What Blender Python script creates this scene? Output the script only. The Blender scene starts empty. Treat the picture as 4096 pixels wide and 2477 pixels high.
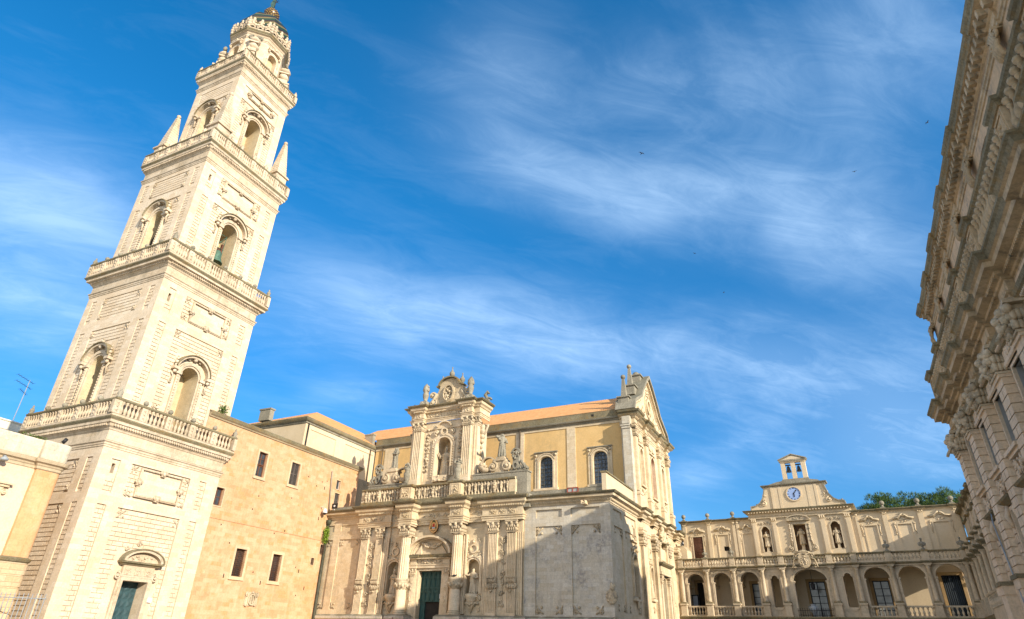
import bpy, bmesh, math, random
from math import sin, cos, pi, radians as R, hypot, atan2, sqrt
from mathutils import Vector, Matrix, noise
random.seed(7)
SC = bpy.context.scene
COL = SC.collection
# ---------------------------------------------------------------- camera
cam = bpy.data.objects.new('camera', bpy.data.cameras.new('camera'))
COL.objects.link(cam); SC.camera = cam
CF, CPI, CRO = 2435.6, R(28.423), R(1.6166)
cp, sp, cr, sr = cos(CPI), sin(CPI), cos(CRO), sin(CRO)
cx = Vector((cr, -sr*sp, sr*cp)); cd = Vector((sr, cr*sp, -cr*cp)); cf = Vector((0, cp, sp))
cam.matrix_world = Matrix(((cx.x, -cd.x, -cf.x, 0), (cx.y, -cd.y, -cf.y, 0), (cx.z, -cd.z, -cf.z, 1.5), (0, 0, 0, 1)))
cam.data.sensor_width = 36; cam.data.lens = CF/4096*36
cam.data.clip_start = .1; cam.data.clip_end = 5000
# ---------------------------------------------------------------- sun, sky, exposure
AZ, EL = R(138), R(21.4)
SUN = Vector((sin(AZ)*cos(EL), cos(AZ)*cos(EL), sin(EL)))
sl = bpy.data.objects.new('sun', bpy.data.lights.new('sun', 'SUN')); COL.objects.link(sl)
sl.data.energy = 4.6; sl.data.angle = R(.5); sl.data.color = (1, .89, .73)
sl.rotation_euler = SUN.to_track_quat('Z', 'Y').to_euler(); sl.location = (60, -60, 60)
SC.view_settings.view_transform = 'Standard'; SC.view_settings.look = 'None'
SC.view_settings.exposure = 0.62; SC.view_settings.gamma = 1
W = bpy.data.worlds.new('World'); SC.world = W; W.use_nodes = True
def mknodes(nt):
    nt.nodes.clear()
    def N(t, **k):
        n = nt.nodes.new(t)
        for a, b in k.items():
            if a == 'i':
                for kk, v in b.items():
                    s = n.inputs[kk]
                    if isinstance(v, bpy.types.NodeSocket): nt.links.new(v, s)
                    else: s.default_value = v
            else: setattr(n, a, b)
        return n
    def mth(op, a, b=0, c=None, clamp=False):
        i = {0: a, 1: b}
        if c is not None: i[2] = c
        return N('ShaderNodeMath', operation=op, use_clamp=clamp, i=i).outputs[0]
    def mix(f, a, b, bt='MIX'):
        n = N('ShaderNodeMix', data_type='RGBA', blend_type=bt)
        for k, v in ((0, f), (6, a), (7, b)):
            s = n.inputs[k]
            if isinstance(v, bpy.types.NodeSocket): nt.links.new(v, s)
            else: s.default_value = v if k == 0 else (*v, 1)[:4]
        return n.outputs[2]
    def ramp(f, a, b, lo=0, hi=1):
        return N('ShaderNodeMapRange', clamp=True, i={0: f, 1: a, 2: b, 3: lo, 4: hi}).outputs[0]
    return N, mth, mix, ramp
def world():
    N, mth, mix, ramp = mknodes(W.node_tree)
    nt = W.node_tree
    sky = N('ShaderNodeTexSky', sky_type='NISHITA', sun_disc=False, sun_elevation=EL, sun_rotation=AZ, air_density=1.0, dust_density=.3, ozone_density=3.5, altitude=200)
    hsv = N('ShaderNodeHueSaturation', i={'Hue': .495, 'Saturation': 1.32, 'Value': 1.14, 'Color': sky.outputs[0]})
    tc = N('ShaderNodeTexCoord')
    sx = N('ShaderNodeSeparateXYZ', i={0: tc.outputs['Generated']})
    X, Y, Z = sx.outputs
    zz = mth('ADD', mth('MAXIMUM', Z, 0), .16)
    # position on a high cloud sheet
    px = mth('DIVIDE', X, zz); py = mth('DIVIDE', Y, zz)
    def coord(ang, su, sv, off=0):
        c, s = cos(ang), sin(ang)
        u = mth('ADD', mth('MULTIPLY', px, c*su), mth('MULTIPLY', py, s*su))
        v = mth('ADD', mth('MULTIPLY', px, -s*sv), mth('MULTIPLY', py, c*sv))
        return N('ShaderNodeCombineXYZ', i={0: u, 1: v, 2: off}).outputs[0]
    def nz(vec, sc, det=8, rough=.6, dist=0):
        return N('ShaderNodeTexNoise', i={'Vector': vec, 'Scale': sc, 'Detail': det, 'Roughness': rough, 'Distortion': dist}).outputs[0]
    az = mth('MULTIPLY', mth('ARCTAN2', X, Y), 180/pi); el = mth('MULTIPLY', mth('ARCSINE', Z), 180/pi)
    big = nz(coord(.35, .55, 1.0, 3.1), 1.0, 4, .5, .4)
    mid = nz(coord(.62, .5, 1.2, 7.7), 1.9, 9, .58, 1.0)
    fin = nz(coord(.3, .9, 2.2, 1.3), 5.5, 10, .68, .9)
    wob = mth('MULTIPLY', mth('SUBTRACT', nz(coord(0, .8, .8, 5), 1.6, 4, .5), .5), 9)
    wel = mth('ADD', el, wob)
    def bank(x0, y0, ang, ru, rv):
        c, s = cos(R(ang)), sin(R(ang))
        dx = mth('SUBTRACT', az, x0); dy = mth('SUBTRACT', wel, y0)
        u = mth('DIVIDE', mth('ADD', mth('MULTIPLY', dx, c), mth('MULTIPLY', dy, s)), ru)
        v = mth('DIVIDE', mth('ADD', mth('MULTIPLY', dx, -s), mth('MULTIPLY', dy, c)), rv)
        d = mth('ADD', mth('MULTIPLY', u, u), mth('MULTIPLY', v, v))
        return mth('EXPONENT', mth('MULTIPLY', d, -1))
    tot = ramp(Y, .1, -.4, 0, 1.55)      # unseen cloud veil added behind the camera as fill light on shaded walls
    for b in BANKS: tot = mth('ADD', tot, mth('MULTIPLY', bank(*b[:5]), b[5]))
    tot = mth('MINIMUM', mth('MAXIMUM', tot, 0), 2.0)
    dens = mth('ADD', mth('MULTIPLY', mid, .62), mth('MULTIPLY', fin, .38))
    wisp = ramp(mth('ADD', dens, mth('MULTIPLY', mth('SUBTRACT', big, .5), .45)), .40, .68)
    cl = mth('MULTIPLY', tot, mth('ADD', mth('MULTIPLY', wisp, .33), .13))
    cl = mth('MINIMUM', mth('ADD', cl, mth('MULTIPLY', ramp(dens, .5, .75), .07)), .85)
    dim = ramp(Z, 0, .62)
    base = mix(1, hsv.outputs[0], N('ShaderNodeCombineXYZ', i={0: ramp(dim, 0, 1, .30, 1), 1: ramp(dim, 0, 1, .46, 1), 2: ramp(dim, 0, 1, .62, 1)}).outputs[0], 'MULTIPLY')
    ccol = mix(ramp(Y, .05, -.4), (4.4, 5.9, 7.6), (11.0, 10.3, 9.4))      # the added veil behind the camera is brightened and warmed for more fill
    col = mix(cl, base, ccol)
    bg = N('ShaderNodeBackground', i={'Color': col, 'Strength': .14})
    out = N('ShaderNodeOutputWorld', i={0: bg.outputs[0]})
BANKS = [(-14, 27.0, -2, 13, 4.2, .75), (6, 25.3, -3, 14, 4.2, .95), (26, 21.0, -15, 12, 4.4, .9), (35, 16, -15, 9, 4.0, .65), (-42, 25, 5, 9, 6.5, .35), (18, 46, -5, 26, 7, .22),
         (2, 42, -8, 8, 3.2, .5), (16, 38.3, -10, 12, 3.0, .85), (33, 32.5, -28, 10, 3.8, .9), (-44, 29, 0, 9, 3.5, .7), (-42, 21.5, 12, 8, 3, .6),
         (-2, 50, 20, 9, 6, .4), (20, 47.5, -5, 14, 4, .45), (40, 44, 0, 10, 7, .45), (17, 12.8, 12, 3.6, 1.5, .5), (21, 15.8, 5, 4, 1.2, .45), (34, 14, 0, 9, 2.2, .5), (-16, 18.6, 14, 4.5, 1.8, .45)]
world()
# ---------------------------------------------------------------- materials
MATS = {}
def stone(name, c1, c2=None, block=(.62, .3), mort=.35, blk=.12, stain=.0, stc=(.2, .19, .17), streak=.0, bump=.35, top=0, rough=.9, fine=.12, low=0, patch=None):
    """limestone: courses, block-to-block tone, broad and fine mottling, streaks and lichen patches that belong to the stone"""
    if name in MATS: return MATS[name]
    m = bpy.data.materials.new(name); m.use_nodes = True; MATS[name] = m
    nt = m.node_tree; N, mth, mix, ramp = mknodes(nt)
    c2 = c2 or tuple(c*.82 for c in c1)
    uv = N('ShaderNodeUVMap').outputs[0]
    geo = N('ShaderNodeNewGeometry')
    pos = geo.outputs['Position']
    def nz(vec, sc, det=4, rough=.55, i=0): return N('ShaderNodeTexNoise', i={'Vector': vec, 'Scale': sc, 'Detail': det, 'Roughness': rough}).outputs[i]
    big = nz(pos, .22, 3); med = nz(pos, 1.3, 5, .6); fn = nz(pos, 9, 3, .6)
    f = ramp(mth('ADD', mth('MULTIPLY', big, .6), mth('MULTIPLY', med, .4)), .36, .64)
    col = mix(f, c1, c2)
    bfac = None
    if block:
        br = N('ShaderNodeTexBrick', offset=.5, i={'Vector': uv, 'Color1': (0, 0, 0, 1), 'Color2': (1, 1, 1, 1), 'Mortar': (.5, .5, .5, 1), 'Scale': 1, 'Mortar Size': .008, 'Mortar Smooth': .3, 'Bias': 0, 'Brick Width': block[0], 'Row Height': block[1]})
        bfac = br.outputs['Fac']
        bw = N('ShaderNodeSeparateColor', i={0: br.outputs[0]}).outputs[0]
        g = ramp(bw, 0, 1, 1-blk, 1+blk)
        gc = N('ShaderNodeCombineXYZ', i={0: mth('POWER', g, .7), 1: g, 2: mth('POWER', g, 1.5)}).outputs[0]
        col = mix(1, col, gc, 'MULTIPLY')
        if patch:  # replaced or scarred blocks of another tone
            col = mix(ramp(mth('ADD', bw, mth('MULTIPLY', med, .5)), .98, 1.12, 0, .75), col, patch)
        col = mix(mth('MULTIPLY', bfac, mort), col, tuple(c*.45 for c in c1))
    g = ramp(fn, .3, .7, 1-fine, 1+fine)
    col = mix(1, col, N('ShaderNodeCombineXYZ', i={0: g, 1: g, 2: g}).outputs[0], 'MULTIPLY')
    if streak:
        sv = N('ShaderNodeMapping', i={0: pos, 3: (2.2, 2.2, .22)}).outputs[0]
        s = ramp(nz(sv, 1.0, 6, .65), .52, .72, 0, streak)
        col = mix(s, col, stc)
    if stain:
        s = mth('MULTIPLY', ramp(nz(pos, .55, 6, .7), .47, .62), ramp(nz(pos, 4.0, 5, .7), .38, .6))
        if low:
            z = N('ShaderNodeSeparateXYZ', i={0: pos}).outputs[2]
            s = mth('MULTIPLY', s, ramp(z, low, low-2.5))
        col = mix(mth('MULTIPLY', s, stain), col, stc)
    if top:   # lichen crust on ledges that face the sky
        nzv = N('ShaderNodeSeparateXYZ', i={0: geo.outputs['True Normal']}).outputs[2]
        s = mth('MULTIPLY', ramp(nzv, .35, .8), ramp(med, .3, .5, .5, 1))
        col = mix(mth('MULTIPLY', s, top), col, (.10, .095, .055))
    bs = N('ShaderNodeBsdfPrincipled', i={'Base Color': col, 'Roughness': rough})
    bs.inputs['Specular IOR Level'].default_value = .15
    h = mth('ADD', mth('MULTIPLY', fn, .35), mth('MULTIPLY', med, .5))
    if bfac is not None: h = mth('SUBTRACT', h, mth('MULTIPLY', bfac, 1.1))
    bp = N('ShaderNodeBump', i={'Strength': bump, 'Distance': .03, 'Height': h})
    nt.links.new(bp.outputs[0], bs.inputs['Normal'])
    N('ShaderNodeOutputMaterial', i={0: bs.outputs[0]})
    return m
def plain(name, c, rough=.7, metal=0, var=.15, sc=3, spec=.3, bump=0, trans=0, coat=0):
    if name in MATS: return MATS[name]
    m = bpy.data.materials.new(name); m.use_nodes = True; MATS[name] = m
    nt = m.node_tree; N, mth, mix, ramp = mknodes(nt)
    pos = N('ShaderNodeNewGeometry').outputs['Position']
    n = N('ShaderNodeTexNoise', i={'Vector': pos, 'Scale': sc, 'Detail': 5, 'Roughness': .6}).outputs[0]
    col = mix(ramp(n, .3, .7), tuple(min(1, x*(1+var)) for x in c), tuple(x*(1-var) for x in c))
    bs = N('ShaderNodeBsdfPrincipled', i={'Base Color': col, 'Roughness': rough, 'Metallic': metal})
    bs.inputs['Specular IOR Level'].default_value = spec
    bs.inputs['Transmission Weight'].default_value = trans
    if bump:
        nt.links.new(N('ShaderNodeBump', i={'Strength': bump, 'Distance': .02, 'Height': n}).outputs[0], bs.inputs['Normal'])
    N('ShaderNodeOutputMaterial', i={0: bs.outputs[0]})
    return m
def tiles(name, c1, c2, w=.24, l=.4):
    """curved clay roof tiles: ribs down the slope, staggered tone"""
    m = bpy.data.materials.new(name); m.use_nodes = True
    nt = m.node_tree; N, mth, mix, ramp = mknodes(nt)
    uv = N('ShaderNodeUVMap').outputs[0]
    s = N('ShaderNodeSeparateXYZ', i={0: uv})
    u = mth('MULTIPLY', s.outputs[0], 2*pi/w)
    rib = mth('MULTIPLY', mth('ADD', mth('SINE', u), 1), .5)
    v = mth('FRACT', mth('DIVIDE', s.outputs[1], l))
    br = N('ShaderNodeTexBrick', offset=0, i={'Vector': uv, 'Color1': (0, 0, 0, 1), 'Color2': (1, 1, 1, 1), 'Scale': 1, 'Mortar Size': 0, 'Brick Width': w, 'Row Height': l})
    bw = N('ShaderNodeSeparateColor', i={0: br.outputs[0]}).outputs[0]
    nn = N('ShaderNodeTexNoise', i={'Vector': uv, 'Scale': .8, 'Detail': 5}).outputs[0]
    col = mix(ramp(mth('ADD', mth('MULTIPLY', bw, .5), mth('MULTIPLY', nn, .5)), .2, .8), c1, c2)
    col = mix(ramp(v, 0, .12, .45, 0), col, tuple(c*.4 for c in c2))
    bs = N('ShaderNodeBsdfPrincipled', i={'Base Color': col, 'Roughness': .85})
    h = mth('ADD', rib, mth('MULTIPLY', v, -.5))
    nt.links.new(N('ShaderNodeBump', i={'Strength': 1, 'Distance': .07, 'Height': h}).outputs[0], bs.inputs['Normal'])
    N('ShaderNodeOutputMaterial', i={0: bs.outputs[0]})
    MATS[name] = m; return m
TOW = stone('tower_limestone', (.68, .57, .42), (.62, .49, .34), (.8, .34), .22, .09, stain=.35, stc=(.46, .38, .27), streak=.22, top=.55, bump=.3)
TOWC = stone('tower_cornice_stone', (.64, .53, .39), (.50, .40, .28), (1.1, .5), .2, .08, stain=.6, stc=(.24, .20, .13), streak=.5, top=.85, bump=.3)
PAL = stone('golden_ashlar', (.62, .385, .23), (.56, .31, .16), (.72, .33), .16, .17, stain=.5, stc=(.60, .47, .31), streak=.40, top=.3, patch=(.42, .26, .10), bump=.25)
CAT = stone('cathedral_stone', (.68, .56, .38), (.55, .43, .26), (.66, .30), .18, .08, stain=.6, stc=(.34, .29, .21), streak=.3, top=.7, bump=.3)
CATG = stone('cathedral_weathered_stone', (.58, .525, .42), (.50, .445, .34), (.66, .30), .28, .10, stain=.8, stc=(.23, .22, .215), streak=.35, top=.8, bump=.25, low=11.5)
CATF = stone('cathedral_pale_stone', (.72, .59, .41), (.58, .46, .29), (.8, .36), .2, .07, stain=.45, stc=(.38, .31, .21), streak=.3, top=.75, bump=.3)
ORN = stone('carved_stone', (.62, .51, .35), (.42, .33, .21), None, stain=.85, stc=(.20, .17, .12), top=.55, bump=.5, fine=.2)
GREY = stone('lichened_stone', (.34, .31, .24), (.22, .20, .15), None, stain=.6, stc=(.12, .115, .09), streak=.4, top=.5, bump=.6, fine=.25)
CAP = stone('mossy_ledge', (.27, .235, .15), (.15, .13, .08), None, stain=.6, stc=(.30, .17, .04), bump=.7, fine=.3)
OCH = stone('ochre_plaster', (.70, .48, .22), (.62, .41, .17), None, stain=.6, stc=(.46, .33, .16), streak=.35, bump=.25, fine=.08)
PLS = stone('warm_plaster', (.68, .56, .39), (.60, .48, .31), None, stain=.25, stc=(.52, .40, .26), streak=.15, top=.7, bump=.15, fine=.06)
LOG = stone('loggia_stone', (.62, .51, .36), (.48, .39, .27), None, stain=.75, stc=(.30, .26, .18), streak=.45, top=.8, bump=.25, fine=.1)
SEM = stone('seminary_stone', (.74, .59, .42), (.62, .48, .32), (1.2, .6), .12, .07, stain=.5, stc=(.34, .28, .21), streak=.3, top=.6, bump=.3)
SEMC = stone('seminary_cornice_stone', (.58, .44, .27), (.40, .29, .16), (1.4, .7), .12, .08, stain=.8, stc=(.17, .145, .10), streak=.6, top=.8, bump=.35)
ATT = stone('attic_plaster', (.68, .49, .30), (.56, .39, .22), None, stain=.7, stc=(.22, .19, .16), streak=.6, bump=.35, fine=.1)
WHT = stone('whitewashed_render', (.74, .70, .60), (.66, .60, .48), None, stain=.3, stc=(.5, .44, .34), streak=.2, bump=.15)
ROOF = tiles('clay_roof_tiles', (.84, .43, .16), (.72, .33, .10))
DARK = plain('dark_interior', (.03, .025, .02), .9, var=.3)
GLS = plain('dark_window_glass', (.035, .045, .055), .12, spec=.6, var=.5, sc=1.5)
GLL = plain('curtained_window_glass', (.30, .31, .29), .15, spec=.6, var=.35, sc=1.2)
STG = plain('sky_tinted_stained_glass', (.06, .10, .15), .25, spec=.5, var=.9, sc=5)  # blue of the reflected sky is put into the glass colour
TEAL = plain('green_painted_door', (.03, .085, .075), .5, var=.3)
BLUD = plain('blue_grey_door', (.035, .075, .085), .5, var=.3)
WOOD = plain('brown_window_wood', (.13, .055, .03), .6, var=.3)
SHUT = plain('weathered_shutter', (.10, .085, .075), .7, var=.3)
IRON = plain('rusted_iron', (.10, .055, .035), .7, var=.4, sc=12)
BLK = plain('black_iron', (.02, .02, .022), .5, var=.3)
PIPE = plain('brown_downpipe', (.10, .075, .05), .6, var=.3)
BRZ = plain('verdigris_bronze', (.09, .17, .12), .5, metal=.3, var=.4)
BRD = plain('dark_bronze', (.035, .035, .03), .45, metal=.6, var=.3)
PNT = plain('white_paint', (.75, .75, .73), .5, var=.05)
GRYP = plain('grey_painted_metal', (.28, .31, .33), .5, var=.1)
RED = plain('red_window_frame', (.32, .07, .04), .6)
LEAF = plain('leaf_green', (.09, .15, .03), .7, var=.4, sc=6)
# ---------------------------------------------------------------- geometry helpers
def hd(a): return Vector((sin(R(a)), cos(R(a))))
class FR:
    """facade frame: x runs right along the wall, y out of it towards the viewer, z up"""
    def __init__(s, o, a):
        s.o = Vector(o[:2]); s.a = a; s.x = hd(a); s.n = hd(a+90)
    def w(s, x, y, z):
        p = s.o+s.x*x+s.n*y; return Vector((p.x, p.y, z))
    def sub(s, x, y, da=0): p = s.w(x, y, 0); return FR((p.x, p.y), s.a+da)
class LOC:
    """plain local coordinates"""
    a = 0
    def w(s, x, y, z): return Vector((x, y, z))
ORG = {}
def tag(o, label=None, cat=None, group=None, kind=None):
    if label: o['label'] = label
    if cat: o['category'] = cat
    if group: o['group'] = group
    if kind: o['kind'] = kind
    return o
def thing(name, label, cat, loc, group=None, rz=0):
    o = bpy.data.objects.new(name, None); COL.objects.link(o); o.empty_display_size = .5
    o.location = loc; o.rotation_euler = (0, 0, rz); ORG[o.name] = Vector(loc)
    return tag(o, label, cat, group)
class MB:
    def __init__(s, fr=None, mats=None):
        s.fr = fr or LOC(); s.v = []; s.f = []; s.uv = []; s.mi = []; s.sm = []; s.m = 0; s.mats = mats or []
    def face(s, pts, m=None, smooth=False, uv=None, fr=None):
        fr = fr or s.fr
        P = [Vector(p) for p in pts]
        if uv is None:
            n = Vector((0, 0, 0))
            for i in range(len(P)):
                a, b = P[i], P[(i+1) % len(P)]
                n += Vector(((a.y-b.y)*(a.z+b.z), (a.z-b.z)*(a.x+b.x), (a.x-b.x)*(a.y+b.y)))
            ax, ay, az = abs(n.x), abs(n.y), abs(n.z)
            if az > ax*1.2 and az > ay*1.2: uv = [(p.x, p.y) for p in P]
            elif ay >= ax: uv = [(p.x, p.z) for p in P]
            else: uv = [(p.y+.31, p.z) for p in P]
        k = len(s.v)
        s.v += [fr.w(*p) for p in P]
        s.f.append(tuple(range(k, k+len(P)))); s.uv.append(uv); s.mi.append(s.m if m is None else m); s.sm.append(smooth)
    def box(s, x0, x1, y0, y1, z0, z1, m=None, skip=''):
        q = s.face
        if 'f' not in skip: q([(x0, y1, z0), (x1, y1, z0), (x1, y1, z1), (x0, y1, z1)], m)
        if 'b' not in skip: q([(x1, y0, z0), (x0, y0, z0), (x0, y0, z1), (x1, y0, z1)], m)
        if 'l' not in skip: q([(x0, y0, z0), (x0, y1, z0), (x0, y1, z1), (x0, y0, z1)], m)
        if 'r' not in skip: q([(x1, y1, z0), (x1, y0, z0), (x1, y0, z1), (x1, y1, z1)], m)
        if 't' not in skip: q([(x0, y1, z1), (x1, y1, z1), (x1, y0, z1), (x0, y0, z1)], m)
        if 'd' not in skip: q([(x0, y0, z0), (x1, y0, z0), (x1, y1, z0), (x0, y1, z0)], m)
    def loft(s, a, b, m=None, smooth=False, closed=True):
        n = len(a)
        for i in range(n if closed else n-1):
            j = (i+1) % n; s.face([a[i], a[j], b[j], b[i]], m, smooth)
    def prism(s, poly, y0, y1, m=None):           # poly in (x,z), pushed out along y
        a = [(x, y0, z) for x, z in poly]; b = [(x, y1, z) for x, z in poly]
        s.face(b, m); s.face(a[::-1], m); s.loft(a, b, m)
    def prismz(s, poly, z0, z1, m=None, scale=1, c=(0, 0)):
        a = [(x, y, z0) for x, y in poly]; b = [(c[0]+(x-c[0])*scale, c[1]+(y-c[1])*scale, z1) for x, y in poly]
        s.face(b, m); s.face(a[::-1], m); s.loft(a, b, m)
    def lathe(s, cx, cy, prof, n=16, m=None, smooth=True, z=0, flute=0, ang=0, sq=1):
        rings = []
        for r, h in prof:
            ring = []
            for i in range(n):
                t = 2*pi*i/n+ang; rr = r*(1-(flute if i % 2 else 0))
                ring.append((cx+rr*cos(t), cy+rr*sin(t)*sq, z+h))
            rings.append(ring)
        for a, b in zip(rings, rings[1:]): s.loft(a, b, m, smooth)
        if prof[0][0] > 1e-3: s.face(rings[0][::-1], m)
        if prof[-1][0] > 1e-3: s.face(rings[-1], m)
    def ball(s, c, r, n=8, m=None, sc=(1, 1, 1)):
        k = max(4, n//2+1)
        P = [[(c[0]+r*sc[0]*sin(pi*j/k)*cos(2*pi*i/n), c[1]+r*sc[1]*sin(pi*j/k)*sin(2*pi*i/n), c[2]+r*sc[2]*cos(pi*j/k)) for i in range(n)] for j in range(k+1)]
        for j in range(k):
            for i in range(n):
                a = P[j][i]; b = P[j][(i+1) % n]; c2 = P[j+1][(i+1) % n]; d = P[j+1][i]
                if j == 0: s.face([a, c2, d], m, True)
                elif j == k-1: s.face([a, b, d], m, True)
                else: s.face([a, b, c2, d], m, True)
    def tube(s, pts, r, n=6, m=None, caps=True):
        P = [Vector(p) for p in pts]; rings = []
        rr = r if isinstance(r, (list, tuple)) else [r]*len(P)
        for i, p in enumerate(P):
            d = (P[min(i+1, len(P)-1)]-P[max(i-1, 0)]).normalized()
            u = d.cross(Vector((0, 1, 0)) if abs(d.y) < .9 else Vector((1, 0, 0))).normalized(); v = d.cross(u)
            rings.append([tuple(p+(u*cos(2*pi*k/n)+v*sin(2*pi*k/n))*rr[i]) for k in range(n)])
        for a, b in zip(rings, rings[1:]): s.loft(a, b, m, True)
        if caps: s.face(rings[0][::-1], m); s.face(rings[-1], m)
    def sweep(s, path, prof, closed=False, m=None, capm=None, capn=4):
        """mitred moulding; path in plan with the outside on its left; prof = [(out, z)] from bottom to top"""
        n = len(path); P = [Vector(p) for p in path]; off = []
        for i in range(n):
            def nn(a, b): d = (b-a).normalized(); return Vector((-d.y, d.x))
            if closed or 0 < i < n-1:
                a, b = nn(P[i-1], P[i]), nn(P[i], P[(i+1) % n])
                t = (a+b); t = t/max(.2, t.dot(a)) if t.length > 1e-6 else a
            elif i == 0: t = nn(P[0], P[1])
            else: t = nn(P[-2], P[-1])
            off.append(t)
        rows = [[(P[i].x+off[i].x*o, P[i].y+off[i].y*o, z) for i in range(n)] for o, z in prof]
        for k, (a, b) in enumerate(zip(rows, rows[1:])):
            flat = abs(a[0][2]-b[0][2]) < .02 and prof[k+1][0] < prof[k][0]
            for i in range(n if closed else n-1):
                j = (i+1) % n; s.face([a[i], a[j], b[j], b[i]], capm if (capm is not None and (flat or k >= len(prof)-1-capn)) else m)
        if not closed:
            for e in (0, n-1): s.face([r[e] for r in rows]+[(P[e].x, P[e].y, prof[-1][1]), (P[e].x, P[e].y, prof[0][1])], m)
    def dentils(s, a, b, out, z0, z1, pitch=.22, w=.11, m=None, d=.12):
        """row of small blocks from a to b in plan (outside on the left)"""
        A, B = Vector(a), Vector(b); L = (B-A).length; t = (B-A)/L; nn = Vector((-t.y, t.x)); k = max(1, int(L/pitch))
        for i in range(k):
            c = A+t*((i+.5)*L/k)
            p = [c-t*w/2+nn*out, c+t*w/2+nn*out, c+t*w/2+nn*(out+d), c-t*w/2+nn*(out+d)]
            lo = [(q.x, q.y, z0) for q in p]; hi = [(q.x, q.y, z1) for q in p]
            s.face(lo[::-1], m); s.loft(lo, hi, m)
    def build(s, name, parent=None, mats=None, smooth=None, kind=None):
        me = bpy.data.meshes.new(name)
        o0 = ORG.get(parent.name, Vector((0, 0, 0))) if parent else Vector((0, 0, 0))
        me.from_pydata([p-o0 for p in s.v], [], s.f)
        for m in (mats or s.mats): me.materials.append(m)
        uvl = me.uv_layers.new(name='UVMap')
        k = 0; flat = []
        for u in s.uv:
            for a in u: flat += [a[0], a[1]]
        uvl.data.foreach_set('uv', flat)
        me.polygons.foreach_set('material_index', s.mi)
        me.polygons.foreach_set('use_smooth', s.sm)
        bm = bmesh.new(); bm.from_mesh(me)
        bmesh.ops.remove_doubles(bm, verts=bm.verts, dist=.0004)
        bmesh.ops.recalc_face_normals(bm, faces=bm.faces)
        bm.to_mesh(me); bm.free(); me.update()
        o = bpy.data.objects.new(name, me); COL.objects.link(o)
        if parent: o.parent = parent; ORG[o.name] = o0
        if kind: o['kind'] = kind
        return o
def place(name, mesh, parent, world, rz=0, sc=1):
    """another object sharing a mesh, as a part"""
    o = bpy.data.objects.new(name, mesh); COL.objects.link(o); o.parent = parent
    o.location = Vector(world)-ORG[parent.name]; o.rotation_euler = (0, 0, rz)
    if sc != 1: o.scale = (sc, sc, sc) if not isinstance(sc, tuple) else sc
    ORG[o.name] = Vector(world)
    return o
def arc(cx, cz, rx, rz, a0, a1, n): return [(cx+rx*cos(R(a0+(a1-a0)*i/n)), cz+rz*sin(R(a0+(a1-a0)*i/n))) for i in range(n+1)]
def outline(x0, x1, z0, z1, rise):
    if rise <= 0: return [(x0, z0), (x0, z1), (x1, z1), (x1, z0)]
    return [(x0, z0)]+arc((x0+x1)/2, z1-rise, (x1-x0)/2, rise, 180, 0, 14)+[(x1, z0)]
def wall(mb, x0, x1, z0, z1, feats=(), y=0, m=0):
    """wall face with stepped recesses and real openings.
    ('r',x0,x1,z0,z1,depth,mat)  ('h',x0,x1,z0,z1,rise,base,depth,mat,back)"""
    xs = {x0, x1}; zs = {z0, z1}
    for f in feats:
        for q in f[1:3]:
            if x0 < q < x1: xs.add(q)
        for q in f[3:5]:
            if z0 < q < z1: zs.add(q)
    xs = sorted(xs); zs = sorted(zs); nx, nz_ = len(xs)-1, len(zs)-1
    def cell(i, j):
        if not (0 <= i < nx and 0 <= j < nz_): return None
        cxx, czz = (xs[i]+xs[i+1])/2, (zs[j]+zs[j+1])/2; d, mm, h = 0, m, False
        for f in feats:
            if f[1] < cxx < f[2] and f[3] < czz < f[4]:
                if f[0] == 'r': d, mm, h = f[5], f[6], False
                else: d, h = f[6], True
        return (d, mm, h)
    C = [[cell(i, j) for j in range(nz_)] for i in range(nx)]
    for i in range(nx):
        for j in range(nz_):
            d, mm, h = C[i][j]; yy = y-d; a, b, c, e = xs[i], xs[i+1], zs[j], zs[j+1]
            if not h: mb.face([(a, yy, c), (b, yy, c), (b, yy, e), (a, yy, e)], mm)
            if i+1 < nx and abs(C[i+1][j][0]-d) > 1e-4: y2 = y-C[i+1][j][0]; mb.face([(b, yy, c), (b, y2, c), (b, y2, e), (b, yy, e)], m)
            if j+1 < nz_ and abs(C[i][j+1][0]-d) > 1e-4: y2 = y-C[i][j+1][0]; mb.face([(a, yy, e), (b, yy, e), (b, y2, e), (a, y2, e)], m)
    for f in feats:
        if f[0] != 'h': continue
        _, a, b, c, e, rise, base, depth, hm, back = f
        o = outline(a, b, c, e, rise); yb = y-base; yd = y-base-depth
        if rise > 0:
            A = o[1:-1]
            for p, q in zip(A, A[1:]): mb.face([(p[0], yb, p[1]), (q[0], yb, q[1]), (q[0], yb, e), (p[0], yb, e)], m)
        for p, q in zip(o, o[1:]+o[:1]): mb.face([(p[0], yb, p[1]), (q[0], yb, q[1]), (q[0], yd, q[1]), (p[0], yd, p[1])], hm)
        if back is not None: mb.face([(p[0], yd, p[1]) for p in o], back)
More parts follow.
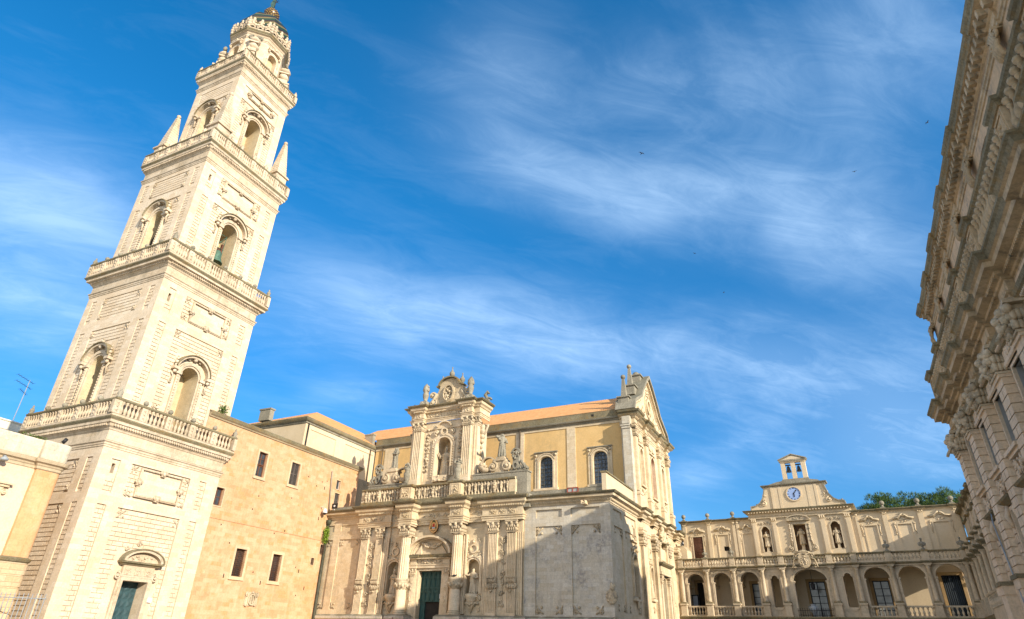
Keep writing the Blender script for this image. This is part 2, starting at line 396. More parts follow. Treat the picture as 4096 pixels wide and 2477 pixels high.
def frame_band(mb, pts, w, y0, y1, m=None, closed=False):
    """flat band of width w outside the outline pts (x,z)"""
    n = len(pts); P = [Vector(p) for p in pts]; out = []
    for i in range(n):
        def nn(a, b): d = (b-a).normalized(); return Vector((-d.y, d.x))
        if closed or 0 < i < n-1:
            a, b = nn(P[i-1], P[i]), nn(P[i], P[(i+1) % n]); t = a+b; t = t/max(.3, t.dot(a))
        elif i == 0: t = nn(P[0], P[1])
        else: t = nn(P[-2], P[-1])
        out.append(P[i]+t*w)
    r = range(n if closed else n-1)
    for i in r:
        j = (i+1) % n; a, b, c, d = P[i], P[j], out[j], out[i]
        mb.face([(a.x, y1, a.y), (b.x, y1, b.y), (c.x, y1, c.y), (d.x, y1, d.y)], m)
        mb.face([(d.x, y0, d.y), (c.x, y0, c.y), (c.x, y1, c.y), (d.x, y1, d.y)], m)
        mb.face([(a.x, y0, a.y), (b.x, y0, b.y), (b.x, y1, b.y), (a.x, y1, a.y)], m)
    if not closed:
        for e in (0, n-1): a, d = P[e], out[e]; mb.face([(a.x, y0, a.y), (d.x, y0, d.y), (d.x, y1, d.y), (a.x, y1, a.y)], m)
def scroll(mb, cx, y, cz, r, hand=1, turns=1.6, a0=90, th=None, m=None, n=6, d=None):
    """a carved volute: spiral roll"""
    pts = []; k = int(turns*12)
    for i in range(k+1):
        t = i/k; a = R(a0)+hand*2*pi*turns*t; q = r*(1-.86*t)
        pts.append((cx+q*cos(a), y+(d or r*.25)*t, cz+q*sin(a)))
    th = th or r*.2
    mb.tube(pts, [th*(1-.4*i/k) for i in range(k+1)], n, m)
    mb.ball((cx, y+(d or r*.25), cz), th*1.1, 6, m)
def swag(mb, x0, x1, y, z, sag, r, n=7, m=None):
    for i in range(n):
        t = i/(n-1); q = 4*t*(1-t)
        mb.ball((x0+(x1-x0)*t, y, z-sag*q), r*(.6+.6*q), 6, m)
def foliage(mb, cx, y, cz, w, h, n, r, seed=0, m=None, dep=.5):
    """carved leaf-work: overlapping lobes in a rough diamond"""
    rg = random.Random(seed)
    for i in range(n):
        a = rg.uniform(-1, 1); b = rg.uniform(-1, 1)*(1-.45*abs(a))
        q = r*rg.uniform(.6, 1.2)
        mb.ball((cx+a*w/2, y+q*dep*rg.uniform(0, .7), cz+b*h/2), q, 6, m, (rg.uniform(.5, 1.1), dep, rg.uniform(.6, 1.3)))
def corner_knot(mb, x, y, z, s, hx, hz, m=None):
    """small foliate corner ornament"""
    scroll(mb, x+hx*s*.35, y, z+hz*s*.35, s*.3, hx, 1.3, 90, s*.1, m, 4)
    mb.tube([(x+hx*s*.1, y+.01, z+hz*s*.95), (x+hx*s*.3, y+.03, z+hz*s*.6), (x+hx*s*.6, y+.03, z+hz*s*.3), (x+hx*s*.95, y+.01, z+hz*s*.1)], s*.09, 4, m)
    mb.ball((x+hx*s*.75, y+.02, z+hz*s*.75), s*.16, 5, m)
def knots(parent, fr, mat, items):
    """every corner ornament is a part of its own"""
    for it in items:
        mb = MB(fr); corner_knot(mb, *it); mb.build('corner_ornament', parent, [mat])
def capital(mb, x, y, z, w, h, d=None, m=None, faces=True):
    """leafy capital for a pilaster or column: bell, two rows of leaves, volutes, abacus. (x,y) = centre of the shaft, w width, d depth"""
    d = d or w
    mb.box(x-w*.44, x+w*.44, y-d*.44, y+d*.44, z, z+h*.86, m)
    mb.box(x-w*.52, x+w*.52, y-d*.52, y+d*.52, z, z+h*.07, m)
    for row, (zz, o, hh) in enumerate(((.26, .50, .26), (.52, .56, .26))):
        for s in range(-2, 3):
            mb.ball((x+s*w*.22+(w*.1 if row else 0)*(1 if s < 2 else -4.4), y+d*o, z+h*zz), w*.115, 5, m, (.9, .6, 1.6))
            for e in (-1, 1): mb.ball((x+e*w*o, y+s*d*.2, z+h*zz), w*.115, 5, m, (.6, .9, 1.6))
    for e in (-1, 1):
        scroll(mb, x+e*w*.47, y+d*.5, z+h*.72, w*.17, -e, 1.3, 90, w*.06, m, 5)
        mb.ball((x+e*w*.56, y+d*.56, z+h*.72), w*.15, 6, m)
    if faces:
        mb.ball((x, y+d*.58, z+h*.76), w*.15, 6, m, (1, .9, 1.2))
    mb.prismz([(x-w*.62, y-d*.5), (x+w*.62, y-d*.5), (x+w*.66, y+d*.66), (x+w*.2, y+d*.58), (x-w*.2, y+d*.58), (x-w*.66, y+d*.66)], z+h*.87, z+h, m)
def fluted(mb, x0, x1, yb, yf, z0, z1, n=6, m=None, sides=True):
    """pilaster shaft with real flutes between x0 and x1, from yb out to yf"""
    n = max(1, round(n*.72)); w = (x1-x0); p = w/(n+.6); poly = [(x0, yb), (x0, yf)]
    for i in range(n):
        a = x0+p*.45+i*p; b = a+p*.7
        poly += [(a, yf), (a+.12*p, yf-.06), (a+.35*p, yf-.085), (a+.58*p, yf-.06), (b, yf)]
    poly += [(x1, yf), (x1, yb)]
    a = [(q[0], q[1], z0) for q in poly]; b = [(q[0], q[1], z1) for q in poly]
    mb.loft(a, b, m); 
    for i in range(1, len(poly)-2): 
        pass
    mb.face([(x0, yf-.09, z1), (x1, yf-.05, z1), (x1, yb, z1), (x0, yb, z1)], m)
BAL = [(.5, 0), (.5, .09), (.3, .12), (.34, .17), (.52, .30), (.50, .42), (.30, .56), (.22, .66), (.22, .74), (.34, .78), (.34, .82), (.26, .85), (.5, .91), (.5, 1)]
BAL2 = [(.5, 0), (.5, .08), (.3, .12), (.5, .24), (.44, .33), (.25, .42), (.25, .46), (.36, .5), (.25, .54), (.25, .58), (.44, .67), (.5, .76), (.3, .88), (.5, .92), (.5, 1)]
def baluster_mesh(name, w, h, mat, prof=BAL, n=8):
    mb = MB(); mb.lathe(0, 0, [(r*w, z*h) for r, z in prof], n)
    k = bpy.data.meshes.new(name)
    mb.v = [Vector(p) for p in mb.v]
    o = mb.build(name, None, [mat]); me = o.data; bpy.data.objects.remove(o); return me
def blob_mesh(name, blobs, voxel, mat, smooth=2, cut=None):
    """one continuous sculpted surface fused from many masses"""
    mb = MB()
    for b in blobs:
        if b[0] == 's': mb.ball(b[1:4], 1, 12, None, b[4:7])
        elif b[0] == 'b': mb.box(*b[1:7])
        else:
            _, p, q, r1, r2 = b; P, Q = Vector(p), Vector(q); k = 5
            pts = [P+(Q-P)*i/k for i in range(k+1)]; mb.tube(pts, [r1+(r2-r1)*i/k for i in range(k+1)], 10)
            mb.ball(p, r1, 10); mb.ball(q, r2, 10)
    o = mb.build(name, None, [mat])
    m = o.modifiers.new('r', 'REMESH'); m.mode = 'VOXEL'; m.voxel_size = voxel; m.use_smooth_shade = True
    m = o.modifiers.new('s', 'SMOOTH'); m.factor = .5; m.iterations = smooth
    dg = bpy.context.evaluated_depsgraph_get(); me = bpy.data.meshes.new_from_object(o.evaluated_get(dg)); me.name = name
    bpy.data.objects.remove(o)
    me.materials.clear(); me.materials.append(mat)
    for p in me.polygons: p.use_smooth = True
    return me
def figure(kind='robe', arms='chest', seed=0, mitre=False, twist=0, book=False):
    """robed stone figure 1 m tall standing at the origin, looking along -y"""
    rg = random.Random(seed); B = []
    H = lambda z: z
    B += [('c', (0, 0, .50), (0, .005, .76), .085, .105), ('c', (-.07, 0, .77), (.07, 0, .77), .055, .055)]      # torso, shoulders
    B += [('c', (0, 0, .78), (0, -.01, .86), .035, .032), ('s', 0, -.012, .905, .048, .056, .066)]              # neck, head
    B += [('s', 0, -.066, .898, .010, .014, .014), ('s', 0, -.05, .872, .02, .016, .012), ('s', -.02, -.055, .915, .012, .01, .006), ('s', .02, -.055, .915, .012, .01, .006)]
    lean = .03*twist
    B += [('c', (0, 0, .52), (-.045-lean, .0, .03), .095, .075), ('c', (0, 0, .52), (.05-lean, -.02, .03), .095, .07)]
    n = 9
    for i in range(n):                                                                                           # folds of the robe
        a = 2*pi*(i+.3*rg.random())/n; r0 = .085; r1 = .115+.03*rg.random()
        B.append(('c', (r0*cos(a), r0*.75*sin(a), .56+.04*rg.random()), (r1*cos(a)-lean, r1*.8*sin(a), .02), .022, .026))
    B += [('s', -.04-lean, -.1, .02, .035, .06, .02), ('s', .05-lean, -.12, .02, .035, .06, .02)]
    for k in range(4):                                                                                           # drapery across the body
        z = .62-.07*k; B.append(('c', (-.1, -.055, z+.08), (.09, -.075, z-.03), .02, .018))
    def arm(s, el, ha):
        B.append(('c', (s*.115, 0, .765), el, .042, .036)); B.append(('c', el, ha, .034, .024)); B.append(('s', *ha, .026, .024, .03))
        for t in (-.014, 0, .014): B.append(('c', (ha[0]+t, ha[1]-.01, ha[2]+.005), (ha[0]+t*1.6, ha[1]-.035, ha[2]+.02), .007, .006))
    if arms == 'chest': arm(-1, (-.155, -.03, .63), (-.02, -.115, .69)); arm(1, (.155, -.03, .63), (.03, -.12, .66))
    elif arms == 'out': arm(-1, (-.17, -.07, .70), (-.25, -.17, .74)); arm(1, (.16, -.02, .62), (.06, -.11, .60))
    elif arms == 'down': arm(-1, (-.165, .0, .62), (-.2, -.05, .50)); arm(1, (.155, -.04, .63), (.02, -.12, .63))
    elif arms == 'bless': arm(-1, (-.17, -.03, .66), (-.17, -.12, .80)); arm(1, (.165, -.02, .60), (.14, -.09, .52))
    if book: B.append(('b', -.31, -.2, -.24, -.15, .70, .80))
    if mitre:
        B += [('c', (0, 0, .94), (0, 0, 1.02), .05, .045), ('c', (0, 0, 1.02), (0, 0, 1.09), .042, .008)]
        B += [('c', (-.11, .05, .76), (-.15, .05, .08), .05, .06), ('c', (.11, .05, .76), (.15, .05, .08), .05, .06), ('c', (0, .08, .78), (0, .09, .08), .08, .12)]
    elif kind == 'veil': B += [('c', (0, .03, .93), (0, .06, .76), .055, .075), ('c', (-.05, .02, .9), (-.1, .04, .7), .03, .04), ('c', (.05, .02, .9), (.1, .04, .7), .03, .04)]
    else: B += [('s', 0, .02, .925, .055, .055, .055), ('c', (.1, .06, .74), (.17, .07, .12), .035, .05), ('c', (0, -.05, .855), (0, -.055, .83), .025, .015)]
    return B
def bust():
    return [('s', 0, -.01, .80, .085, .1, .12), ('s', 0, -.11, .79, .02, .025, .03), ('s', 0, .03, .86, .095, .1, .09), ('c', (0, 0, .55), (0, 0, .72), .06, .055),
            ('c', (-.17, .02, .50), (.17, .02, .50), .1, .1), ('c', (0, 0, .48), (0, 0, .25), .17, .1), ('c', (-.24, 0, .48), (-.2, -.02, .33), .07, .05), ('c', (.24, 0, .48), (.2, -.02, .33), .07, .05),
            ('c', (-.15, -.12, .52), (.1, -.14, .34), .03, .03), ('c', (0, -.1, .5), (.12, -.13, .38), .03, .03), ('c', (0, 0, .2), (0, 0, .12), .07, .1), ('b', -.17, .17, -.15, .15, 0, .1)]
FIGM = {}
def statue(label, fr, x, y, z, h, face=0, name='statue', cat='statue', mat=None, group=None, plinth=None, **kw):
    mat = mat or ORN; key = (tuple(sorted(kw.items())), mat.name)
    if key not in FIGM: FIGM[key] = blob_mesh('figure', figure(**kw), .011, mat, 1)
    p = fr.w(x, y, z); t = thing(name, label, cat, p, group)
    o = bpy.data.objects.new('figure', FIGM[key]); COL.objects.link(o); o.parent = t; ORG[o.name] = p
    zz = 0
    if plinth:
        w, ph = plinth; mb = MB(fr.sub(x, y)); mb.lathe(0, 0, [(w*.72, 0), (w*.72, ph*.15), (w*.58, ph*.22), (w*.5, ph*.8), (w*.62, ph*.86), (w*.62, ph)], 4, ang=pi/4, smooth=False, z=z); mb.build('plinth', t, [mat]); zz = ph
    o.location = (0, 0, zz); o.scale = (h*1.25, h*1.25, h)
    o.rotation_euler = (0, 0, -R(fr.a+90)+pi+R(face))   # look out of the wall
    return t
# ================================================================ ground
GPAV = stone('piazza_paving', (.56, .50, .40), (.48, .42, .33), (.9, .6), .4, .08, stain=.3, bump=.2)
def ground():
    mb = MB(); n = 12; q = 1500
    mb.face([(-q, -q, 0), (q, -q, 0), (q, q, 0), (-q, q, 0)])
    mb.build('ground', None, [GPAV], kind='structure')
ground()
# ================================================================ bell tower
TH = 25.9; TC = Vector((-31.74, 50.92)); TU = hd(TH); TV = Vector((-TU.y, TU.x))
def face_fr(k, w):
    """k=0 right face, 1 left face, 2 and 3 the hidden ones; origin in the middle of the face"""
    nrm = [-TV, -TU, TV, TU][k]; a = [TH, TH+90, TH+180, TH+270][k]
    # heading a must give outward normal hd(a+90)
    f = FR(TC, a); 
    if k == 1: f = FR(TC, TH+90)
    p = TC+f.n*(w/2); return FR(p, a)
def rusticate(mb, x0, x1, z0, z1, y, h=.31, L=.8, g=.055, d=.06, m=0, skip=None, seed=0):
    """raised courses of blocks inside a sunk panel"""
    rg = random.Random(seed); z = z1-.02; r = 0
    while z-h > z0-.05:
        x = x0+.03-(L*.5 if r % 2 else 0)
        while x < x1-.05:
            a, b = max(x, x0+.03), min(x+L-g*.6, x1-.03); zz = max(z-h+g, z0)
            if b-a > .12 and zz < z-.08:
                segs = [(a, b)]
                for s in (skip or []):
                    if s[2] < z and s[3] > zz:
                        ns = []
                        for p, q in segs:
                            if s[1] <= p or s[0] >= q: ns.append((p, q)); continue
                            if s[0]-p > .1: ns.append((p, s[0]))
                            if q-s[1] > .1: ns.append((s[1], q))
                        segs = ns
                for p, q in segs: mb.box(p, q, y, y+d, zz, z, m, 'b')
            x += L
        z -= h; r += 1
def tower():
    t = thing('bell_tower', 'tall limestone bell tower in set-back tiers with octagonal lantern and tiled dome', 'bell tower', (TC.x, TC.y, 0))
    # storeys: z0, z1, width
    ST = [(0, 13.45, 10.45), (15.2, 28.0, 9.9), (29.6, 41.4, 9.15), (43.2, 55.1, 6.75)]
    for si, (z0, z1, w) in enumerate(ST):
        mb = MB(); hw = w/2
        for k in range(4):
            fr = face_fr(k, w); mb.fr = fr; F = []; rus = []
            if k < 2 or si > 0:
                if si == 0:
                    if k == 0:
                        F += [('r', -2.72, 2.50, .6, 9.23, .13, 0), ('r', -2.70, 2.50, 9.95, 12.41, .13, 0), ('r', -1.62, 1.55, 10.27, 12.09, .05, 0)]
                        F += [('h', -.75, 1.24, 0, 4.52, 0, .13, .9, 0, 4)]
                        F += [('r', a, b, lo, hi, .11, 0) for a, b in ((-4.31, -3.62), (3.42, 4.08)) for lo, hi in ((.5, 9.24), (10.05, 12.42))]
                        F += [('h', -4.12, -3.86, 11.42, 12.12, 0, .11, .6, 0, 1)]
                        rus = [(-2.72, 2.50, .9, 9.15, .13, .31, .82, [(-1.75, 2.1, 0, 6.6)]), (-2.70, -1.85, 10.0, 12.3, .13, .31, .5, None), (1.8, 2.50, 10.0, 12.3, .13, .31, .5, None)]
                        rus += [(a, b, lo, hi, .11, .31, .5, [(-4.3, -3.7, 11.3, 12.2)]) for a, b in ((-4.31, -3.62), (3.42, 4.08)) for lo, hi in ((.5, 9.2), (10.05, 12.35))]
                    else:
                        F += [('r', -2.85, 2.85, .6, 9.23, .13, 0), ('r', -2.85, 2.85, 9.95, 12.41, .13, 0)]
                        F += [('r', a, b, lo, hi, .11, 0) for a, b in ((-4.4, -3.75), (3.75, 4.4)) for lo, hi in ((.5, 9.24), (9.95, 12.42))]
                        rus = [(-2.85, 2.85, .9, 9.15, .13, .31, .82, None), (-2.85, 2.85, 10.0, 12.3, .13, .31, .82, None)]
                        rus += [(a, b, lo, hi, .11, .31, .5, None) for a, b in ((-4.4, -3.75), (3.75, 4.4)) for lo, hi in ((.5, 9.2), (9.95, 12.35))]
                else:
                    zt = {1: 21.25, 2: 36.4, 3: 50.8}[si]; hx = {1: .84, 2: .84, 3: .82}[si]
                    up = {1: (24.93, 27.12), 2: (38.5, 40.56), 3: (52.7, 54.1)}[si]; lo = {1: 23.93, 2: 37.5, 3: 52.15}[si]
                    pw = 2.5 if si < 3 else 2.42
                    F += [('r', -pw, pw, z0, lo, .1, 0), ('r', -pw, pw, up[0], up[1], .1, 0), ('h', -hx, hx, z0+.4, zt, hx, .1, ({1: 1.7, 2: 2.2, 3: 1.9} if k != 1 else {1: .95, 2: 1.6, 3: 1.4})[si], 5, 5)]
                    rus = [(-pw, pw, z0+1.4, lo-.08, .1, .31, .8, [(-1.75, 1.75, 0, zt+1.2)])]
                    if k == 0 and si < 3: F += [('r', -1.5, 1.65, up[0]+.1, up[1]-.3, .03, 0)]; rus += [(-pw, -1.75, up[0], up[1], .1, .31, .5, None), (1.85, pw, up[0], up[1], .1, .31, .5, None)]
                    elif si < 3 or k == 1: rus += [(-pw, pw, up[0], up[1]-.05, .1, .31, .8, None)]
                    if si < 3:
                        sx = (3.5, 4.15) if si == 1 else (3.25, 3.88)
                        for a, b in (sx, (-sx[1], -sx[0])):
                            F += [('r', a, b, z0+1.0, lo, .09, 0), ('r', a, b, up[0]-.1, up[1], .09, 0)]
                            sk = [(-9, 9, up[1]-1.3, up[1]-.3)] if a < 0 and k == 0 else None
                            rus += [(a, b, z0+1.1, lo-.08, .09, .31, .5, None), (a, b, up[0], up[1]-.06, .09, .31, .5, sk)]
                        if k == 0: F += [('h', -sx[1]+.12, -sx[1]+.36, up[1]-1.25, up[1]-.5, 0, .09, .6, 0, 1)]
            wall(mb, -hw, hw, z0, z1, F, 0, 0)
            for i, (a, b, lo, hi, d, h, L, sk) in enumerate(rus): rusticate(mb, a, b, lo, hi, -d, h, L, skip=sk, seed=i)
        mb.build('shaft', t, [TOW, DARK, TOW, TOW, BLUD, TOWI])
    # entablatures and cornices: (mould z, top z, shaft w, outer half)
    CO = [(13.45, 15.25, 10.45, 5.75), (28.0, 29.65, 9.9, 5.67), (41.35, 43.26, 9.15, 5.10), (55.1, 56.84, 6.75, 3.87)]
    for ci, (zm, zt, w, ho) in enumerate(CO):
        mb = MB(FR(TC, TH+90)); hw = w/2; o = ho-hw
        ring = [(-hw, -hw), (-hw, hw), (hw, hw), (hw, -hw)]
        H = zt-zm
        prof = [(0, zm-.35), (.05, zm-.33), (.05, zm-.2), (.09, zm-.18), (.09, zm-.05), (.17, zm+.02), (.17, zm+.1), (.03, zm+.16), (.03, zm+H*.48), (.08, zm+H*.5), (.12, zm+H*.56), (.24, zm+H*.62), (.28, zm+H*.72), (o*.74, zm+H*.75), (o*.74, zm+H*.85), (o*.8, zm+H*.87), (o*.97, zm+H*.95), (o, zt), (o*.8, zt+.04), (-1.2, zt+.14)]
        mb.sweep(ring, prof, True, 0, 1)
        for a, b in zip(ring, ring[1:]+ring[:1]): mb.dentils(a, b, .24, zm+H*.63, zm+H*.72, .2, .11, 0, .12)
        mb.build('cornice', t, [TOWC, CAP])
    # balustrades
    bme = baluster_mesh('tower_baluster', .27, .98, TOWC); cnt = 0; rest = MB()
    for bi, (zb, hb, half, nb) in enumerate(((15.28, 1.38, 5.5, 5), (29.68, 1.42, 5.42, 6), (43.3, 1.42, 4.87, 6), (56.88, 1.25, 3.68, 5))):
        ba = MB(FR(TC, TH+90)); ring = [(-half, -half), (-half, half), (half, half), (half, -half)]
        ba.sweep(ring, [(-.17, zb), (.19, zb), (.19, zb+.14), (.12, zb+.18), (-.17, zb+.18)], True, 0, 0)
        zt = zb+hb; ba.sweep(ring, [(-.14, zt-.2), (.14, zt-.2), (.2, zt-.13), (.22, zt-.04), (.2, zt), (-.16, zt)], True, 0, 1)
        bo = []
        for s, (a, b) in enumerate(zip(ring, ring[1:]+ring[:1])):
            A, B = Vector(a), Vector(b); L = (B-A).length; T = (B-A)/L; Nn = Vector((-T.y, T.x))
            for j in range(nb+1):
                c = A+T*(L*j/nb); pw = .24 if 0 < j < nb else .3
                P = [c-T*pw-Nn*.17, c+T*pw-Nn*.17, c+T*pw+Nn*.16, c-T*pw+Nn*.16]
                if j < nb or s == 3: ba.prismz([(q.x, q.y) for q in P], zb+.18, zt-.2, 0)
                for zz in (.32, .52, .72):      # carved panel on the pier
                    cc = c+Nn*.16; ba.ball((cc.x, cc.y, zb+hb*zz), .085, 5, 0)
                    cc2 = cc+T*.09; ba.ball((cc2.x, cc2.y, zb+hb*(zz-.08)), .05, 4, 0)
                if j < nb:
                    k = 5 if bi < 3 else 4
                    for q in range(k):
                        cc = A+T*(L*j/nb+pw+(L/nb-2*pw)*(q+.5)/k); bo.append((s, ba.fr.w(cc.x, cc.y, zb+.18)))
        o = ba.build('balustrade', t, [TOWC, CAP])
        for s, p in bo:
            sc = (hb-.38)/.98
            if s in (0, 1) and False: continue
            vis = True
            if bi < 2 and cnt < 100 and s in VIS:
                place('baluster', bme, o, p, -R(TH), (1, 1, sc)); cnt += 1
            else:
                m2 = MB(); m2.lathe(p.x, p.y, [(r*.27, z*.98*sc) for r, z in BAL[::1]], 6, z=p.z); k = len(rest.v)
                rest.v += m2.v; rest.f += [tuple(i+k for i in f) for f in m2.f]; rest.uv += m2.uv; rest.mi += m2.mi; rest.sm += m2.sm
        # finials standing on the rail
        for s, (a, b) in enumerate(zip(ring, ring[1:]+ring[:1])):
            if s not in VIS: continue
            A, B = Vector(a), Vector(b); L = (B-A).length; T = (B-A)/L
            for j in range(nb+1):
                c = A+T*(L*j/nb); fm = MB(ba.fr)
                if j in (0, nb):
                    if s == VIS[1] and j == (nb if VIS[0] > VIS[1] else 0): continue
                    if bi == 2: continue
                    fm.lathe(c.x, c.y, [(.2, 0), (.2, .1), (.1, .14), (.2, .3), (.16, .45), (.06, .6), (.09, .68), (.02, .8)], 8, z=zt)
                elif bi == 2:
                    fm.lathe(c.x, c.y, [(.2, 0), (.2, .08), (.1, .12), (.22, .3), (.22, .4), (.02, .75)], 8, z=zt)
                elif bi == 3 and j % 2: continue
                else: fm.lathe(c.x, c.y, [(.12, 0), (.08, .06)], 8, z=zt); fm.ball((c.x, c.y, zt+.24), .2, 10)
                fm.build('finial', t, [GREY if bi < 2 else TOWC])
    r_ = rest.build('balusters', t, [TOWC]); r_['kind'] = 'stuff'
    # door case on the right face
    fr = face_fr(0, 10.45); mb = MB(fr)
    frame_band(mb, [(-.75, 0), (-.75, 4.52), (1.24, 4.52), (1.24, 0)], .22, -.13, .1, 0)
    frame_band(mb, [(-.97, 0), (-.97, 4.74), (1.46, 4.74), (1.46, 0)], .16, -.13, .04, 0)
    mb.box(-1.0, 1.5, -.12, .1, 4.75, 5.55, 0)
    for x in (-.55, .25, 1.05): mb.box(x-.3, x+.3, .1, .14, 4.9, 5.42, 0); foliage(mb, x, .15, 5.16, .4, .35, 7, .07, 3)
    for e, x in ((-1, -1.25), (1, 1.75)): scroll(mb, x, .02, 4.8, .26, e, 1.4, 90, .08)
    mb.sweep([(-1.15, -.12), (-1.15, .12), (1.65, .12), (1.65, -.12)][0:4], [(0, 5.52), (.1, 5.56), (.14, 5.62), (.3, 5.68), (.32, 5.78), (0, 5.82)], False, 0, 1)
    A = arc(.25, 5.78, 1.72, .88, 180, 0, 16); frame_band(mb, [(.25+(x-.25)*.8, 5.8+(z-5.8)*.78) for x, z in A], .22, 0, .42, 0)
    frame_band(mb, [(.25+(x-.25)*.95, 5.8+(z-5.8)*.97) for x, z in A], .08, 0, .5, 1)
    mb.face([(x, .1, z) for x, z in A], 0); foliage(mb, .25, .12, 6.05, 1.6, .4, 16, .1, 5)
    for x, z, r in ((-.2, 7.0, .2), (-1.05, 6.6, .16), (1.1, 6.5, .12)): scroll(mb, x, -.06, z, r, 1, 1.5, 0, .06)
    p = mb.build('portal', t, [TOWC, CAP])
    dm = MB(fr)
    dm.box(-.72, 1.2, -1.0, -.92, 0, 4.5, 0)
    for i in range(4):
        for j in range(8):
            x = -.62+i*.45; z = .2+j*.53
            dm.face([(x, -.92, z), (x+.38, -.92, z), (x+.19, -.86, z+.22)]); dm.face([(x+.38, -.92, z), (x+.38, -.92, z+.44), (x+.19, -.86, z+.22)])
            dm.face([(x+.38, -.92, z+.44), (x, -.92, z+.44), (x+.19, -.86, z+.22)]); dm.face([(x, -.92, z+.44), (x, -.92, z), (x+.19, -.86, z+.22)])
    dm.build('door', t, [BLUD])
    # inscription panels, window cases, corner ornaments
    for si, w, zc, hh, x0, x1 in ((0, 10.45, 11.18, 2.0, -1.75, 1.7), (1, 9.9, 25.9, 1.9, -1.55, 1.75), (2, 9.15, 39.4, 1.85, -1.85, 1.6), (3, 6.75, 53.3, .9, -1.6, 1.5)):
        fr = face_fr(0, w); mb = MB(fr); a, b = zc-hh/2+.1, zc+hh/2
        P = [(x0, a), (x0, b), (x1, b), (x1, a)]; y = -.1
        frame_band(mb, P, .12, y, .08, 0, True); frame_band(mb, P, .05, y, .13, 0, True)
        for i in range(26):
            s = i/26
            for (xa, za, xb, zb2) in ((x0, b, x1, b), (x0, a, x1, a)): mb.ball((xa+(xb-xa)*s, .1, za), .07, 4, 0)
        mb.box(x0, x1, y, -.02, a, b, 1)
        for cx_, cz_ in (((x0+x1)/2, b), ((x0+x1)/2, a), (x0-.1, zc), (x1+.1, zc)):
            mb.box(cx_-.16, cx_+.16, 0, .2, cz_-.22, cz_+.22, 0); scroll(mb, cx_-.16, .15, cz_+.05, .17, 1, 1.3, 0, .07); scroll(mb, cx_+.16, .15, cz_+.05, .17, -1, 1.3, 180, .07); mb.ball((cx_, .22, cz_), .15, 6, 0, (1, .7, 1.3))
        mb.build('relief_panel', t, [TOWC, TOW])
    for si, w, hx, z0, zt in ((1, 9.9, .84, 15.6, 21.25), (2, 9.15, .84, 30.0, 36.4), (3, 6.75, .82, 43.6, 50.8)):
        for k in (0, 1):
            fr = face_fr(k, w); mb = MB(fr); sp = zt-hx
            o = [(-hx, z0), (-hx, sp)]+arc(0, sp, hx, hx, 180, 0, 14)[1:-1]+[(hx, sp), (hx, z0)]
            frame_band(mb, o, .16, -.1, .0, 0)
            o2 = [(x*1.2, z if z < sp+.01 else sp+(z-sp)*1.2) for x, z in o]
            frame_band(mb, o2, .26, -.1, .09, 0)
            nn = int((sp-z0)/.24)
            for i in range(nn):
                for e in (-1, 1): mb.ball((e*(hx*1.2+.13), .1, z0+.2+i*.24), .075, 5, 0)
            for e in (-1, 1):
                mb.box(e*(hx+.32)-.26, e*(hx+.32)+.26, -.1, .2, sp-.1, sp+.12, 0)
                scroll(mb, e*(hx+.85), .0, sp-.9, .14, e, 1.3, 0, .06); mb.tube([(e*(hx+.85), .03, sp-.9), (e*(hx+.75), .08, sp-.4), (e*(hx+.95), .03, sp-.1)], .08, 5, 0)
            # hood: segmental moulding with scroll ends and urns
            H = arc(0, sp+.18, hx+.68, hx+.62, 170, 10, 16); frame_band(mb, H, .2, -.1, .34, 0); frame_band(mb, [(x*1.1, sp+.18+(z-sp-.18)*1.13) for x, z in H], .07, -.1, .46, 1)
            for e in (-1, 1):
                mb.box(e*(hx+.8)-.24, e*(hx+.8)+.24, -.1, .42, sp+.15, sp+.38, 0)
                for (q, r) in ((0, .17), (.27, .2), (.55, .14), (.78, .09)): mb.ball((e*(hx+.82), .2, sp+.52+q), r, 6, 0, (1, .8, .8))
                mb.ball((e*(hx+.8), .2, sp-.02), .17, 6, 0)
                for q in (.25, .5): scroll(mb, e*q*1.1, .05, zt+.95-q*.55, .15, e, 1.2, 0, .06)
            for (q, r) in ((0, .2), (.25, .14), (.45, .16), (.7, .07)): mb.ball((.0, .15, zt+.72+q), r, 6, 0)
            pw = 2.5 if si < 3 else 2.4
            up = {1: (24.93, 27.12), 2: (38.5, 40.56), 3: (52.7, 54.1)}[si]; lo = {1: 23.93, 2: 37.5, 3: 52.15}[si]
            for e in (-1, 1):
                K = [(e*pw, -.03, lo-.1, .55, -e, -1), (e*pw, -.03, z0+1.3, .55, -e, 1)]
                if si < 3: K += [(e*pw, -.03, up[1]-.08, .5, -e, -1), (e*pw, -.03, up[0]+.08, .5, -e, 1)]
                knots(t, fr, TOWC, K)
            mb.build('arch_surround', t, [TOWC, CAP])
    for k in (0, 1):
        pw = 2.6 if k == 0 else 2.85
        for e in (-1, 1):
            knots(t, face_fr(k, 10.45), TOWC, [(e*pw, -.07, 9.15, .62, -e, -1), (e*pw, -.07, 1.1, .62, -e, 1), (e*pw, -.07, 12.33, .55, -e, -1), (e*pw, -.07, 10.05, .55, -e, 1)])
    # octagonal lantern
    def octo(r, a0=22.5): return [(r/cos(R(22.5))*cos(R(a0-45*i)), r/cos(R(22.5))*sin(R(a0-45*i))) for i in range(8)]
    f8 = FR(TC, TH+90); mb = MB(f8)
    mb.prismz([(x, y) for x, y in octo(3.05)], 56.9, 58.0, 0)
    RR = 2.85
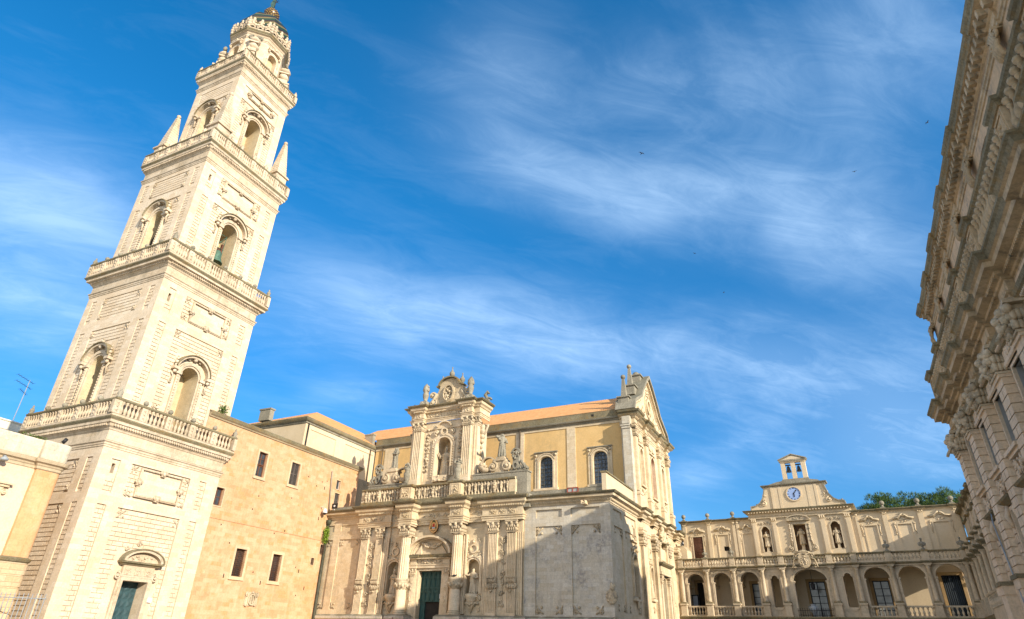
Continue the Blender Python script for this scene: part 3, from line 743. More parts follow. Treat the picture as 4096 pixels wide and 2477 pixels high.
    for k in range(8):
        fr = FR(TC+FR(TC, TH+45*k).n*RR, TH+45*k); mb.fr = fr; s = RR*math.tan(R(22.5))
        F = [('h', -.6, .6, 58.7, 61.5, .6, 0, .6, 0, 5)] if k % 2 == 0 else []
        wall(mb, -s, s, 58, 63.0, F, 0, 0)
        if k % 2 == 0:
            o = [(-.6, 58.7), (-.6, 60.9)]+arc(0, 60.9, .6, .6, 180, 0, 10)[1:-1]+[(.6, 60.9), (.6, 58.7)]
            frame_band(mb, o, .2, 0, .08, 0); frame_band(mb, [(x*1.5, 60.98+(z-60.98)*1.5 if z > 60.98 else z) for x, z in o], .14, 0, .05, 0)
            frame_band(mb, arc(0, 61.6, .9, .42, 165, 15, 10), .12, 0, .35, 0)
            for e in (-1, 1):
                for q, r in ((0, .14), (.25, .12), (.5, .15)): mb.ball((e*.8, .2, 61.6+q), r, 6, 0)
                scroll(mb, e*.35, .15, 62.25, .18, e, 1.3, 0, .07); scroll(mb, e*.75, .05, 60.4, .12, e, 1.2, 0, .05)
            mb.ball((0, .2, 62.5), .16, 6, 0)
    mb.build('octagonal_lantern', t, [TOW, DARK, TOW, TOW, TOW, TOWI])
    for k in (1, 3, 5, 7):   # buttresses on the diagonals carrying urns
        fr = FR(TC+FR(TC, TH+45*k).n*3.0, TH+45*k); mb = MB(fr)
        mb.box(-.5, .5, -.3, 1.15, 56.9, 59.3, 0); mb.box(-.58, .58, -.3, 1.25, 59.3, 59.5, 0); foliage(mb, 0, 1.16, 58.3, .7, 1.2, 10, .1, k)
        mb.box(-.42, .42, -.3, .95, 59.5, 60.1, 0)
        mb.lathe(0, .42, [(.3, 60.1), (.55, 60.4), (.62, 60.7), (.5, 60.95), (.3, 61.05)], 10, flute=.1)
        mb.box(-.5, .5, -.3, .95, 61.05, 61.25, 0)
        mb.lathe(0, .42, [(.35, 61.25), (.62, 61.5), (.68, 61.75), (.3, 61.9)], 10, flute=.12)
        foliage(mb, 0, .45, 62.1, 1.3, .7, 30, .22, 20+k, 1, dep=.9)
        mb.build('urn_buttress', t, [TOWC, GREY])
    mb = MB(f8); oc = octo(RR)
    mb.sweep(oc, [(0, 62.5), (.06, 62.55), (.06, 62.65), (.14, 62.72), (.14, 62.82), (.02, 62.87), (.02, 63.2), (.1, 63.28), (.14, 63.42), (.34, 63.5), (.34, 63.62), (.44, 63.74), (.46, 63.86), (-.3, 63.95)], True, 0, 1)
    mb.build('cornice', t, [TOWC, CAP])
    mb = MB(); 
    for k in range(8):      # pierced cresting
        fr = FR(TC+FR(TC, TH+45*k).n*(RR+.3), TH+45*k); mb.fr = fr; s = (RR+.3)*math.tan(R(22.5))
        mb.box(-s, s, -.1, .02, 63.9, 64.15, 0)
        for i in range(3):
            x = -s+(i+.5)*2*s/3
            for e in (-1, 1):
                scroll(mb, x+e*.24, 0, 64.65, .3, -e, 1.4, 90-e*150, .1, n=5); scroll(mb, x+e*.16, .04, 65.2, .2, e, 1.3, 90, .08, n=5)
                mb.tube([(x+e*.38, 0, 64.1), (x+e*.1, 0, 64.5), (x+e*.05, .05, 65.2)], .09, 4, 0)
            mb.ball((x, 0, 65.6), .18, 6, 0, (1, .7, 1.5)); mb.ball((x, .06, 64.75), .15, 6)
        for q, r in ((0, .22), (.4, .28), (.85, .24), (1.25, .22), (1.6, .1)): mb.ball((s, 0, 64.2+q), r, 6, 0)
    mb.build('cresting', t, [TOWC])
    mb = MB(f8); DP = [(2.8, 63.8), (2.95, 65.1), (2.9, 66.2), (2.68, 67.2), (2.2, 68.2), (1.45, 69.0), (.62, 69.5)]
    for i in range(6):
        a, b = DP[i], DP[i+1]; A, B = octo(a[0]), octo(b[0])
        mb.loft([(x, y, a[1]) for x, y in A], [(x, y, b[1]) for x, y in B], 0)
    mb.build('dome', t, [TILE])
    mb = MB(f8); mb.lathe(0, 0, [(.55, 69.4), (.62, 69.9), (.62, 70.05), (.88, 70.35), (.98, 70.8), (.82, 71.25), (.45, 71.55), (.12, 71.65)], 10)
    mb.build('tiled_knob', t, [TILE2])
    mb = MB(f8); mb.tube([(0, 0, 71.3), (0, 0, 76.2)], .05, 6, 0); mb.ball((0, 0, 71.65), .14, 8, 0)
    mb.tube([(-.3, .3, 73.4), (.3, -.3, 73.4)], .03, 4, 0)
    mb.prism([(-.04, 72.2), (-.9, 72.5), (-.75, 73.0), (-.95, 73.7), (-.5, 74.4), (-.04, 74.6)], -.03, .03, 1)
    scroll(mb, .35, 0, 73.2, .25, 1, 1.2, 0, .03)
    mb.build('weather_vane', t, [BRD, BRZ])
    # obelisks on the third balustrade
    ob = MB(); ob.box(-.72, .72, -.72, .72, 0, 1.5); ob.box(-.88, .88, -.88, .88, 1.5, 1.68); ob.box(-.8, .8, -.8, .8, 1.68, 1.8)
    for i in range(14):
        a = .66*(1-i/14)+.17*i/14; b = .66*(1-(i+1)/14)+.17*(i+1)/14; z = 1.8+i*.32
        ob.prismz([(-a, -a), (a, -a), (a, a), (-a, a)], z, z+.28, 0, b/a); b2 = b*.96; ob.box(-b2, b2, -b2, b2, z+.28, z+.32, 0)
    ob.lathe(0, 0, [(.12, 6.28), (.22, 6.4), (.24, 6.55), (.15, 6.7), (.02, 6.75)], 8, flute=.1)
    oo = ob.build('obelisk', None, [TOWC]); me = oo.data; bpy.data.objects.remove(oo)
    for x in (-1, 1):
        for y in (-1, 1):
            p = f8.w(x*3.95, y*3.95, 44.3); place('obelisk', me, t, p, -R(TH))
    return t
TOWI = stone('tower_inner_render', (.60, .50, .33), (.52, .42, .26), (.8, .34), .2, .05, stain=.4, stc=(.25, .21, .14), bump=.2)
def glazed(name, cols, w, l, diag):
    m = bpy.data.materials.new(name); m.use_nodes = True; nt = m.node_tree; N, mth, mix, ramp = mknodes(nt)
    tc = N('ShaderNodeNewGeometry').outputs['Position']; s = N('ShaderNodeSeparateXYZ', i={0: N('ShaderNodeVectorMath', operation='SUBTRACT', i={0: tc, 1: (TC.x, TC.y, 0)}).outputs[0]})
    a = mth('ARCTAN2', s.outputs[0], s.outputs[1])
    if diag:
        u = mth('FRACT', mth('ADD', mth('MULTIPLY', a, 10/(2*pi)*1), mth('MULTIPLY', s.outputs[2], .9)))
        c = mix(mth('GREATER_THAN', u, .4), cols[0], cols[1]); c = mix(mth('GREATER_THAN', u, .7), c, cols[2])
    else:
        p = mth('PINGPONG', mth('ADD', mth('MULTIPLY', a, 2.2), mth('MULTIPLY', s.outputs[2], 2.6)), .5); q = mth('PINGPONG', mth('SUBTRACT', mth('MULTIPLY', a, 2.2), mth('MULTIPLY', s.outputs[2], 2.6)), .5)
        c = mix(mth('GREATER_THAN', mth('MULTIPLY', p, q), .075), cols[0], cols[1])
    bs = N('ShaderNodeBsdfPrincipled', i={'Base Color': c, 'Roughness': .3}); N('ShaderNodeOutputMaterial', i={0: bs.outputs[0]}); return m
TILE = glazed('glazed_dome_tiles', ((.015, .04, .018), (.15, .12, .04), (.035, .018, .012)), .3, .3, True)
TILE2 = glazed('checkered_glazed_tiles', ((.04, .012, .01), (.30, .20, .03)), .2, .2, False)
VIS = (1, 2)   # sides of the ring that face the square
tower_obj = tower()
# bells hanging in the second storey arch
def bell_mesh(mat):
    mb = MB(); mb.lathe(0, 0, [(.5, 0), (.5, .04), (.44, .1), (.36, .3), (.30, .55), (.27, .75), (.2, .86), (.05, .9), (.05, 1.0)], 20)
    mb.lathe(0, 0, [(.06, -.05), (.06, .05)], 8)
    o = mb.build('bell', None, [mat]); me = o.data; bpy.data.objects.remove(o); return me
fr = face_fr(0, 9.15); p = fr.w(-.3, -.55, 32.1)
tb = thing('bell', 'green bronze bell hanging in the right-hand arch of the bell tower\'s third tier', 'bell', p)
o = place('bell_body', bell_mesh(BRZ), tb, p, 0, (1.35, 1.35, 1.5))
mb = MB(fr); 
for x in (-.75, .12): mb.tube([(x, -.45, 31.6), (x, -.45, 35.3)], .035, 4, 0)
for z in (33.7, 34.4, 35.2): mb.tube([(-.75, -.45, z), (.12, -.45, z)], .035, 4, 0)
mb.tube([(-.75, -.45, 33.7), (.12, -.45, 35.2)], .03, 4, 0); mb.build('bell_frame', tb, [BRZ])
mb = MB(fr); mb.box(-.1, .12, -.65, -.45, 33.2, 34.3, 0); mb.box(-.5, .1, -.62, -.48, 33.5, 33.68, 0); mb.build('headstock', tb, [WOOD])
fr = face_fr(1, 9.15); p = fr.w(.1, -.7, 33.0)
mb = MB(fr)
for r in (.95, .82): mb.tube([(.25+r*cos(pi*i/12), -.75+.25*sin(pi*i/12), 32.95+r*sin(pi*i/12)) for i in range(25)], .04, 5)
for i in range(8): mb.tube([(.25, -.75, 32.95), (.25+.95*cos(pi*i/4), -.75+.25*sin(pi*i/4), 32.95+.95*sin(pi*i/4))], .03, 4)
mb.build('bell_wheel', tower_obj, [BRD])
# ================================================================ golden palace wall joining tower and cathedral
PFR = FR(TC-(TU+TV)*5.25+TV*.15, 25.4)
def shutters(mb, x0, x1, z0, z1, y, m=0):
    xm = (x0+x1)/2
    for a, b in ((x0, xm-.02), (xm+.02, x1)):
        mb.box(a, a+.06, y, y+.06, z0, z1, m); mb.box(b-.06, b, y, y+.06, z0, z1, m)
        for z in (z0, (z0+z1)/2-.03, z1-.08): mb.box(a+.06, b-.06, y, y+.06, z, z+.08, m)
        n = int((z1-z0)/.1)
        for i in range(n):
            z = z0+(i+.3)*(z1-z0)/n
            mb.face([(a+.06, y+.01, z+.06), (b-.06, y+.01, z+.06), (b-.06, y+.05, z), (a+.06, y+.05, z)], m)
def casement(parent, fr, x0, x1, z0, z1, y, cols=2, rows=2, wood=WOOD, glass=GLS, curtain=None, t=.08, name='window'):
    mb = MB(fr); e = t
    mb.box(x0, x0+e, y, y+.07, z0, z1); mb.box(x1-e, x1, y, y+.07, z0, z1); mb.box(x0+e, x1-e, y, y+.07, z0, z0+e); mb.box(x0+e, x1-e, y, y+.07, z1-e, z1)
    W_, H_ = x1-x0-2*e, z1-z0-2*e
    for i in range(1, cols): x = x0+e+W_*i/cols; mb.box(x-e*.5, x+e*.5, y, y+.065, z0+e, z1-e)
    for j in range(1, rows): z = z0+e+H_*j/rows; mb.box(x0+e, x1-e, y+.005, y+.06, z-e*.3, z+e*.3)
    o = mb.build(name, parent, [wood])
    g = MB(fr); g.face([(x0+e, y+.02, z0+e), (x1-e, y+.02, z0+e), (x1-e, y+.02, z1-e), (x0+e, y+.02, z1-e)]); g.build('pane', o, [glass])
    if curtain:
        g = MB(fr); g.face([(x0+e, y-.12, z0), (x0+e+W_*.55, y-.12, z0), (x0+e+W_*.55, y-.12, z1), (x0+e, y-.12, z1)]); g.build('curtain', o, [curtain])
    return o
def surround(parent, fr, x0, x1, z0, z1, w, y0=0, y1=.05, mat=None, sill=True, name='window_surround'):
    mb = MB(fr); frame_band(mb, [(x0, z0), (x0, z1), (x1, z1), (x1, z0)], w, y0, y1, 0, True)
    if sill: mb.box(x0-w-.03, x1+w+.03, y0, y1+.06, z0-w-.06, z0-w+.02)
    return mb.build(name, parent, [mat])
def palace():
    f = PFR; p = f.w(20, -3, 0)
    t = thing('palace', 'golden ashlar palace with plain wall and barred windows between the bell tower and the cathedral', 'palace', p)
    WIN = [(14.37, 15.42, 14.18, 16.43), (18.67, 19.84, 14.33, 16.47), (10.43, 11.46, 10.9, 12.38), (14.2, 15.38, 5.65, 7.87), (18.57, 19.72, 5.63, 7.91), (25.6, 26.25, 15.25, 16.2), (25.63, 26.4, 13.4, 14.85), (23.65, 24.08, 7.5, 8.14), (24.7, 25.2, 8.65, 9.5)]
    F = [('h', a, b, c, d, 0, 0, dp, 0, 1) for (a, b, c, d), dp in zip(WIN, (.35, .3, .45, .45, .45, .25, .25, .2, .25))]
    rg = random.Random(4)
    for i in range(26):   # putlog holes and slits
        x, z = rg.uniform(11, 25), rg.uniform(4, 17.5)
        if any(a-.5 < x < b+.5 and c-.5 < z < d+.5 for a, b, c, d in WIN): continue
        F.append(('h', x, x+.1, z, z+.13+(.2 if i % 3 == 0 else 0), 0, 0, .2, 1, 1))
    mb = MB(f); wall(mb, 8, 29.2, 0, 17.95, F)
    mb.face([(29.2, 0, 0), (29.2, -7.5, 0), (29.2, -7.5, 17.95), (29.2, 0, 17.95)])
    mb.face([(8, -2.5, 17.95), (29.2, -2.5, 17.95), (29.2, 0, 17.95), (8, 0, 17.95)], 2)
    mb.box(8, 24.4, 0, .03, 0, 9.85, 0, 'b') if False else None
    mb.build('wall', t, [PAL, DARK, CAP])
    mb = MB(f)
    mb.sweep([(8, 0), (29.2, 0), (29.2, -3)], [(0, 17.85), (.1, 17.9), (.14, 18.0), (.26, 18.08), (.3, 18.2), (.34, 18.32), (.2, 18.42), (-.5, 18.5)], False, 0, 1)
    mb.build('cornice', t, [stone('palace_coping', (.46, .37, .24), (.34, .27, .17), None, stain=.6, stc=(.2, .17, .12), top=.9, bump=.5), CAP])
    mb = MB(f); mb.sweep([(5.5, 0), (25.3, 0)], [(0, 9.84), (.045, 9.87), (.045, 9.94), (0, 9.97)], False, 0); mb.build('string_course', t, [PAL])
    PALT = stone('pale_window_trim', (.62, .48, .30), None, None, stain=.3, bump=.2)
    for i, (w_, s) in enumerate(((.2, 1), (.2, 1), (.1, 0), (.22, 1), (.22, 1), (.06, 0), (.07, 0), (.05, 0), (.06, 0))): surround(t, f, *WIN[i], w_, 0, .05, PALT, bool(s))
    casement(t, f, 14.38, 15.41, 14.2, 15.22, -.28, 2, 1, WOOD); casement(t, f, 14.38, 15.41, 15.28, 16.42, -.28, 2, 2, WOOD)
    mb = MB(f); shutters(mb, 18.69, 19.82, 14.35, 16.45, -.18); mb.build('shutter', t, [SHUT])
    casement(t, f, 10.45, 11.44, 10.92, 12.36, -.3, 2, 2, WOOD, GLS, plain('drawn_blind', (.62, .45, .22), .8))
    for i in (3, 4):
        a, b, c, d = WIN[i]; mb = MB(f); n, k = 8, 15
        for j in range(n): x = a+(j+.5)*(b-a)/n; mb.tube([(x, -.2, c), (x, -.2, d)], .022, 4)
        for j in range(k): z = c+(j+.5)*(d-c)/k; mb.tube([(a, -.2, z), (b, -.2, z)], .02, 4)
        mb.build('window_grille', t, [IRON]); casement(t, f, a, b, c, d, -.42, 2, 3, WOOD)
    casement(t, f, 25.6, 26.25, 15.25, 16.2, -.2, 1, 1, plain('pale_frame', (.4, .37, .33)), GLS)
    mb = MB(f); shutters(mb, 25.64, 26.39, 13.42, 14.83, -.15); mb.build('shutter', t, [SHUT])
    for i in (7, 8):
        a, b, c, d = WIN[i]; mb = MB(f)
        q = .05 if i == 7 else .3
        for j in range(3): x = a+(j+.5)*(b-a)/3; mb.tube([(x, 0, c), (x, q, c+.05), (x, q, d-.05), (x, 0, d)], .018, 4)
        for j in range(4): z = c+(j+.3)*(d-c)/4; mb.tube([(a, 0, z), (a, q, z), (b, q, z), (b, 0, z)], .018, 4)
        mb.build('window_grille', t, [IRON])
    mb = MB(f); x, z = 16.95, 3.98
    mb.box(x-.72, x+.72, 0, .08, z-.5, z+.58); frame_band(mb, arc(x, z, .42, .46, 0, 360, 18), .1, .05, .2)
    for e in (-1, 1): scroll(mb, x+e*.55, .1, z+.38, .2, -e, 1.4, 90, .07); scroll(mb, x+e*.5, .1, z-.4, .16, e, 1.3, 0, .06); mb.box(x+e*.12-.05, x+e*.12+.05, .08, .16, z-.3, z+.3)
    mb.ball((x, .15, z+.55), .14, 6); mb.build('coat_of_arms', t, [ORN])
    mb = MB(f); mb.tube([(24.55, .12, 16.9), (24.62, .12, 16.0), (25.0, .12, 12.8)], .07, 6); mb.build('chimney_flue', t, [plain('flue_grey', (.33, .28, .21))])
    # upper block behind, with hipped tile roof
    g = f.sub(22.0, -2.4); mb = MB(g); L2 = 13.0
    wall(mb, 0, L2, 17.5, 21.95, [('r', .9, 5.2, 17.5, 21.3, .08, 1), ('r', 6.9, 12.3, 17.5, 21.3, .08, 1)])
    h = MB(g); 
    mb.face([(0, 0, 17.5), (0, -14, 17.5), (0, -14, 21.95), (0, 0, 21.95)])
    mb.build('upper_wall', t, [PLS, stone('palace_plaster', (.66, .54, .38), (.62, .47, .29), None, stain=.3, stc=(.6, .46, .3), bump=.15)])
    mb = MB(g); mb.sweep([(0, -14), (0, 0), (L2, 0)], [(0, 21.75), (.1, 21.8), (.12, 21.95), (.3, 22.05), (.38, 22.2), (.42, 22.35), (.3, 22.45), (-.3, 22.5)], False, 0, 1)
    mb.build('upper_cornice', t, [GREY, CAP])
    mb = MB(g); e = .25; rz = 25.7; ry = -5.0
    def rf(P, m=0):
        a, b = Vector(P[0]), Vector(P[1]); u = (b-a).normalized(); n = (b-a).cross(Vector(P[2])-a).normalized(); v = n.cross(u)
        mb.face(P, m, uv=[((Vector(p)-a).dot(u), (Vector(p)-a).dot(v)) for p in P])
    rf([(-e, e, 22.47), (L2+3, e, 22.47), (L2+3, ry, rz), (6.6, ry, rz)])
    rf([(-e, -13, 22.47), (-e, e, 22.47), (6.6, ry, rz)])
    mb.build('roof', t, [ROOF])
    for x, y, w in ((-1.8, -4.2, .6), (12.1, -.6, .5)):
        mb = MB(g); z = 22.6 if x > 0 else 21.9
        mb.box(x-w*.5, x+w*.5, y-w*1.3, y-w*1.0, z, z+1.2); mb.box(x-w*.5, x+w*.5, y+w*.9, y+w*1.2, z, z+1.2); mb.box(x-w*.5, x-w*.42, y-w*1.0, y+w*.9, z, z+1.2); mb.box(x-w*.62, x+w*.62, y-w*1.45, y+w*1.35, z+1.2, z+1.36)
        mb.box(x+w*.2, x+w*.4, y-w*1.0, y+w*.9, z, z+.5)
        mb.build('chimney', t, [GREY])
    mb = MB(g); mb.tube([(.35, .12, 21.8), (.35, .12, 17.9)], .08, 8); mb.build('downpipe', t, [BLK])
    mb = MB(g); mb.tube([(11.6, .12, 21.9), (11.6, .12, 17.0)], .07, 8); mb.build('downpipe', t, [PIPE])
    # low link between palace and cathedral roof terrace
    mb = MB(f); wall(mb, 29.2, 33.5, 12.3, 17.6, [('h', .2+29.2, 30.1, 14.3, 15.35, 0, 0, .3, 1, 1)], -1.3); mb.build('link_wall', t, [GREY, DARK])
    casement(t, f, 29.4, 30.1, 14.3, 15.35, -1.55, 1, 1, WOOD, GLS)
palace()
def shrub(name, label, loc, fr, pts, r, n, seed, cat='plant', size=.09, mat=None, down=0, parts=True):
    """leafy tuft: many small leaf faces round a few twigs"""
    t = thing(name, label, cat, loc); rg = random.Random(seed); mb = MB(); tw = MB()
    for p in pts:
        c = Vector(p); tw.tube([loc, (Vector(loc)+c)/2+Vector((0, 0, .1)), c], .02, 4)
        for i in range(n):
            d = Vector((rg.gauss(0, 1), rg.gauss(0, 1), rg.gauss(0, 1))).normalized()*r*rg.random()**.4
            q = c+d; q.z -= down*rg.random()
            u = Vector((rg.gauss(0, 1), rg.gauss(0, 1), rg.gauss(0, 1))).normalized(); v = u.cross(Vector((rg.gauss(0, 1), rg.gauss(0, 1), 1))).normalized()
            s = size*rg.uniform(.6, 1.3); mb.face([q-u*s, q-v*s*.5, q+u*s, q+v*s*.5])
    mb.build('foliage', t, [mat or LEAF]); tw.build('stem', t, [PIPE]); return t
o = PFR.w(9.2, .0, 18.5)
shrub('shrub', 'small green shrub growing on the palace roof edge beside the bell tower', o, None, [PFR.w(9.3, .1, 18.9), PFR.w(9.0, .3, 18.8)], .4, 90, 3, 'shrub')
o = PFR.w(25.0, .3, 11.2)
shrub('climbing_plant', 'bright green caper plant hanging over the black drainpipe where palace meets cathedral', o, None, [PFR.w(24.9, .4, 11.1), PFR.w(24.8, .45, 10.7), PFR.w(24.85, .4, 10.3)], .36, 170, 5, 'plant', .08, plain('bright_leaf', (.16, .26, .02), .6, var=.4, sc=6), .5)
mb = MB(PFR); mb.tube([(25.17, .2, 11.6), (25.2, .2, 2.5), (25.2, .2, 0)], .15, 8); mb.lathe(25.17, .2, [(.15, 11.4), (.28, 11.75), (.28, 11.95)], 8)
o = mb.build('drainpipe', None, [plain('tarred_pipe', (.055, .055, .035), .6, var=.4)]); tag(o, 'thick dark drainpipe running down the corner between palace and cathedral', 'drainpipe')
p = PFR.w(24.0, .5, 12.6); t = thing('security_camera', 'white dome security camera on the palace corner above the drainpipe', 'camera', p); mb = MB(PFR)
mb.lathe(24.0, .5, [(.26, 12.45), (.24, 12.6), (.14, 12.85), (.05, 12.9)], 10); mb.build('housing', t, [PNT]); mb = MB(PFR); mb.tube([(24.0, .5, 12.85), (23.9, .3, 13.0), (23.85, 0, 13.0)], .05, 6); mb.build('bracket', t, [PNT]); mb = MB(PFR); mb.ball((24.0, .5, 12.44), .19, 8); mb.build('lens', t, [BLK])
# ================================================================ cathedral
CFR = FR((-18.55, 66.9), 117); GC = CFR.w(30.6, 0, 0); GFR = FR((GC.x, GC.y), 27)
cath = thing('cathedral', 'pale limestone cathedral with carved side portal, tall niche aedicule and gabled front', 'cathedral', CFR.w(15, -3, 0))
def ent_profile(zb, zt, out, frieze=True):
    H = zt-zb
    return [(0, zb), (.05, zb+.02), (.05, zb+H*.1), (.1, zb+H*.11), (.1, zb+H*.18), (.18, zb+H*.2), (.18, zb+H*.235), (.04, zb+H*.25), (.04, zb+H*.55), (.14, zb+H*.58), (.2, zb+H*.66), (out*.55, zb+H*.74), (out*.62, zb+H*.86), (out*.8, zb+H*.89), (out*.95, zb+H*.95), (out, zb+H), (-.6, zb+H+.08)]
def cath_side():
    f = CFR; t = cath
    # ---- main wall with its sunk panels, niches and door
    F = [('r', .0, .93, 10.75, 11.4, .1, 0), ('r', 1.8, 4.6, 10.75, 11.36, .1, 0), ('r', 0, .95, 3.6, 10.0, .12, 0), ('r', 1.78, 4.6, 3.6, 10.0, .12, 0)]
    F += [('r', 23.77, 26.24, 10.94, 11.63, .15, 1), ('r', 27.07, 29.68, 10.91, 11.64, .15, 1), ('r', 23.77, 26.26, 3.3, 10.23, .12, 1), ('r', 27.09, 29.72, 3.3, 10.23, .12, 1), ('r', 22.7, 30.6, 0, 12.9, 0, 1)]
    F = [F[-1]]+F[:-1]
    for a in (8.36, 16.99): F += [('h', a, a+1.35, 4.9, 7.74, .67, 0, .75, 0, 0)]
    F += [('h', 12.0, 14.5, 0, 6.85, 0, 0, .55, 0, 2)]
    mb = MB(f); wall(mb, 0, 30.6, 0, 12.9, F); mb.face([(0, -9, 12.95), (30.6, -9, 12.95), (30.6, 0, 12.95), (0, 0, 12.95)], 0)
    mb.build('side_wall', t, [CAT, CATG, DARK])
    K = [(x, -.1, z, .6, e, g) for x, e in ((.9, -1), (1.78, 1), (4.5, -1)) for z, g in ((9.95, -1), (3.65, 1))]
    K += [(x, -.1, z, .72, e, g) for x, e in ((23.77, 1), (26.25, -1), (27.08, 1), (29.7, -1)) for z, g in ((10.2, -1), (3.33, 1))]
    knots(t, f, ORN, K)
    # ---- plinth
    path = [(0, 0), (4.5, 0), (4.5, .5), (8.45, .5), (8.45, .15), (9.9, .15), (9.9, 1.5), (11.6, 1.5), (11.6, .15)]
    path2 = [(15.1, .15), (15.1, 1.5), (17.3, 1.5), (17.3, .15), (18.7, .15), (18.7, .5), (23.0, .5), (23.0, 0), (30.6, 0), (30.6, .01)]
    for i, pth in enumerate((path, path2)):
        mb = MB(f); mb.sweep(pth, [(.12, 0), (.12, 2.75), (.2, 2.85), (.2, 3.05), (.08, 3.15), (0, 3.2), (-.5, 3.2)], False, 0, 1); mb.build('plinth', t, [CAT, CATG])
    # ---- pilaster groups
    def pil_group(xs, ends, lab):
        mb = MB(f)
        for a, b in xs:
            fluted(mb, a, b, .0, .42, 6.15, 9.85, 7); fluted(mb, a, b, .0, .42, 3.4, 5.25, 7)
            mb.box(a-.06, b+.06, 0, .5, 3.2, 3.3); mb.box(a-.03, b+.03, 0, .46, 3.3, 3.42)
        for a, b in ends: fluted(mb, a, b, 0, .24, 3.3, 9.85, 3)
        mb.box(min(x[0] for x in xs+ends), max(x[1] for x in xs+ends), 0, .18, 3.2, 10.9)
        mb.build('fluted_pilasters', t, [CATF])
        for a, b in xs:
            c, w = (a+b)/2, b-a
            m2 = MB(f); capital(m2, c, .22, 9.85, w*1.12, 1.0, .55); m2.build('capital', t, [ORN])
            m2 = MB(f)     # leafy basket round the waist of the pilaster
            m2.box(a-.05, b+.05, 0, .5, 5.75, 6.15)
            for i in range(6):
                x = a-.02+(i+.5)*(w+.04)/6; m2.ball((x, .5, 5.93), .1, 5, 0, (.9, .7, 2)); m2.ball((x, .54, 6.15), .1, 5, 0, (1, .8, .7))
            for e in (-1, 1): scroll(m2, c+e*w*.42, .4, 5.5, .2, -e, 1.2, 90, .09)
            for x in (-.2, 0, .2): m2.ball((c+x, .5, 5.45), .12, 5, 0, (.9, .7, 1.8))
            m2.ball((c, .5, 5.1), .12, 6); m2.box(a+.05, b-.05, 0, .42, 5.25, 5.8); m2.build('leaf_basket', t, [ORN])
        c = (xs[0][1]+xs[1][0])/2; m2 = MB(f)   # hanging carvings between the pilasters
        for z, w, n in ((9.1, .55, 14), (8.2, .42, 10), (7.4, .5, 10), (6.5, .5, 12), (5.9, .4, 8), (4.9, .45, 9), (4.1, .5, 12)):
            foliage(m2, c, .22, z, w, .62, n, .1, int(z*10), dep=.8)
        scroll(m2, c-.16, .2, 9.4, .17, 1, 1.3, 90, .06); scroll(m2, c+.16, .2, 9.4, .17, -1, 1.3, 90, .06); frame_band(m2, arc(c, 6.45, .22, .28, 0, 360, 14), .07, .18, .3)
        m2.box(c-.1, c+.1, .17, .22, 3.7, 9.5); m2.build('hanging_ornament', t, [ORN])
    pil_group([(4.98, 5.8), (6.8, 7.58)], [(4.6, 4.9), (7.68, 8.25)], 'l')
    pil_group([(19.33, 20.18), (21.2, 22.04)], [(18.75, 19.2), (22.14, 22.6)], 'r')
    # ---- niches
    for i, a in enumerate((8.36, 16.99)):
        b = a+1.35; c = (a+b)/2; mb = MB(f)
        o = [(a, 4.9), (a, 7.07)]+arc(c, 7.07, .675, .67, 180, 0, 12)[1:-1]+[(b, 7.07), (b, 4.9)]
        frame_band(mb, o, .14, 0, .1); frame_band(mb, [(c+(x-c)*1.28, z if z < 7.08 else 7.07+(z-7.07)*1.28) for x, z in o], .09, 0, .16)
        for e in (-1, 1):
            scroll(mb, c+e*.65, .08, 7.75, .16, e, 1.3, -90, .06); mb.box(c+e*.83-.1, c+e*.83+.1, 0, .14, 7.2, 7.95)
            mb.tube([(c, .1, 8.05), (c+e*.3, .12, 7.85), (c+e*.75, .1, 7.98)], .07, 5)
            foliage(mb, c+e*.6, .05, 9.35, .3, .4, 6, .09, i); foliage(mb, c+e*.62, .05, 8.25, .25, .5, 6, .08, i+5)
            scroll(mb, c+e*.72, .1, 4.55, .2, -e, 1.5, 90, .08); mb.tube([(c+e*.75, .08, 4.1), (c+e*.45, .2, 4.2), (c+e*.15, .2, 3.85), (c, .12, 3.4)], .07, 5)
            foliage(mb, c+e*.68, .05, 3.7, .3, .45, 7, .08, i+9)
        frame_band(mb, arc(c, 8.62, .42, .40, 0, 360, 20), .12, .0, .14); mb.ball((c, .15, 9.2), .13, 6); mb.ball((c, .12, 9.4), .08, 5)
        mb.box(c-.72, c+.72, 0, .34, 4.62, 4.72); mb.lathe(c, 0, [(.12, 3.6), (.3, 4.05), (.42, 4.35), (.62, 4.62), (.62, 4.9)], 12); foliage(mb, c, .3, 4.3, .6, .6, 12, .12, i+3)
        mb.build('niche', t, [CATF])
    # ---- free-standing columns and the portal
    for cx_ in (10.72, 16.4):
        mb = MB(f)
        mb.lathe(cx_, .85, [(.6, 3.2), (.6, 3.32), (.52, 3.38), (.56, 3.46), (.48, 3.55), (.47, 5.25)], 30, flute=.04)
        mb.lathe(cx_, .85, [(.5, 6.15), (.49, 7.2), (.44, 9.8)], 30, smooth=False, flute=.14)
        mb.lathe(cx_, .85, [(.5, 9.74), (.5, 9.86)], 20); mb.build('column', t, [CATF])
        mb = MB(f); mb.lathe(cx_, .85, [(.48, 5.2), (.52, 5.35), (.62, 5.45), (.62, 5.75), (.55, 5.8), (.62, 5.95), (.68, 6.15), (.5, 6.16)], 20, flute=.08)
        for i in range(14): a = 2*pi*i/14; mb.ball((cx_+.6*cos(a), .85+.6*sin(a), 5.55+.1*(i % 2)), .14, 5, 0, (1, 1, 1.3))
        mb.build('leaf_basket', t, [ORN])
        mb = MB(f); capital(mb, cx_, .85, 9.85, 1.05, 1.0); mb.build('capital', t, [ORN])
        mb = MB(f); fluted(mb, cx_-.5, cx_+.62, 0, .3, 3.3, 9.85, 6); mb.build('rear_pilaster', t, [CATF])
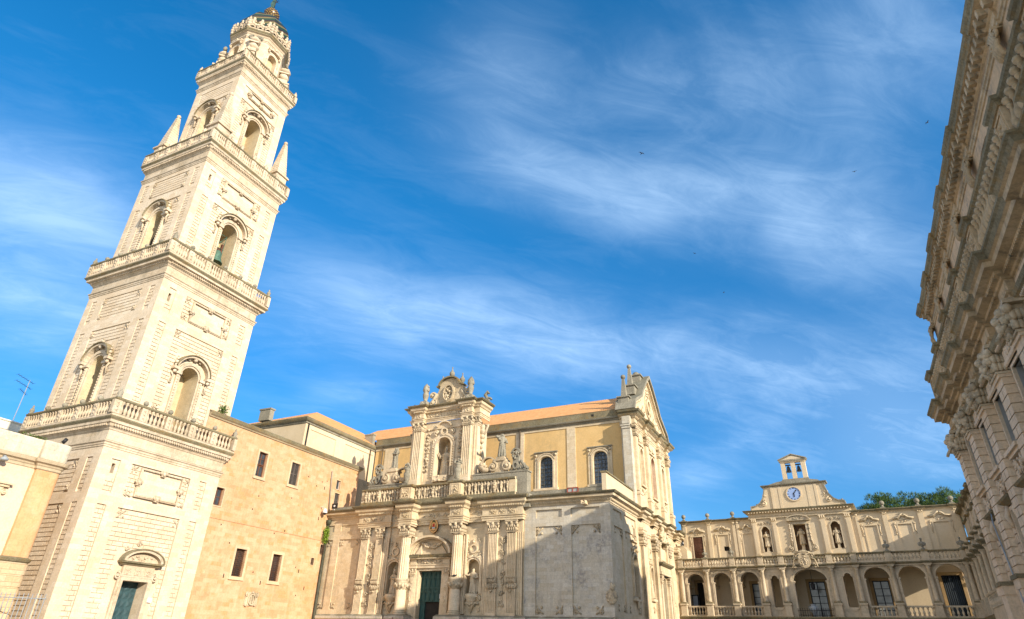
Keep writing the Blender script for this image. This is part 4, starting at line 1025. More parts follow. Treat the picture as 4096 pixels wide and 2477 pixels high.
    mb = MB(f); D = [(12.0, 0), (12.0, 6.85), (14.5, 6.85), (14.5, 0)]
    frame_band(mb, D, .22, 0, .2); frame_band(mb, [(11.78, 0), (11.78, 7.07), (14.72, 7.07), (14.72, 0)], .1, 0, .28)
    for a, b in ((11.15, 11.68), (14.82, 15.35)):
        mb.box(a, b, 0, .34, 0, 6.45); mb.box(a+.1, b-.1, .34, .37, 3.3, 6.2)
        for z in (5.9, 5.6, 5.2, 4.6, 4.3, 3.9): foliage(mb, (a+b)/2, .36, z, .25, .35, 4, .07, int(z*7))
        capital(mb, (a+b)/2, .2, 6.42, .6, .66, .36)
    mb.sweep([(11.1, 0), (11.1, .42), (11.8, .42), (11.8, .3), (14.7, .3), (14.7, .42), (15.4, .42), (15.4, 0)], [(0, 7.05), (.06, 7.07), (.06, 7.25), (.12, 7.3), (.12, 7.38), (.0, 7.42), (.0, 7.8), (.1, 7.84), (.16, 7.9), (.3, 7.96), (.36, 8.1), (.42, 8.2), (-.2, 8.24)], False, 0, 1)
    mb.dentils((11.1, .42), (15.4, .42), .1, 7.84, 7.92, .14, .07); foliage(mb, 13.25, .32, 7.62, 2.8, .3, 60, .075, 8, dep=.9)
    mb.build('portal_frame', t, [CATF, CAP])
    mb = MB(f); A = arc(13.25, 8.2, 2.38, 1.6, 180, 0, 24)
    def sc(k): return [(13.25+(x-13.25)*k, 8.2+(z-8.2)*k) for x, z in A]
    frame_band(mb, sc(.80), .14, 0, .3); frame_band(mb, sc(.86), .16, 0, .52); frame_band(mb, sc(.93), .18, 0, .85, 0)
    mb.face([(x, .12, z) for x, z in sc(.8)]); 
    for x, z in arc(13.25, 8.2, 1.98, 1.32, 174, 6, 40): mb.box(x-.03, x+.03, .3, .4, z-.04, z+.04)
    for e in (-1, 1): mb.prism([(13.25+e*1.75, 8.25), (13.25+e*1.1, 8.25), (13.25+e*1.1, 9.05)], .12, .3)
    mb.build('portal_pediment', t, [CATF])
    mb = MB(f); rg = random.Random(3)
    for i in range(70):
        a = rg.uniform(-1, 1); z = 9.15-.42*(1-a*a)*rg.random()+.12*a*a; mb.ball((13.25+a*1.1, .25, z), rg.uniform(.07, .12), 6)
    mb.build('fruit_garland', t, [CATF])
    # door leaves: fixed coffered top, open wicket below
    mb = MB(f)
    xs = [12.02, 12.45, 12.95, 13.45, 13.97, 14.48]; zs = [4.3, 4.9, 5.15, 5.3, 5.95, 6.1, 6.45, 6.83]
    mb.box(12.02, 14.48, -.5, -.42, 4.28, 6.83)
    for i in range(5):
        for a, b in ((4.34, 5.1), (5.16, 5.42), (5.48, 6.3), (6.36, 6.78)):
            frame_band(mb, [(xs[i]+.09, a+.05), (xs[i]+.09, b-.05), (xs[i+1]-.09, b-.05), (xs[i+1]-.09, a+.05)], .07, -.42, -.34, 0, True)
    mb.box(12.02, 12.55, -.5, -.42, 0, 4.28); mb.box(14.42, 14.48, -.5, -.42, 0, 4.28)
    mb.face([(12.55, -.45, 0), (12.72, -1.4, 0), (12.72, -1.4, 4.25), (12.55, -.45, 4.25)]); mb.build('door', t, [TEAL])
    mb = MB(f); mb.box(13.97, 14.3, -.41, -.39, 4.55, 4.95); mb.build('notice', t, [PNT])
    # ---- entablature with ressauts
    zb, zt = 10.87, 12.93
    path = [(4.5, .0), (4.5, .46), (8.35, .46), (8.35, .2), (10.08, .2), (10.08, 1.35), (11.4, 1.35), (11.4, .2), (15.72, .2), (15.72, 1.35), (17.08, 1.35), (17.08, .2), (18.65, .2), (18.65, .46), (22.68, .46), (22.68, 0)]
    mb = MB(f); mb.sweep(path, ent_profile(zb, zt, .72), False, 0, 1)
    for a, b in zip(path, path[1:]):
        if abs(a[1]-b[1]) < .01 and a[0] < b[0]: mb.dentils(a, b, .2, zb+1.22, zb+1.36, .17, .09)
    for x, y, w in [((4.98+5.8)/2, .5, .5), ((6.8+7.58)/2, .5, .5), (10.74, 1.4, .7), (16.4, 1.4, .7), (19.75, .5, .55), (21.62, .5, .55), (6.3, .5, .5), (20.7, .5, .5)]:
        scroll(mb, x-w*.25, y, 11.72, .2, 1, 1.5, -90, .06); scroll(mb, x+w*.25, y, 11.72, .2, -1, 1.5, 270, .06); frame_band(mb, [(x-w*.6, 11.45), (x-w*.6, 12.0), (x+w*.6, 12.0), (x+w*.6, 11.45)], .04, y-.05, y+.03, 0, True)
    for a, b in ((8.5, 9.9), (11.6, 15.5), (17.3, 18.5)): foliage(mb, (a+b)/2, .25, 11.72, (b-a)*.9, .35, int((b-a)*9), .085, int(a*3), dep=.6)
    mb.build('entablature', t, [CAT, CAP])
    for nm, pa, mm in (('side_cornice', [(0, 0), (4.5, 0)], CAT), ('side_cornice', [(22.68, 0), (30.6, 0), (30.6, -.9)], CAT)):
        mb = MB(f); q = [(0, 11.92), (.06, 11.95), (.06, 12.05), (.12, 12.1), (.2, 12.2), (.24, 12.3), (.52, 12.4), (.55, 12.58), (.66, 12.63), (.74, 12.72), (.78, 12.8), (-.4, 12.9)]
        mb.sweep(pa, q, False, 0, 1); mb.dentils(pa[0], pa[1], .12, 12.12, 12.27, .2, .11); mb.build(nm, t, [mm, CAP])
    mb = MB(f); mb.box(.3, 4.4, -.4, .1, 12.85, 13.2); mb.build('parapet', t, [GREY]); mb = MB(f); mb.box(22.7, 30.2, -.7, -.25, 12.85, 13.35); mb.box(28.8, 30.2, -.68, -.2, 13.35, 13.55); mb.prism([(22.9, 12.7), (23.5, 12.7), (23.45, 13.0), (23.1, 13.25), (22.9, 13.25)], .2, .8); mb.box(22.75, 23.35, .1, .5, 11.9, 12.2)
    mb.build('parapet', t, [GREY])
    casement(t, f, 26.7, 27.75, 12.98, 13.42, -.22, 2, 1, RED, GLL, None, .07)
    # gutter spout box
    mb = MB(f); mb.box(28.28, 28.36, .0, .7, 11.85, 12.1); mb.box(28.6, 28.68, .0, .7, 11.85, 12.1); mb.box(28.28, 28.68, .0, .7, 11.8, 11.86); mb.build('rain_spout', t, [CATF])
    # ---- balustrade over the portal
    mb = MB(f); y = .45; zb2 = 13.0; path = [(4.4, y), (9.62, y), (9.62, 1.0), (10.85, 1.0), (10.85, y), (15.25, y), (15.25, 1.0), (16.5, 1.0), (16.5, y), (21.95, y)]
    mb.sweep(path, [(-.3, zb2), (.16, zb2), (.16, zb2+.28), (.1, zb2+.34), (-.3, zb2+.34)], False, 0, 1); mb.sweep(path, [(-.16, 14.42), (.12, 14.42), (.2, 14.5), (.22, 14.64), (-.2, 14.68)], False, 0, 1)
    for a, b, y1 in ((9.62, 10.85, 1.1), (15.25, 16.5, 1.1), (21.3, 21.95, .55), (4.4, 4.75, .55)): mb.box(a, b, .2, y1, 13.3, 14.45)
    for x, y1 in ((10.2, 1.12), (15.9, 1.12)): frame_band(mb, [(x-.38, 13.45), (x-.38, 14.3), (x+.38, 14.3), (x+.38, 13.45)], .05, y1-.04, y1+.02, 0, True); foliage(mb, x, y1, 13.88, .55, .75, 14, .09, int(x), dep=.7)
    bo = mb.build('balustrade', t, [CAT, CAP])
    bm1 = baluster_mesh('portal_baluster', .27, 1.1, CATF, BAL2); 
    hb = MB(); hb.lathe(0, 0, [(.18, 0), (.18, .1), (.12, .14), (.16, .4), (.2, .7), (.2, .95), (.12, 1.02), (.2, 1.1)], 8); hb.ball((0, .14, .72), .15, 8, 0, (1, .8, 1.3)); hb.ball((0, .2, .45), .1, 6, 0, (1, .7, 1.5)); hb.ball((-.09, .22, .85), .06, 5); hb.ball((.09, .22, .85), .06, 5)
    o = hb.build('h', None, [ORN]); hme = o.data; hme.name = 'carved_term'; bpy.data.objects.remove(o)
    rot = -R(f.a-90)
    for a, b, n in ((4.8, 9.6, 15), (10.9, 15.2, 13), (16.55, 21.3, 14)):
        for i in range(n):
            x = a+(i+.5)*(b-a)/n; head = i in {15: (0, 5), 13: (6,), 14: (9,)}[n]
            if head or i % 2: place('carved_baluster', hme, bo, f.w(x, y-.02, 13.33), rot+pi, (1.25, 1.25, 1) if head else (.8, .8, 1))
            else: place('baluster', bm1, bo, f.w(x, y-.02, 13.33), rot)
    # ---- attic blocks behind the balustrade
    mb = MB(f)
    mb.box(17.0, 22.78, -1.0, -.15, 12.9, 15.25); mb.box(17.0, 22.86, -1.05, -.1, 15.25, 15.38); mb.build('attic_wall', t, [GREY]); mb = MB(f); mb.box(4.5, 9.8, -1.0, -.15, 12.9, 15.1); mb.box(4.45, 9.8, -1.05, -.1, 15.1, 15.22)
    mb.build('attic_wall', t, [GREY])
    # ---- niche aedicule
    AX = 13.2; y0 = -.45
    mb = MB(f); wall(mb, 9.8, 16.6, 12.9, 21.3, [('r', 10.95, 15.45, 15.2, 20.5, .12, 0), ('h', 12.3, 14.1, 15.6, 19.55, .9, .12, 1.4, 0, 0)], y0)
    mb.box(9.8, 16.6, -2.3, y0-1.7, 12.9, 21.3, 0, 'f')
    wall_side = [(16.6, y0), (16.6, -2.3)]
    mb.face([(16.6, y0, 12.9), (16.6, -2.3, 12.9), (16.6, -2.3, 21.3), (16.6, y0, 21.3)]); mb.face([(9.8, y0, 12.9), (9.8, -2.3, 12.9), (9.8, -2.3, 21.3), (9.8, y0, 21.3)])
    mb.build('aedicule_wall', t, [CATF])
    for e in (-1, 1):
        a = AX+e*2.95; mb = MB(f)
        fluted(mb, a-.46, a+.46, y0, y0+.55, 15.35, 20.35, 6); mb.box(a-.55, a+.55, y0, y0+.65, 14.6, 15.2); mb.box(a-.5, a+.5, y0, y0+.6, 15.2, 15.36)
        fluted(mb, a+e*.62-.16, a+e*.62+.16, y0-.9, y0+.2, 15.35, 20.35, 1)
        mb.box(a+(.5 if e > 0 else -1.0), a+(1.0 if e > 0 else -.5), -2.3, y0+.1, 14.6, 20.6)
        mb.build('aedicule_pilaster', t, [CATF]); mb = MB(f); capital(mb, a, y0+.25, 20.35, 1.05, .95, .7); capital(mb, a+e*.75, y0-.25, 20.35, .6, .95, .6); mb.build('capital', t, [ORN])
        mb = MB(f)     # winged figure and scroll on the flank
        for z, r in ((20.3, .32), (19.9, .34), (19.4, .28), (18.9, .22), (18.3, .16), (17.7, .2), (17.1, .14), (16.6, .16)): mb.ball((a+e*(1.05+r*.4), y0-.7, z), r, 8, 0, (1, 1, 1.2))
        mb.tube([(a+e*1.2, y0-.7, 20.6), (a+e*1.75, y0-.7, 20.5), (a+e*1.5, y0-.7, 19.8), (a+e*1.1, y0-.7, 19.2)], [.1, .16, .14, .08], 6)
        scroll(mb, a+e*1.2, y0-.9, 15.9, .45, e, 1.4, 0, .16); mb.tube([(a+e*1.0, y0-.8, 17), (a+e*.95, y0-.8, 16.2), (a+e*1.5, y0-.8, 15.5), (a+e*2.2, y0-.8, 15.75)], .16, 6)
        mb.build('flank_scroll', t, [ORN])
        mb = MB(f)
        for i in range(11): foliage(mb, AX+e*1.95, y0-.05, 16.3+i*.38, .4, .36, 6, .12, i+e*20, dep=.9)
        mb.ball((AX+e*1.95, y0+.05, 20.5), .15, 6); mb.build('fruit_festoon', t, [ORN])
    mb = MB(f); o = [(12.3, 15.6), (12.3, 18.65)]+arc(13.2, 18.65, .9, .9, 180, 0, 14)[1:-1]+[(14.1, 18.65), (14.1, 15.6)]
    frame_band(mb, o, .16, y0-.12, y0+.08); frame_band(mb, [(AX+(x-AX)*1.25, z if z < 18.66 else 18.65+(z-18.65)*1.25) for x, z in o], .22, y0-.12, y0+.02)
    for e in (-1, 1):
        for i in range(12): mb.ball((AX+e*1.2, y0+.05, 15.8+i*.25), .07, 5)
        scroll(mb, AX+e*.95, y0, 20.15, .3, e, 1.4, -90, .1); foliage(mb, AX+e*1.2, y0, 19.3, .35, .4, 6, .1, 3)
    frame_band(mb, arc(AX, 20.15, .42, .42, 0, 360, 18), .14, y0-.12, y0+.12); foliage(mb, AX, y0-.05, 20.15, .5, .5, 12, .1, 9)
    frame_band(mb, arc(AX, 20.2, .95, .95, 150, 30, 12), .12, y0-.12, y0+.25); mb.ball((AX, y0+.1, 21.2), .15, 6)
    mb.box(12.3, 14.1, y0-1.0, y0+.35, 15.05, 15.6); foliage(mb, AX, y0+.3, 15.35, 1.7, .5, 16, .16, 4)
    mb.build('aedicule_niche', t, [CATF])
    mb = MB(f); py = y0; path = [(9.0, -2.4), (9.0, py+.1), (9.75, py+.1), (9.75, py+.6), (10.8, py+.6), (10.8, py+.12), (15.6, py+.12), (15.6, py+.6), (16.65, py+.6), (16.65, py+.1), (17.3, py+.1), (17.3, -2.4)]
    mb.sweep(path, ent_profile(21.28, 22.98, .68), False, 0, 1)
    for a, b in zip(path, path[1:]):
        if abs(a[1]-b[1]) < .01: mb.dentils(a, b, .2, 22.28, 22.4, .17, .09)
    foliage(mb, 13.2, py+.17, 21.98, 4.4, .4, 60, .09, 6, dep=.7)
    for x in (10.27, 16.12): foliage(mb, x, py+.64, 21.98, .6, .5, 10, .09, 7, dep=.7)
    mb.box(9.4, 17.0, -2.3, py, 22.9, 23.02, 1); mb.build('aedicule_entablature', t, [CATF, CAP])
    mb = MB(f); P = [(11.4, 23.0), (11.5, 24.2), (11.85, 24.9), (12.0, 25.35)]+arc(13.2, 25.35, 1.2, .8, 180, 0, 14)[1:-1]+[(14.4, 25.35), (14.6, 25.3), (14.9, 25.1), (14.9, 24.0), (15.0, 23.0)]
    mb.prism(P, y0-.9, y0-.3); frame_band(mb, [(11.7, 25.2), (12.05, 25.4)]+arc(13.2, 25.35, 1.2, .85, 175, 5, 14)+[(14.4, 25.4), (14.95, 25.15)], .16, y0-1.0, y0-.02, 1)
    frame_band(mb, arc(13.2, 24.42, .72, 1.0, 0, 360, 28), .16, y0-.3, y0-.08); frame_band(mb, arc(13.2, 24.42, .62, .88, 0, 360, 28), .05, y0-.3, y0-.02)
    foliage(mb, 13.2, y0-.25, 24.4, 1.05, 1.7, 46, .15, 12, dep=.8)
    for e in (-1, 1):
        scroll(mb, AX+e*2.0, y0-.4, 23.6, .5, e, 1.5, 90, .17); mb.tube([(AX+e*1.5, y0-.3, 24.6), (AX+e*1.9, y0-.3, 24.0), (AX+e*2.3, y0-.3, 23.5), (AX+e*1.7, y0-.3, 23.15)], .16, 6)
        scroll(mb, AX+e*2.2, y0-.5, 24.5, .38, -e, 1.3, 0, .15)
    mb.build('aedicule_crest', t, [ORN, CAP])
    UR = [(.3, 0), (.3, .12), (.14, .2), (.16, .3), (.4, .55), (.5, .85), (.42, 1.15), (.18, 1.35), (.22, 1.45), (.1, 1.6), (.08, 1.95), (.14, 2.05), (.02, 2.2)]
    for x, z, s in ((13.2, 26.25, .62), (12.05, 25.5, .55), (14.55, 25.35, .62)):
        mb = MB(f); mb.lathe(x, y0-.6, [(r*s, h*s) for r, h in UR], 14, z=z, flute=.12); mb.build('finial_urn', t, [GREY])
    for x in (10.35, 15.95):
        mb = MB(f); y = y0-.1; mb.box(x-.42, x+.42, y-.42, y+.42, 23.0, 23.55); scroll(mb, x, y+.42, 23.3, .3, 1, 1.5, 90, .1); mb.box(x-.38, x+.38, y-.38, y+.38, 23.55, 23.75)
        mb.lathe(x, y, [(.3, 23.75), (.18, 23.9), (.3, 24.3), (.34, 24.6), (.26, 24.8), (.3, 24.9), (.38, 25.1), (.3, 25.5), (.05, 25.85)], 12); foliage(mb, x, y, 25.25, .6, .9, 26, .15, int(x), dep=1); mb.build('torch_finial', t, [GREY])
    for x, e in ((17.2, 1), (9.2, -1)):
        mb = MB(f); mb.tube([(x, -1.6, 23.0), (x+e*.25, -1.6, 23.5), (x-e*.05, -1.6, 23.95), (x+e*.25, -1.6, 24.3), (x+e*.4, -1.6, 24.05)], [.3, .22, .2, .16, .1], 8); scroll(mb, x+e*.45, -1.5, 23.3, .3, e, 1.2, 0, .12)
        if e > 0: mb.build('scroll_finial', t, [GREY])
    # scrolled bases and crests on the attic
    for x, e, zt in ((7.27, -1, 15.22), (19.9, 1, 15.38)):
        mb = MB(f); y = -.55
        mb.box(x-.5, x+.5, y-.45, y+.4, zt, 16.45); mb.box(x-.62, x+.62, y-.55, y+.5, 16.45, 16.62); mb.box(x-.45, x+.45, y-.4, y+.4, 16.62, 16.85)
        for g in (-1, 1): scroll(mb, x+g*.75, y+.35, zt+.55, .5, g, 1.7, 90, .17)
        mb.tube([(x-e*1.0, y+.3, zt+.4), (x-e*1.6, y+.3, zt+.25), (x-e*2.1, y+.3, zt+.7), (x-e*2.0, y+.3, zt+1.1)], [.2, .3, .25, .18], 8); scroll(mb, x-e*1.95, y+.3, zt+.8, .42, -e, 1.4, 0, .15)
        frame_band(mb, arc(x-e*1.3, zt+.7, .75, .75, 160, 20, 10), .14, y, y+.4)
        mb.build('scrolled_pedestal', t, [ORN])
    for x, zt, e in ((5.38, 15.22, -1), (21.45, 15.38, 1)):
        mb = MB(f); y = -.6
        frame_band(mb, arc(x, zt+.55, .3, .36, 0, 360, 16), .14, y, y+.3); mb.face([(p[0], y+.1, p[1]) for p in arc(x, zt+.55, .34, .4, 0, 350, 16)])
        mb.box(x-.32, x+.32, y-.1, y+.15, zt, zt+1.5); foliage(mb, x, y+.2, zt+1.5, .6, .9, 24, .13, 5, dep=.9); frame_band(mb, arc(x, zt+1.6, .38, .5, 170, 10, 10), .15, y, y+.25)
        for g in (-1, 1): scroll(mb, x+g*.5, y+.1, zt+.3, .28, g, 1.3, 90, .1)
        scroll(mb, x+e*.95, y+.1, zt+.35, .32, e, 1.3, 90, .13); mb.tube([(x+e*.5, y+.1, zt+1.0), (x+e*.75, y+.1, zt+.6), (x+e*1.3, y+.1, zt+.15)], .14, 6)
        mb.build('armorial_crest', t, [GREY])
    for x in (9.47, 15.45):
        mb = MB(f); y = .1; mb.lathe(x, y, [(.3, 15.0), (.36, 15.15), (.2, 15.3), (.36, 15.65), (.4, 15.95), (.24, 16.2), (.3, 16.35), (.38, 16.5), (.2, 16.6)], 12, flute=.08); mb.box(x-.32, x+.32, y-.3, y+.3, 14.6, 15.0); foliage(mb, x, y, 16.75, .75, .6, 26, .14, int(x), dep=1); mb.build('flower_urn', t, [GREY])
cath_side()
def cath_nave():
    f = CFR; t = cath; N = -9
    F = [('h', 20.07, 21.66, 15.6, 18.98, .68, 0, .45, 2, None), ('h', 26.16, 27.76, 15.62, 18.98, .68, 0, .45, 2, None)]
    for a, b in ((-2.4, -.9), (1.0, 8.0), (9.0, 13.0), (13.2, 17.2), (18.2, 23.3), (24.28, 29.8)): F.insert(0, ('r', a, b, 13, 21.8, .07, 1))
    for h in F:
        if h[0] == 'h': F[F.index(h)] = h[:6]+(.07,)+h[7:]
    mb = MB(f); wall(mb, -2.4, 29.8, 12.9, 22.3, F, N); mb.build('nave_wall', t, [CATF, OCH, CATF])
    for a, b in ((20.07, 21.66), (26.16, 27.76)):
        mb = MB(f); c = (a+b)/2
        o = [(a, 15.6), (a, 18.3)]+arc(c, 18.3, .8, .68, 180, 0, 12)[1:-1]+[(b, 18.3), (b, 15.6)]
        frame_band(mb, o, .2, N-.07, N+.08); frame_band(mb, [(a-.2, 15.5), (a-.2, 19.05), (b+.2, 19.05), (b+.2, 15.5)], .3, N-.07, N+.02)
        H = [(a-.2, 18.6)]+arc(c, 18.5, .95, .72, 155, 25, 10)+[(b+.2, 18.6)]
        frame_band(mb, H, .1, N, N+.12, 0); mb.box(a-.56, b+.56, N-.05, N+.02, 19.02, 19.42); mb.box(a-.6, b+.6, N-.05, N+.14, 19.38, 19.48, 1); mb.box(a-.6, b+.6, N-.07, N+.2, 15.35, 15.58)
        for e in (a-.35, b+.35): mb.ball((e, N+.08, 19.1), .14, 8)
        mb.build('window_surround', t, [CATF, GREY])
        mb = MB(f)
        for i in range(5): x = a+.05+(b-a-.1)*i/4; mb.box(x-.02, x+.02, N-.38, N-.33, 15.6, 18.85)
        for j in range(8): z = 15.65+3.2*j/7.6; mb.box(a, b, N-.385, N-.325, z-.02, z+.02)
        rg = random.Random(int(a))
        for i in range(30): x, z = rg.uniform(a+.15, b-.15), rg.uniform(15.7, 18.6); q = rg.uniform(.06, .16); frame_band(mb, arc(x, z, q, q*1.3, 0, 360, 7), .015, N-.36, N-.35)
        w = mb.build('window', t, [plain('lead_cames', (.12, .12, .11))])
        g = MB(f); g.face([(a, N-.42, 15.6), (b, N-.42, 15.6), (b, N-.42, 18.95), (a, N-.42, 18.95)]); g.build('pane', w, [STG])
    mb = MB(f); mb.sweep([(-2.4, N), (29.6, N)], [(0, 22.05), (.08, 22.1), (.12, 22.2), (.3, 22.28), (.36, 22.42), (.2, 22.5), (.12, 22.52), (.12, 23.25), (-.3, 23.3)], False, 0, 1)
    mb.box(26.2, 26.5, N+.1, N+.125, 22.72, 22.98, 2); mb.build('eaves', t, [GREY, CAP, DARK])
    mb = MB(f); RZ, RY = 27.0, -15.6
    sl = hypot(RY-(N+.15), RZ-23.2)
    mb.face([(-8, N+.15, 23.2), (29.6, N+.15, 23.2), (29.6, RY, RZ), (-8, RY, RZ)], uv=[(0, 0), (37.6, 0), (37.6, sl), (0, sl)])
    mb.face([(-8, RY, RZ), (29.6, RY, RZ), (29.6, RY-6, 23.2), (-8, RY-6, 23.2)], uv=[(0, 0), (37.6, 0), (37.6, sl), (0, sl)])
    mb.build('roof', t, [ROOF])
    mb = MB(f); mb.tube([(17.75, N+.12, 22.3), (17.75, N+.12, 13.2)], .08, 8); mb.build('downpipe', t, [PIPE]); mb = MB(f); mb.tube([(-1.2, N+.12, 22.3), (-1.2, N+.12, 13.2)], .08, 8); mb.build('downpipe', t, [PIPE])
    mb = MB(f); mb.prism([(13.6, 22.9), (13.6, 24.0), (14.4, 23.4)], N-.4, N+.1) if False else None
    # ---- gable front
    g = GFR; G0, G1, GM = 8.9, 23.3, 16.1
    f2 = g.sub(0, 0)
    F = [('r', .9, 3.3, 10.95, 11.6, .14, 0), ('r', 4.1, 7.7, 10.9, 11.6, .14, 0), ('r', .95, 3.35, 3.6, 10.2, .12, 0), ('r', 4.1, 7.7, 3.6, 10.2, .12, 0), ('h', 6.05, 7.5, 5.05, 8.5, .72, .12, .5, 0, 1), ('h', 6.6, 7.4, 9.98, 11.1, .35, .14, .35, 0, 2),
         ('h', 11.6, 12.6, 5.2, 7.95, .5, 0, .6, 0, 0), ('h', 19.6, 20.6, 5.2, 7.95, .5, 0, .6, 0, 0), ('h', 14.9, 17.3, 0, 7.3, 0, 0, .9, 0, 3)]
    mb = MB(g); wall(mb, 0, 30, 0, 12.9, F); mb.build('front_wall', t, [CATF, DARK, plain('pink_blind', (.35, .22, .18)), TEAL])
    mb = MB(g); fr_ = [(6.05, 5.05), (6.05, 7.78)]+arc(6.775, 7.78, .725, .72, 180, 0, 12)[1:-1]+[(7.5, 7.78), (7.5, 5.05)]
    frame_band(mb, fr_, .22, -.12, .06); mb.box(5.7, 7.85, -.1, .12, 4.7, 4.85); mb.ball((6.1, .05, 8.95), .2, 6); mb.ball((7.45, .05, 8.95), .2, 6); mb.ball((6.78, .1, 9.2), .2, 6); mb.box(6.6, 7.0, 0, .14, 4.2, 4.7); mb.box(5.9, 7.65, -.05, .1, 9.6, 9.7)
    for i in range(5): mb.box(6.05+.02, 7.5, -.4, -.38, 5.3+i*.6, 5.34+i*.6)
    mb.build('window_surround', t, [CATF])
    knots(t, g, ORN, [(x, -.1, z, .6, e, q) for x, e in ((.95, 1), (3.35, -1), (4.1, 1), (7.7, -1)) for z, q in ((10.15, -1), (3.65, 1))])
    PIL = [(8.5, 9.4), (12.95, 13.75), (18.45, 19.25), (22.8, 23.7)]
    for a, b in PIL:
        mb = MB(g); mb.box(a, b, 0, .35, 3.2, 9.6); mb.box(a-.1, b+.1, 0, .45, 0, 3.2); fluted(mb, a, b, .1, .4, 3.4, 9.55, 5); mb.build('lower_pilaster', t, [CATF])
        mb = MB(g); capital(mb, (a+b)/2, .2, 9.55, 1.0, 1.1, .6); mb.build('capital', t, [ORN])
    mb = MB(g); path = [(.01, 0), (8.3, 0)]
    for a, b in PIL: path += [(a-.12, 0), (a-.12, .42), (b+.12, .42), (b+.12, 0)]
    path = [(.0, 0)]+path[2:]+[(30, 0)]
    mb.sweep([p for p in path], [(0, 11.92), (.06, 11.95), (.06, 12.05), (.12, 12.1), (.2, 12.2), (.24, 12.3), (.52, 12.4), (.55, 12.58), (.66, 12.63), (.74, 12.72), (.78, 12.8), (-.4, 12.9)], False, 0, 1)
    mb.sweep([(8.2, 0)]+path[1:-1]+[(24, 0)], [(0, 10.6), (.06, 10.65), (.06, 10.85), (.12, 10.9), (.12, 11.05), (0, 11.1)], False, 0)
    mb.dentils((.1, 0), (8.2, 0), .12, 12.12, 12.27, .2, .11); mb.build('front_cornice', t, [CATF, CAP])
    for a in (11.6, 19.6):
        mb = MB(g); c = a+.5; o = [(a, 5.2), (a, 7.45)]+arc(c, 7.45, .5, .5, 180, 0, 10)[1:-1]+[(a+1, 7.45), (a+1, 5.2)]
        frame_band(mb, o, .15, 0, .12); mb.box(a-.2, a+1.2, 0, .25, 4.95, 5.15); scroll(mb, c-.3, .05, 8.3, .2, 1, 1.3, 0, .08); scroll(mb, c+.3, .05, 8.3, .2, -1, 1.3, 180, .08); mb.box(a-.1, a+1.1, 0, .06, 8.7, 10.2); foliage(mb, c, .1, 9.4, .7, .5, 8, .1, 2); foliage(mb, c, .1, 4.2, .7, .6, 10, .1, 2)
        mb.build('niche', t, [CATF])
    mb = MB(g); frame_band(mb, [(14.9, 0), (14.9, 7.3), (17.3, 7.3), (17.3, 0)], .22, 0, .15)
    for x in (14.45, 17.75):
        mb.box(x-.24, x+.24, 0, .42, 0, 6.7); capital(mb, x, .25, 6.7, .55, .75, .45)
    mb.sweep([(14.1, 0), (14.1, .5), (18.1, .5), (18.1, 0)], [(0, 7.5), (.06, 7.55), (.06, 7.75), (0, 7.8), (0, 8.3), (.1, 8.35), (.3, 8.5), (.36, 8.65), (-.2, 8.7)], False, 0, 1)
    mb.box(14.6, 17.6, 0, .3, 8.7, 10.1); mb.box(15.1, 17.1, .3, .36, 8.95, 9.9, 0)
    for x in (14.6, 17.6): mb.box(x-.2, x+.2, 0, .5, 8.7, 10.1); capital(mb, x, .3, 10.0, .5, .6, .4); scroll(mb, x+(-.45 if x < 16 else .45), .2, 9.0, .3, 1 if x < 16 else -1, 1.4, 90, .12)
    mb.sweep([(14.3, 0), (14.3, .4), (15.3, .4), (15.3, 0)], [(0, 10.55), (.15, 10.65), (.25, 10.8), (-.1, 10.85)], False, 0, 1); mb.sweep([(16.9, 0), (16.9, .4), (17.9, .4), (17.9, 0)], [(0, 10.55), (.15, 10.65), (.25, 10.8), (-.1, 10.85)], False, 0, 1)
    for x, z, r in ((15.6, 11.5, .3), (16.1, 12.0, .3), (16.6, 11.5, .28), (15.2, 11.0, .3), (17.0, 11.0, .3), (16.1, 11.2, .45), (16.1, 11.7, .3), (17.4, 10.9, .2)): mb.ball((x, .45, z), r, 8, 0, (.8, .8, 1.3))
    foliage(mb, 16.1, .5, 11.2, 2.4, 1.4, 40, .2, 5, dep=.9)
    mb.build('main_portal', t, [CATF, CAP])
    # upper order
    F = [('h', 11.0, 12.2, 15.7, 19.5, .6, 0, .5, 0, 0), ('h', 20.0, 21.2, 15.7, 19.5, .6, 0, .5, 0, 0), ('h', 15.3, 16.9, 15.2, 19.6, .8, 0, .6, 0, 1)]
    mb = MB(g); wall(mb, G0, G1, 12.9, 22.1, F); mb.face([(G0, 0, 12.9), (G0, -1.2, 12.9), (G0, -1.2, 22.1), (G0, 0, 22.1)], 2); mb.face([(G1, 0, 12.9), (G1, -14, 12.9), (G1, -14, 22.1), (G1, 0, 22.1)], 0)
    mb.build('upper_front', t, [CATF, RED, CATG])
    cn = MB(f); cn.box(29.75, 30.58, N-.5, N+.85, 12.9, 20.9); cn.sweep([(29.75, N), (29.75, N+.87), (30.6, N+.87)], [(0, 20.75), (.06, 20.8), (.06, 21.0), (.14, 21.05), (.14, 21.2), (.2, 21.25), (0, 21.3)], False, 0); cn.box(29.75, 30.58, N-.5, N+.85, 21.3, 22.1); cn.box(29.65, 30.62, N-.5, N+.95, 12.9, 14.6)
    cn.build('corner_pier', t, [CATG])
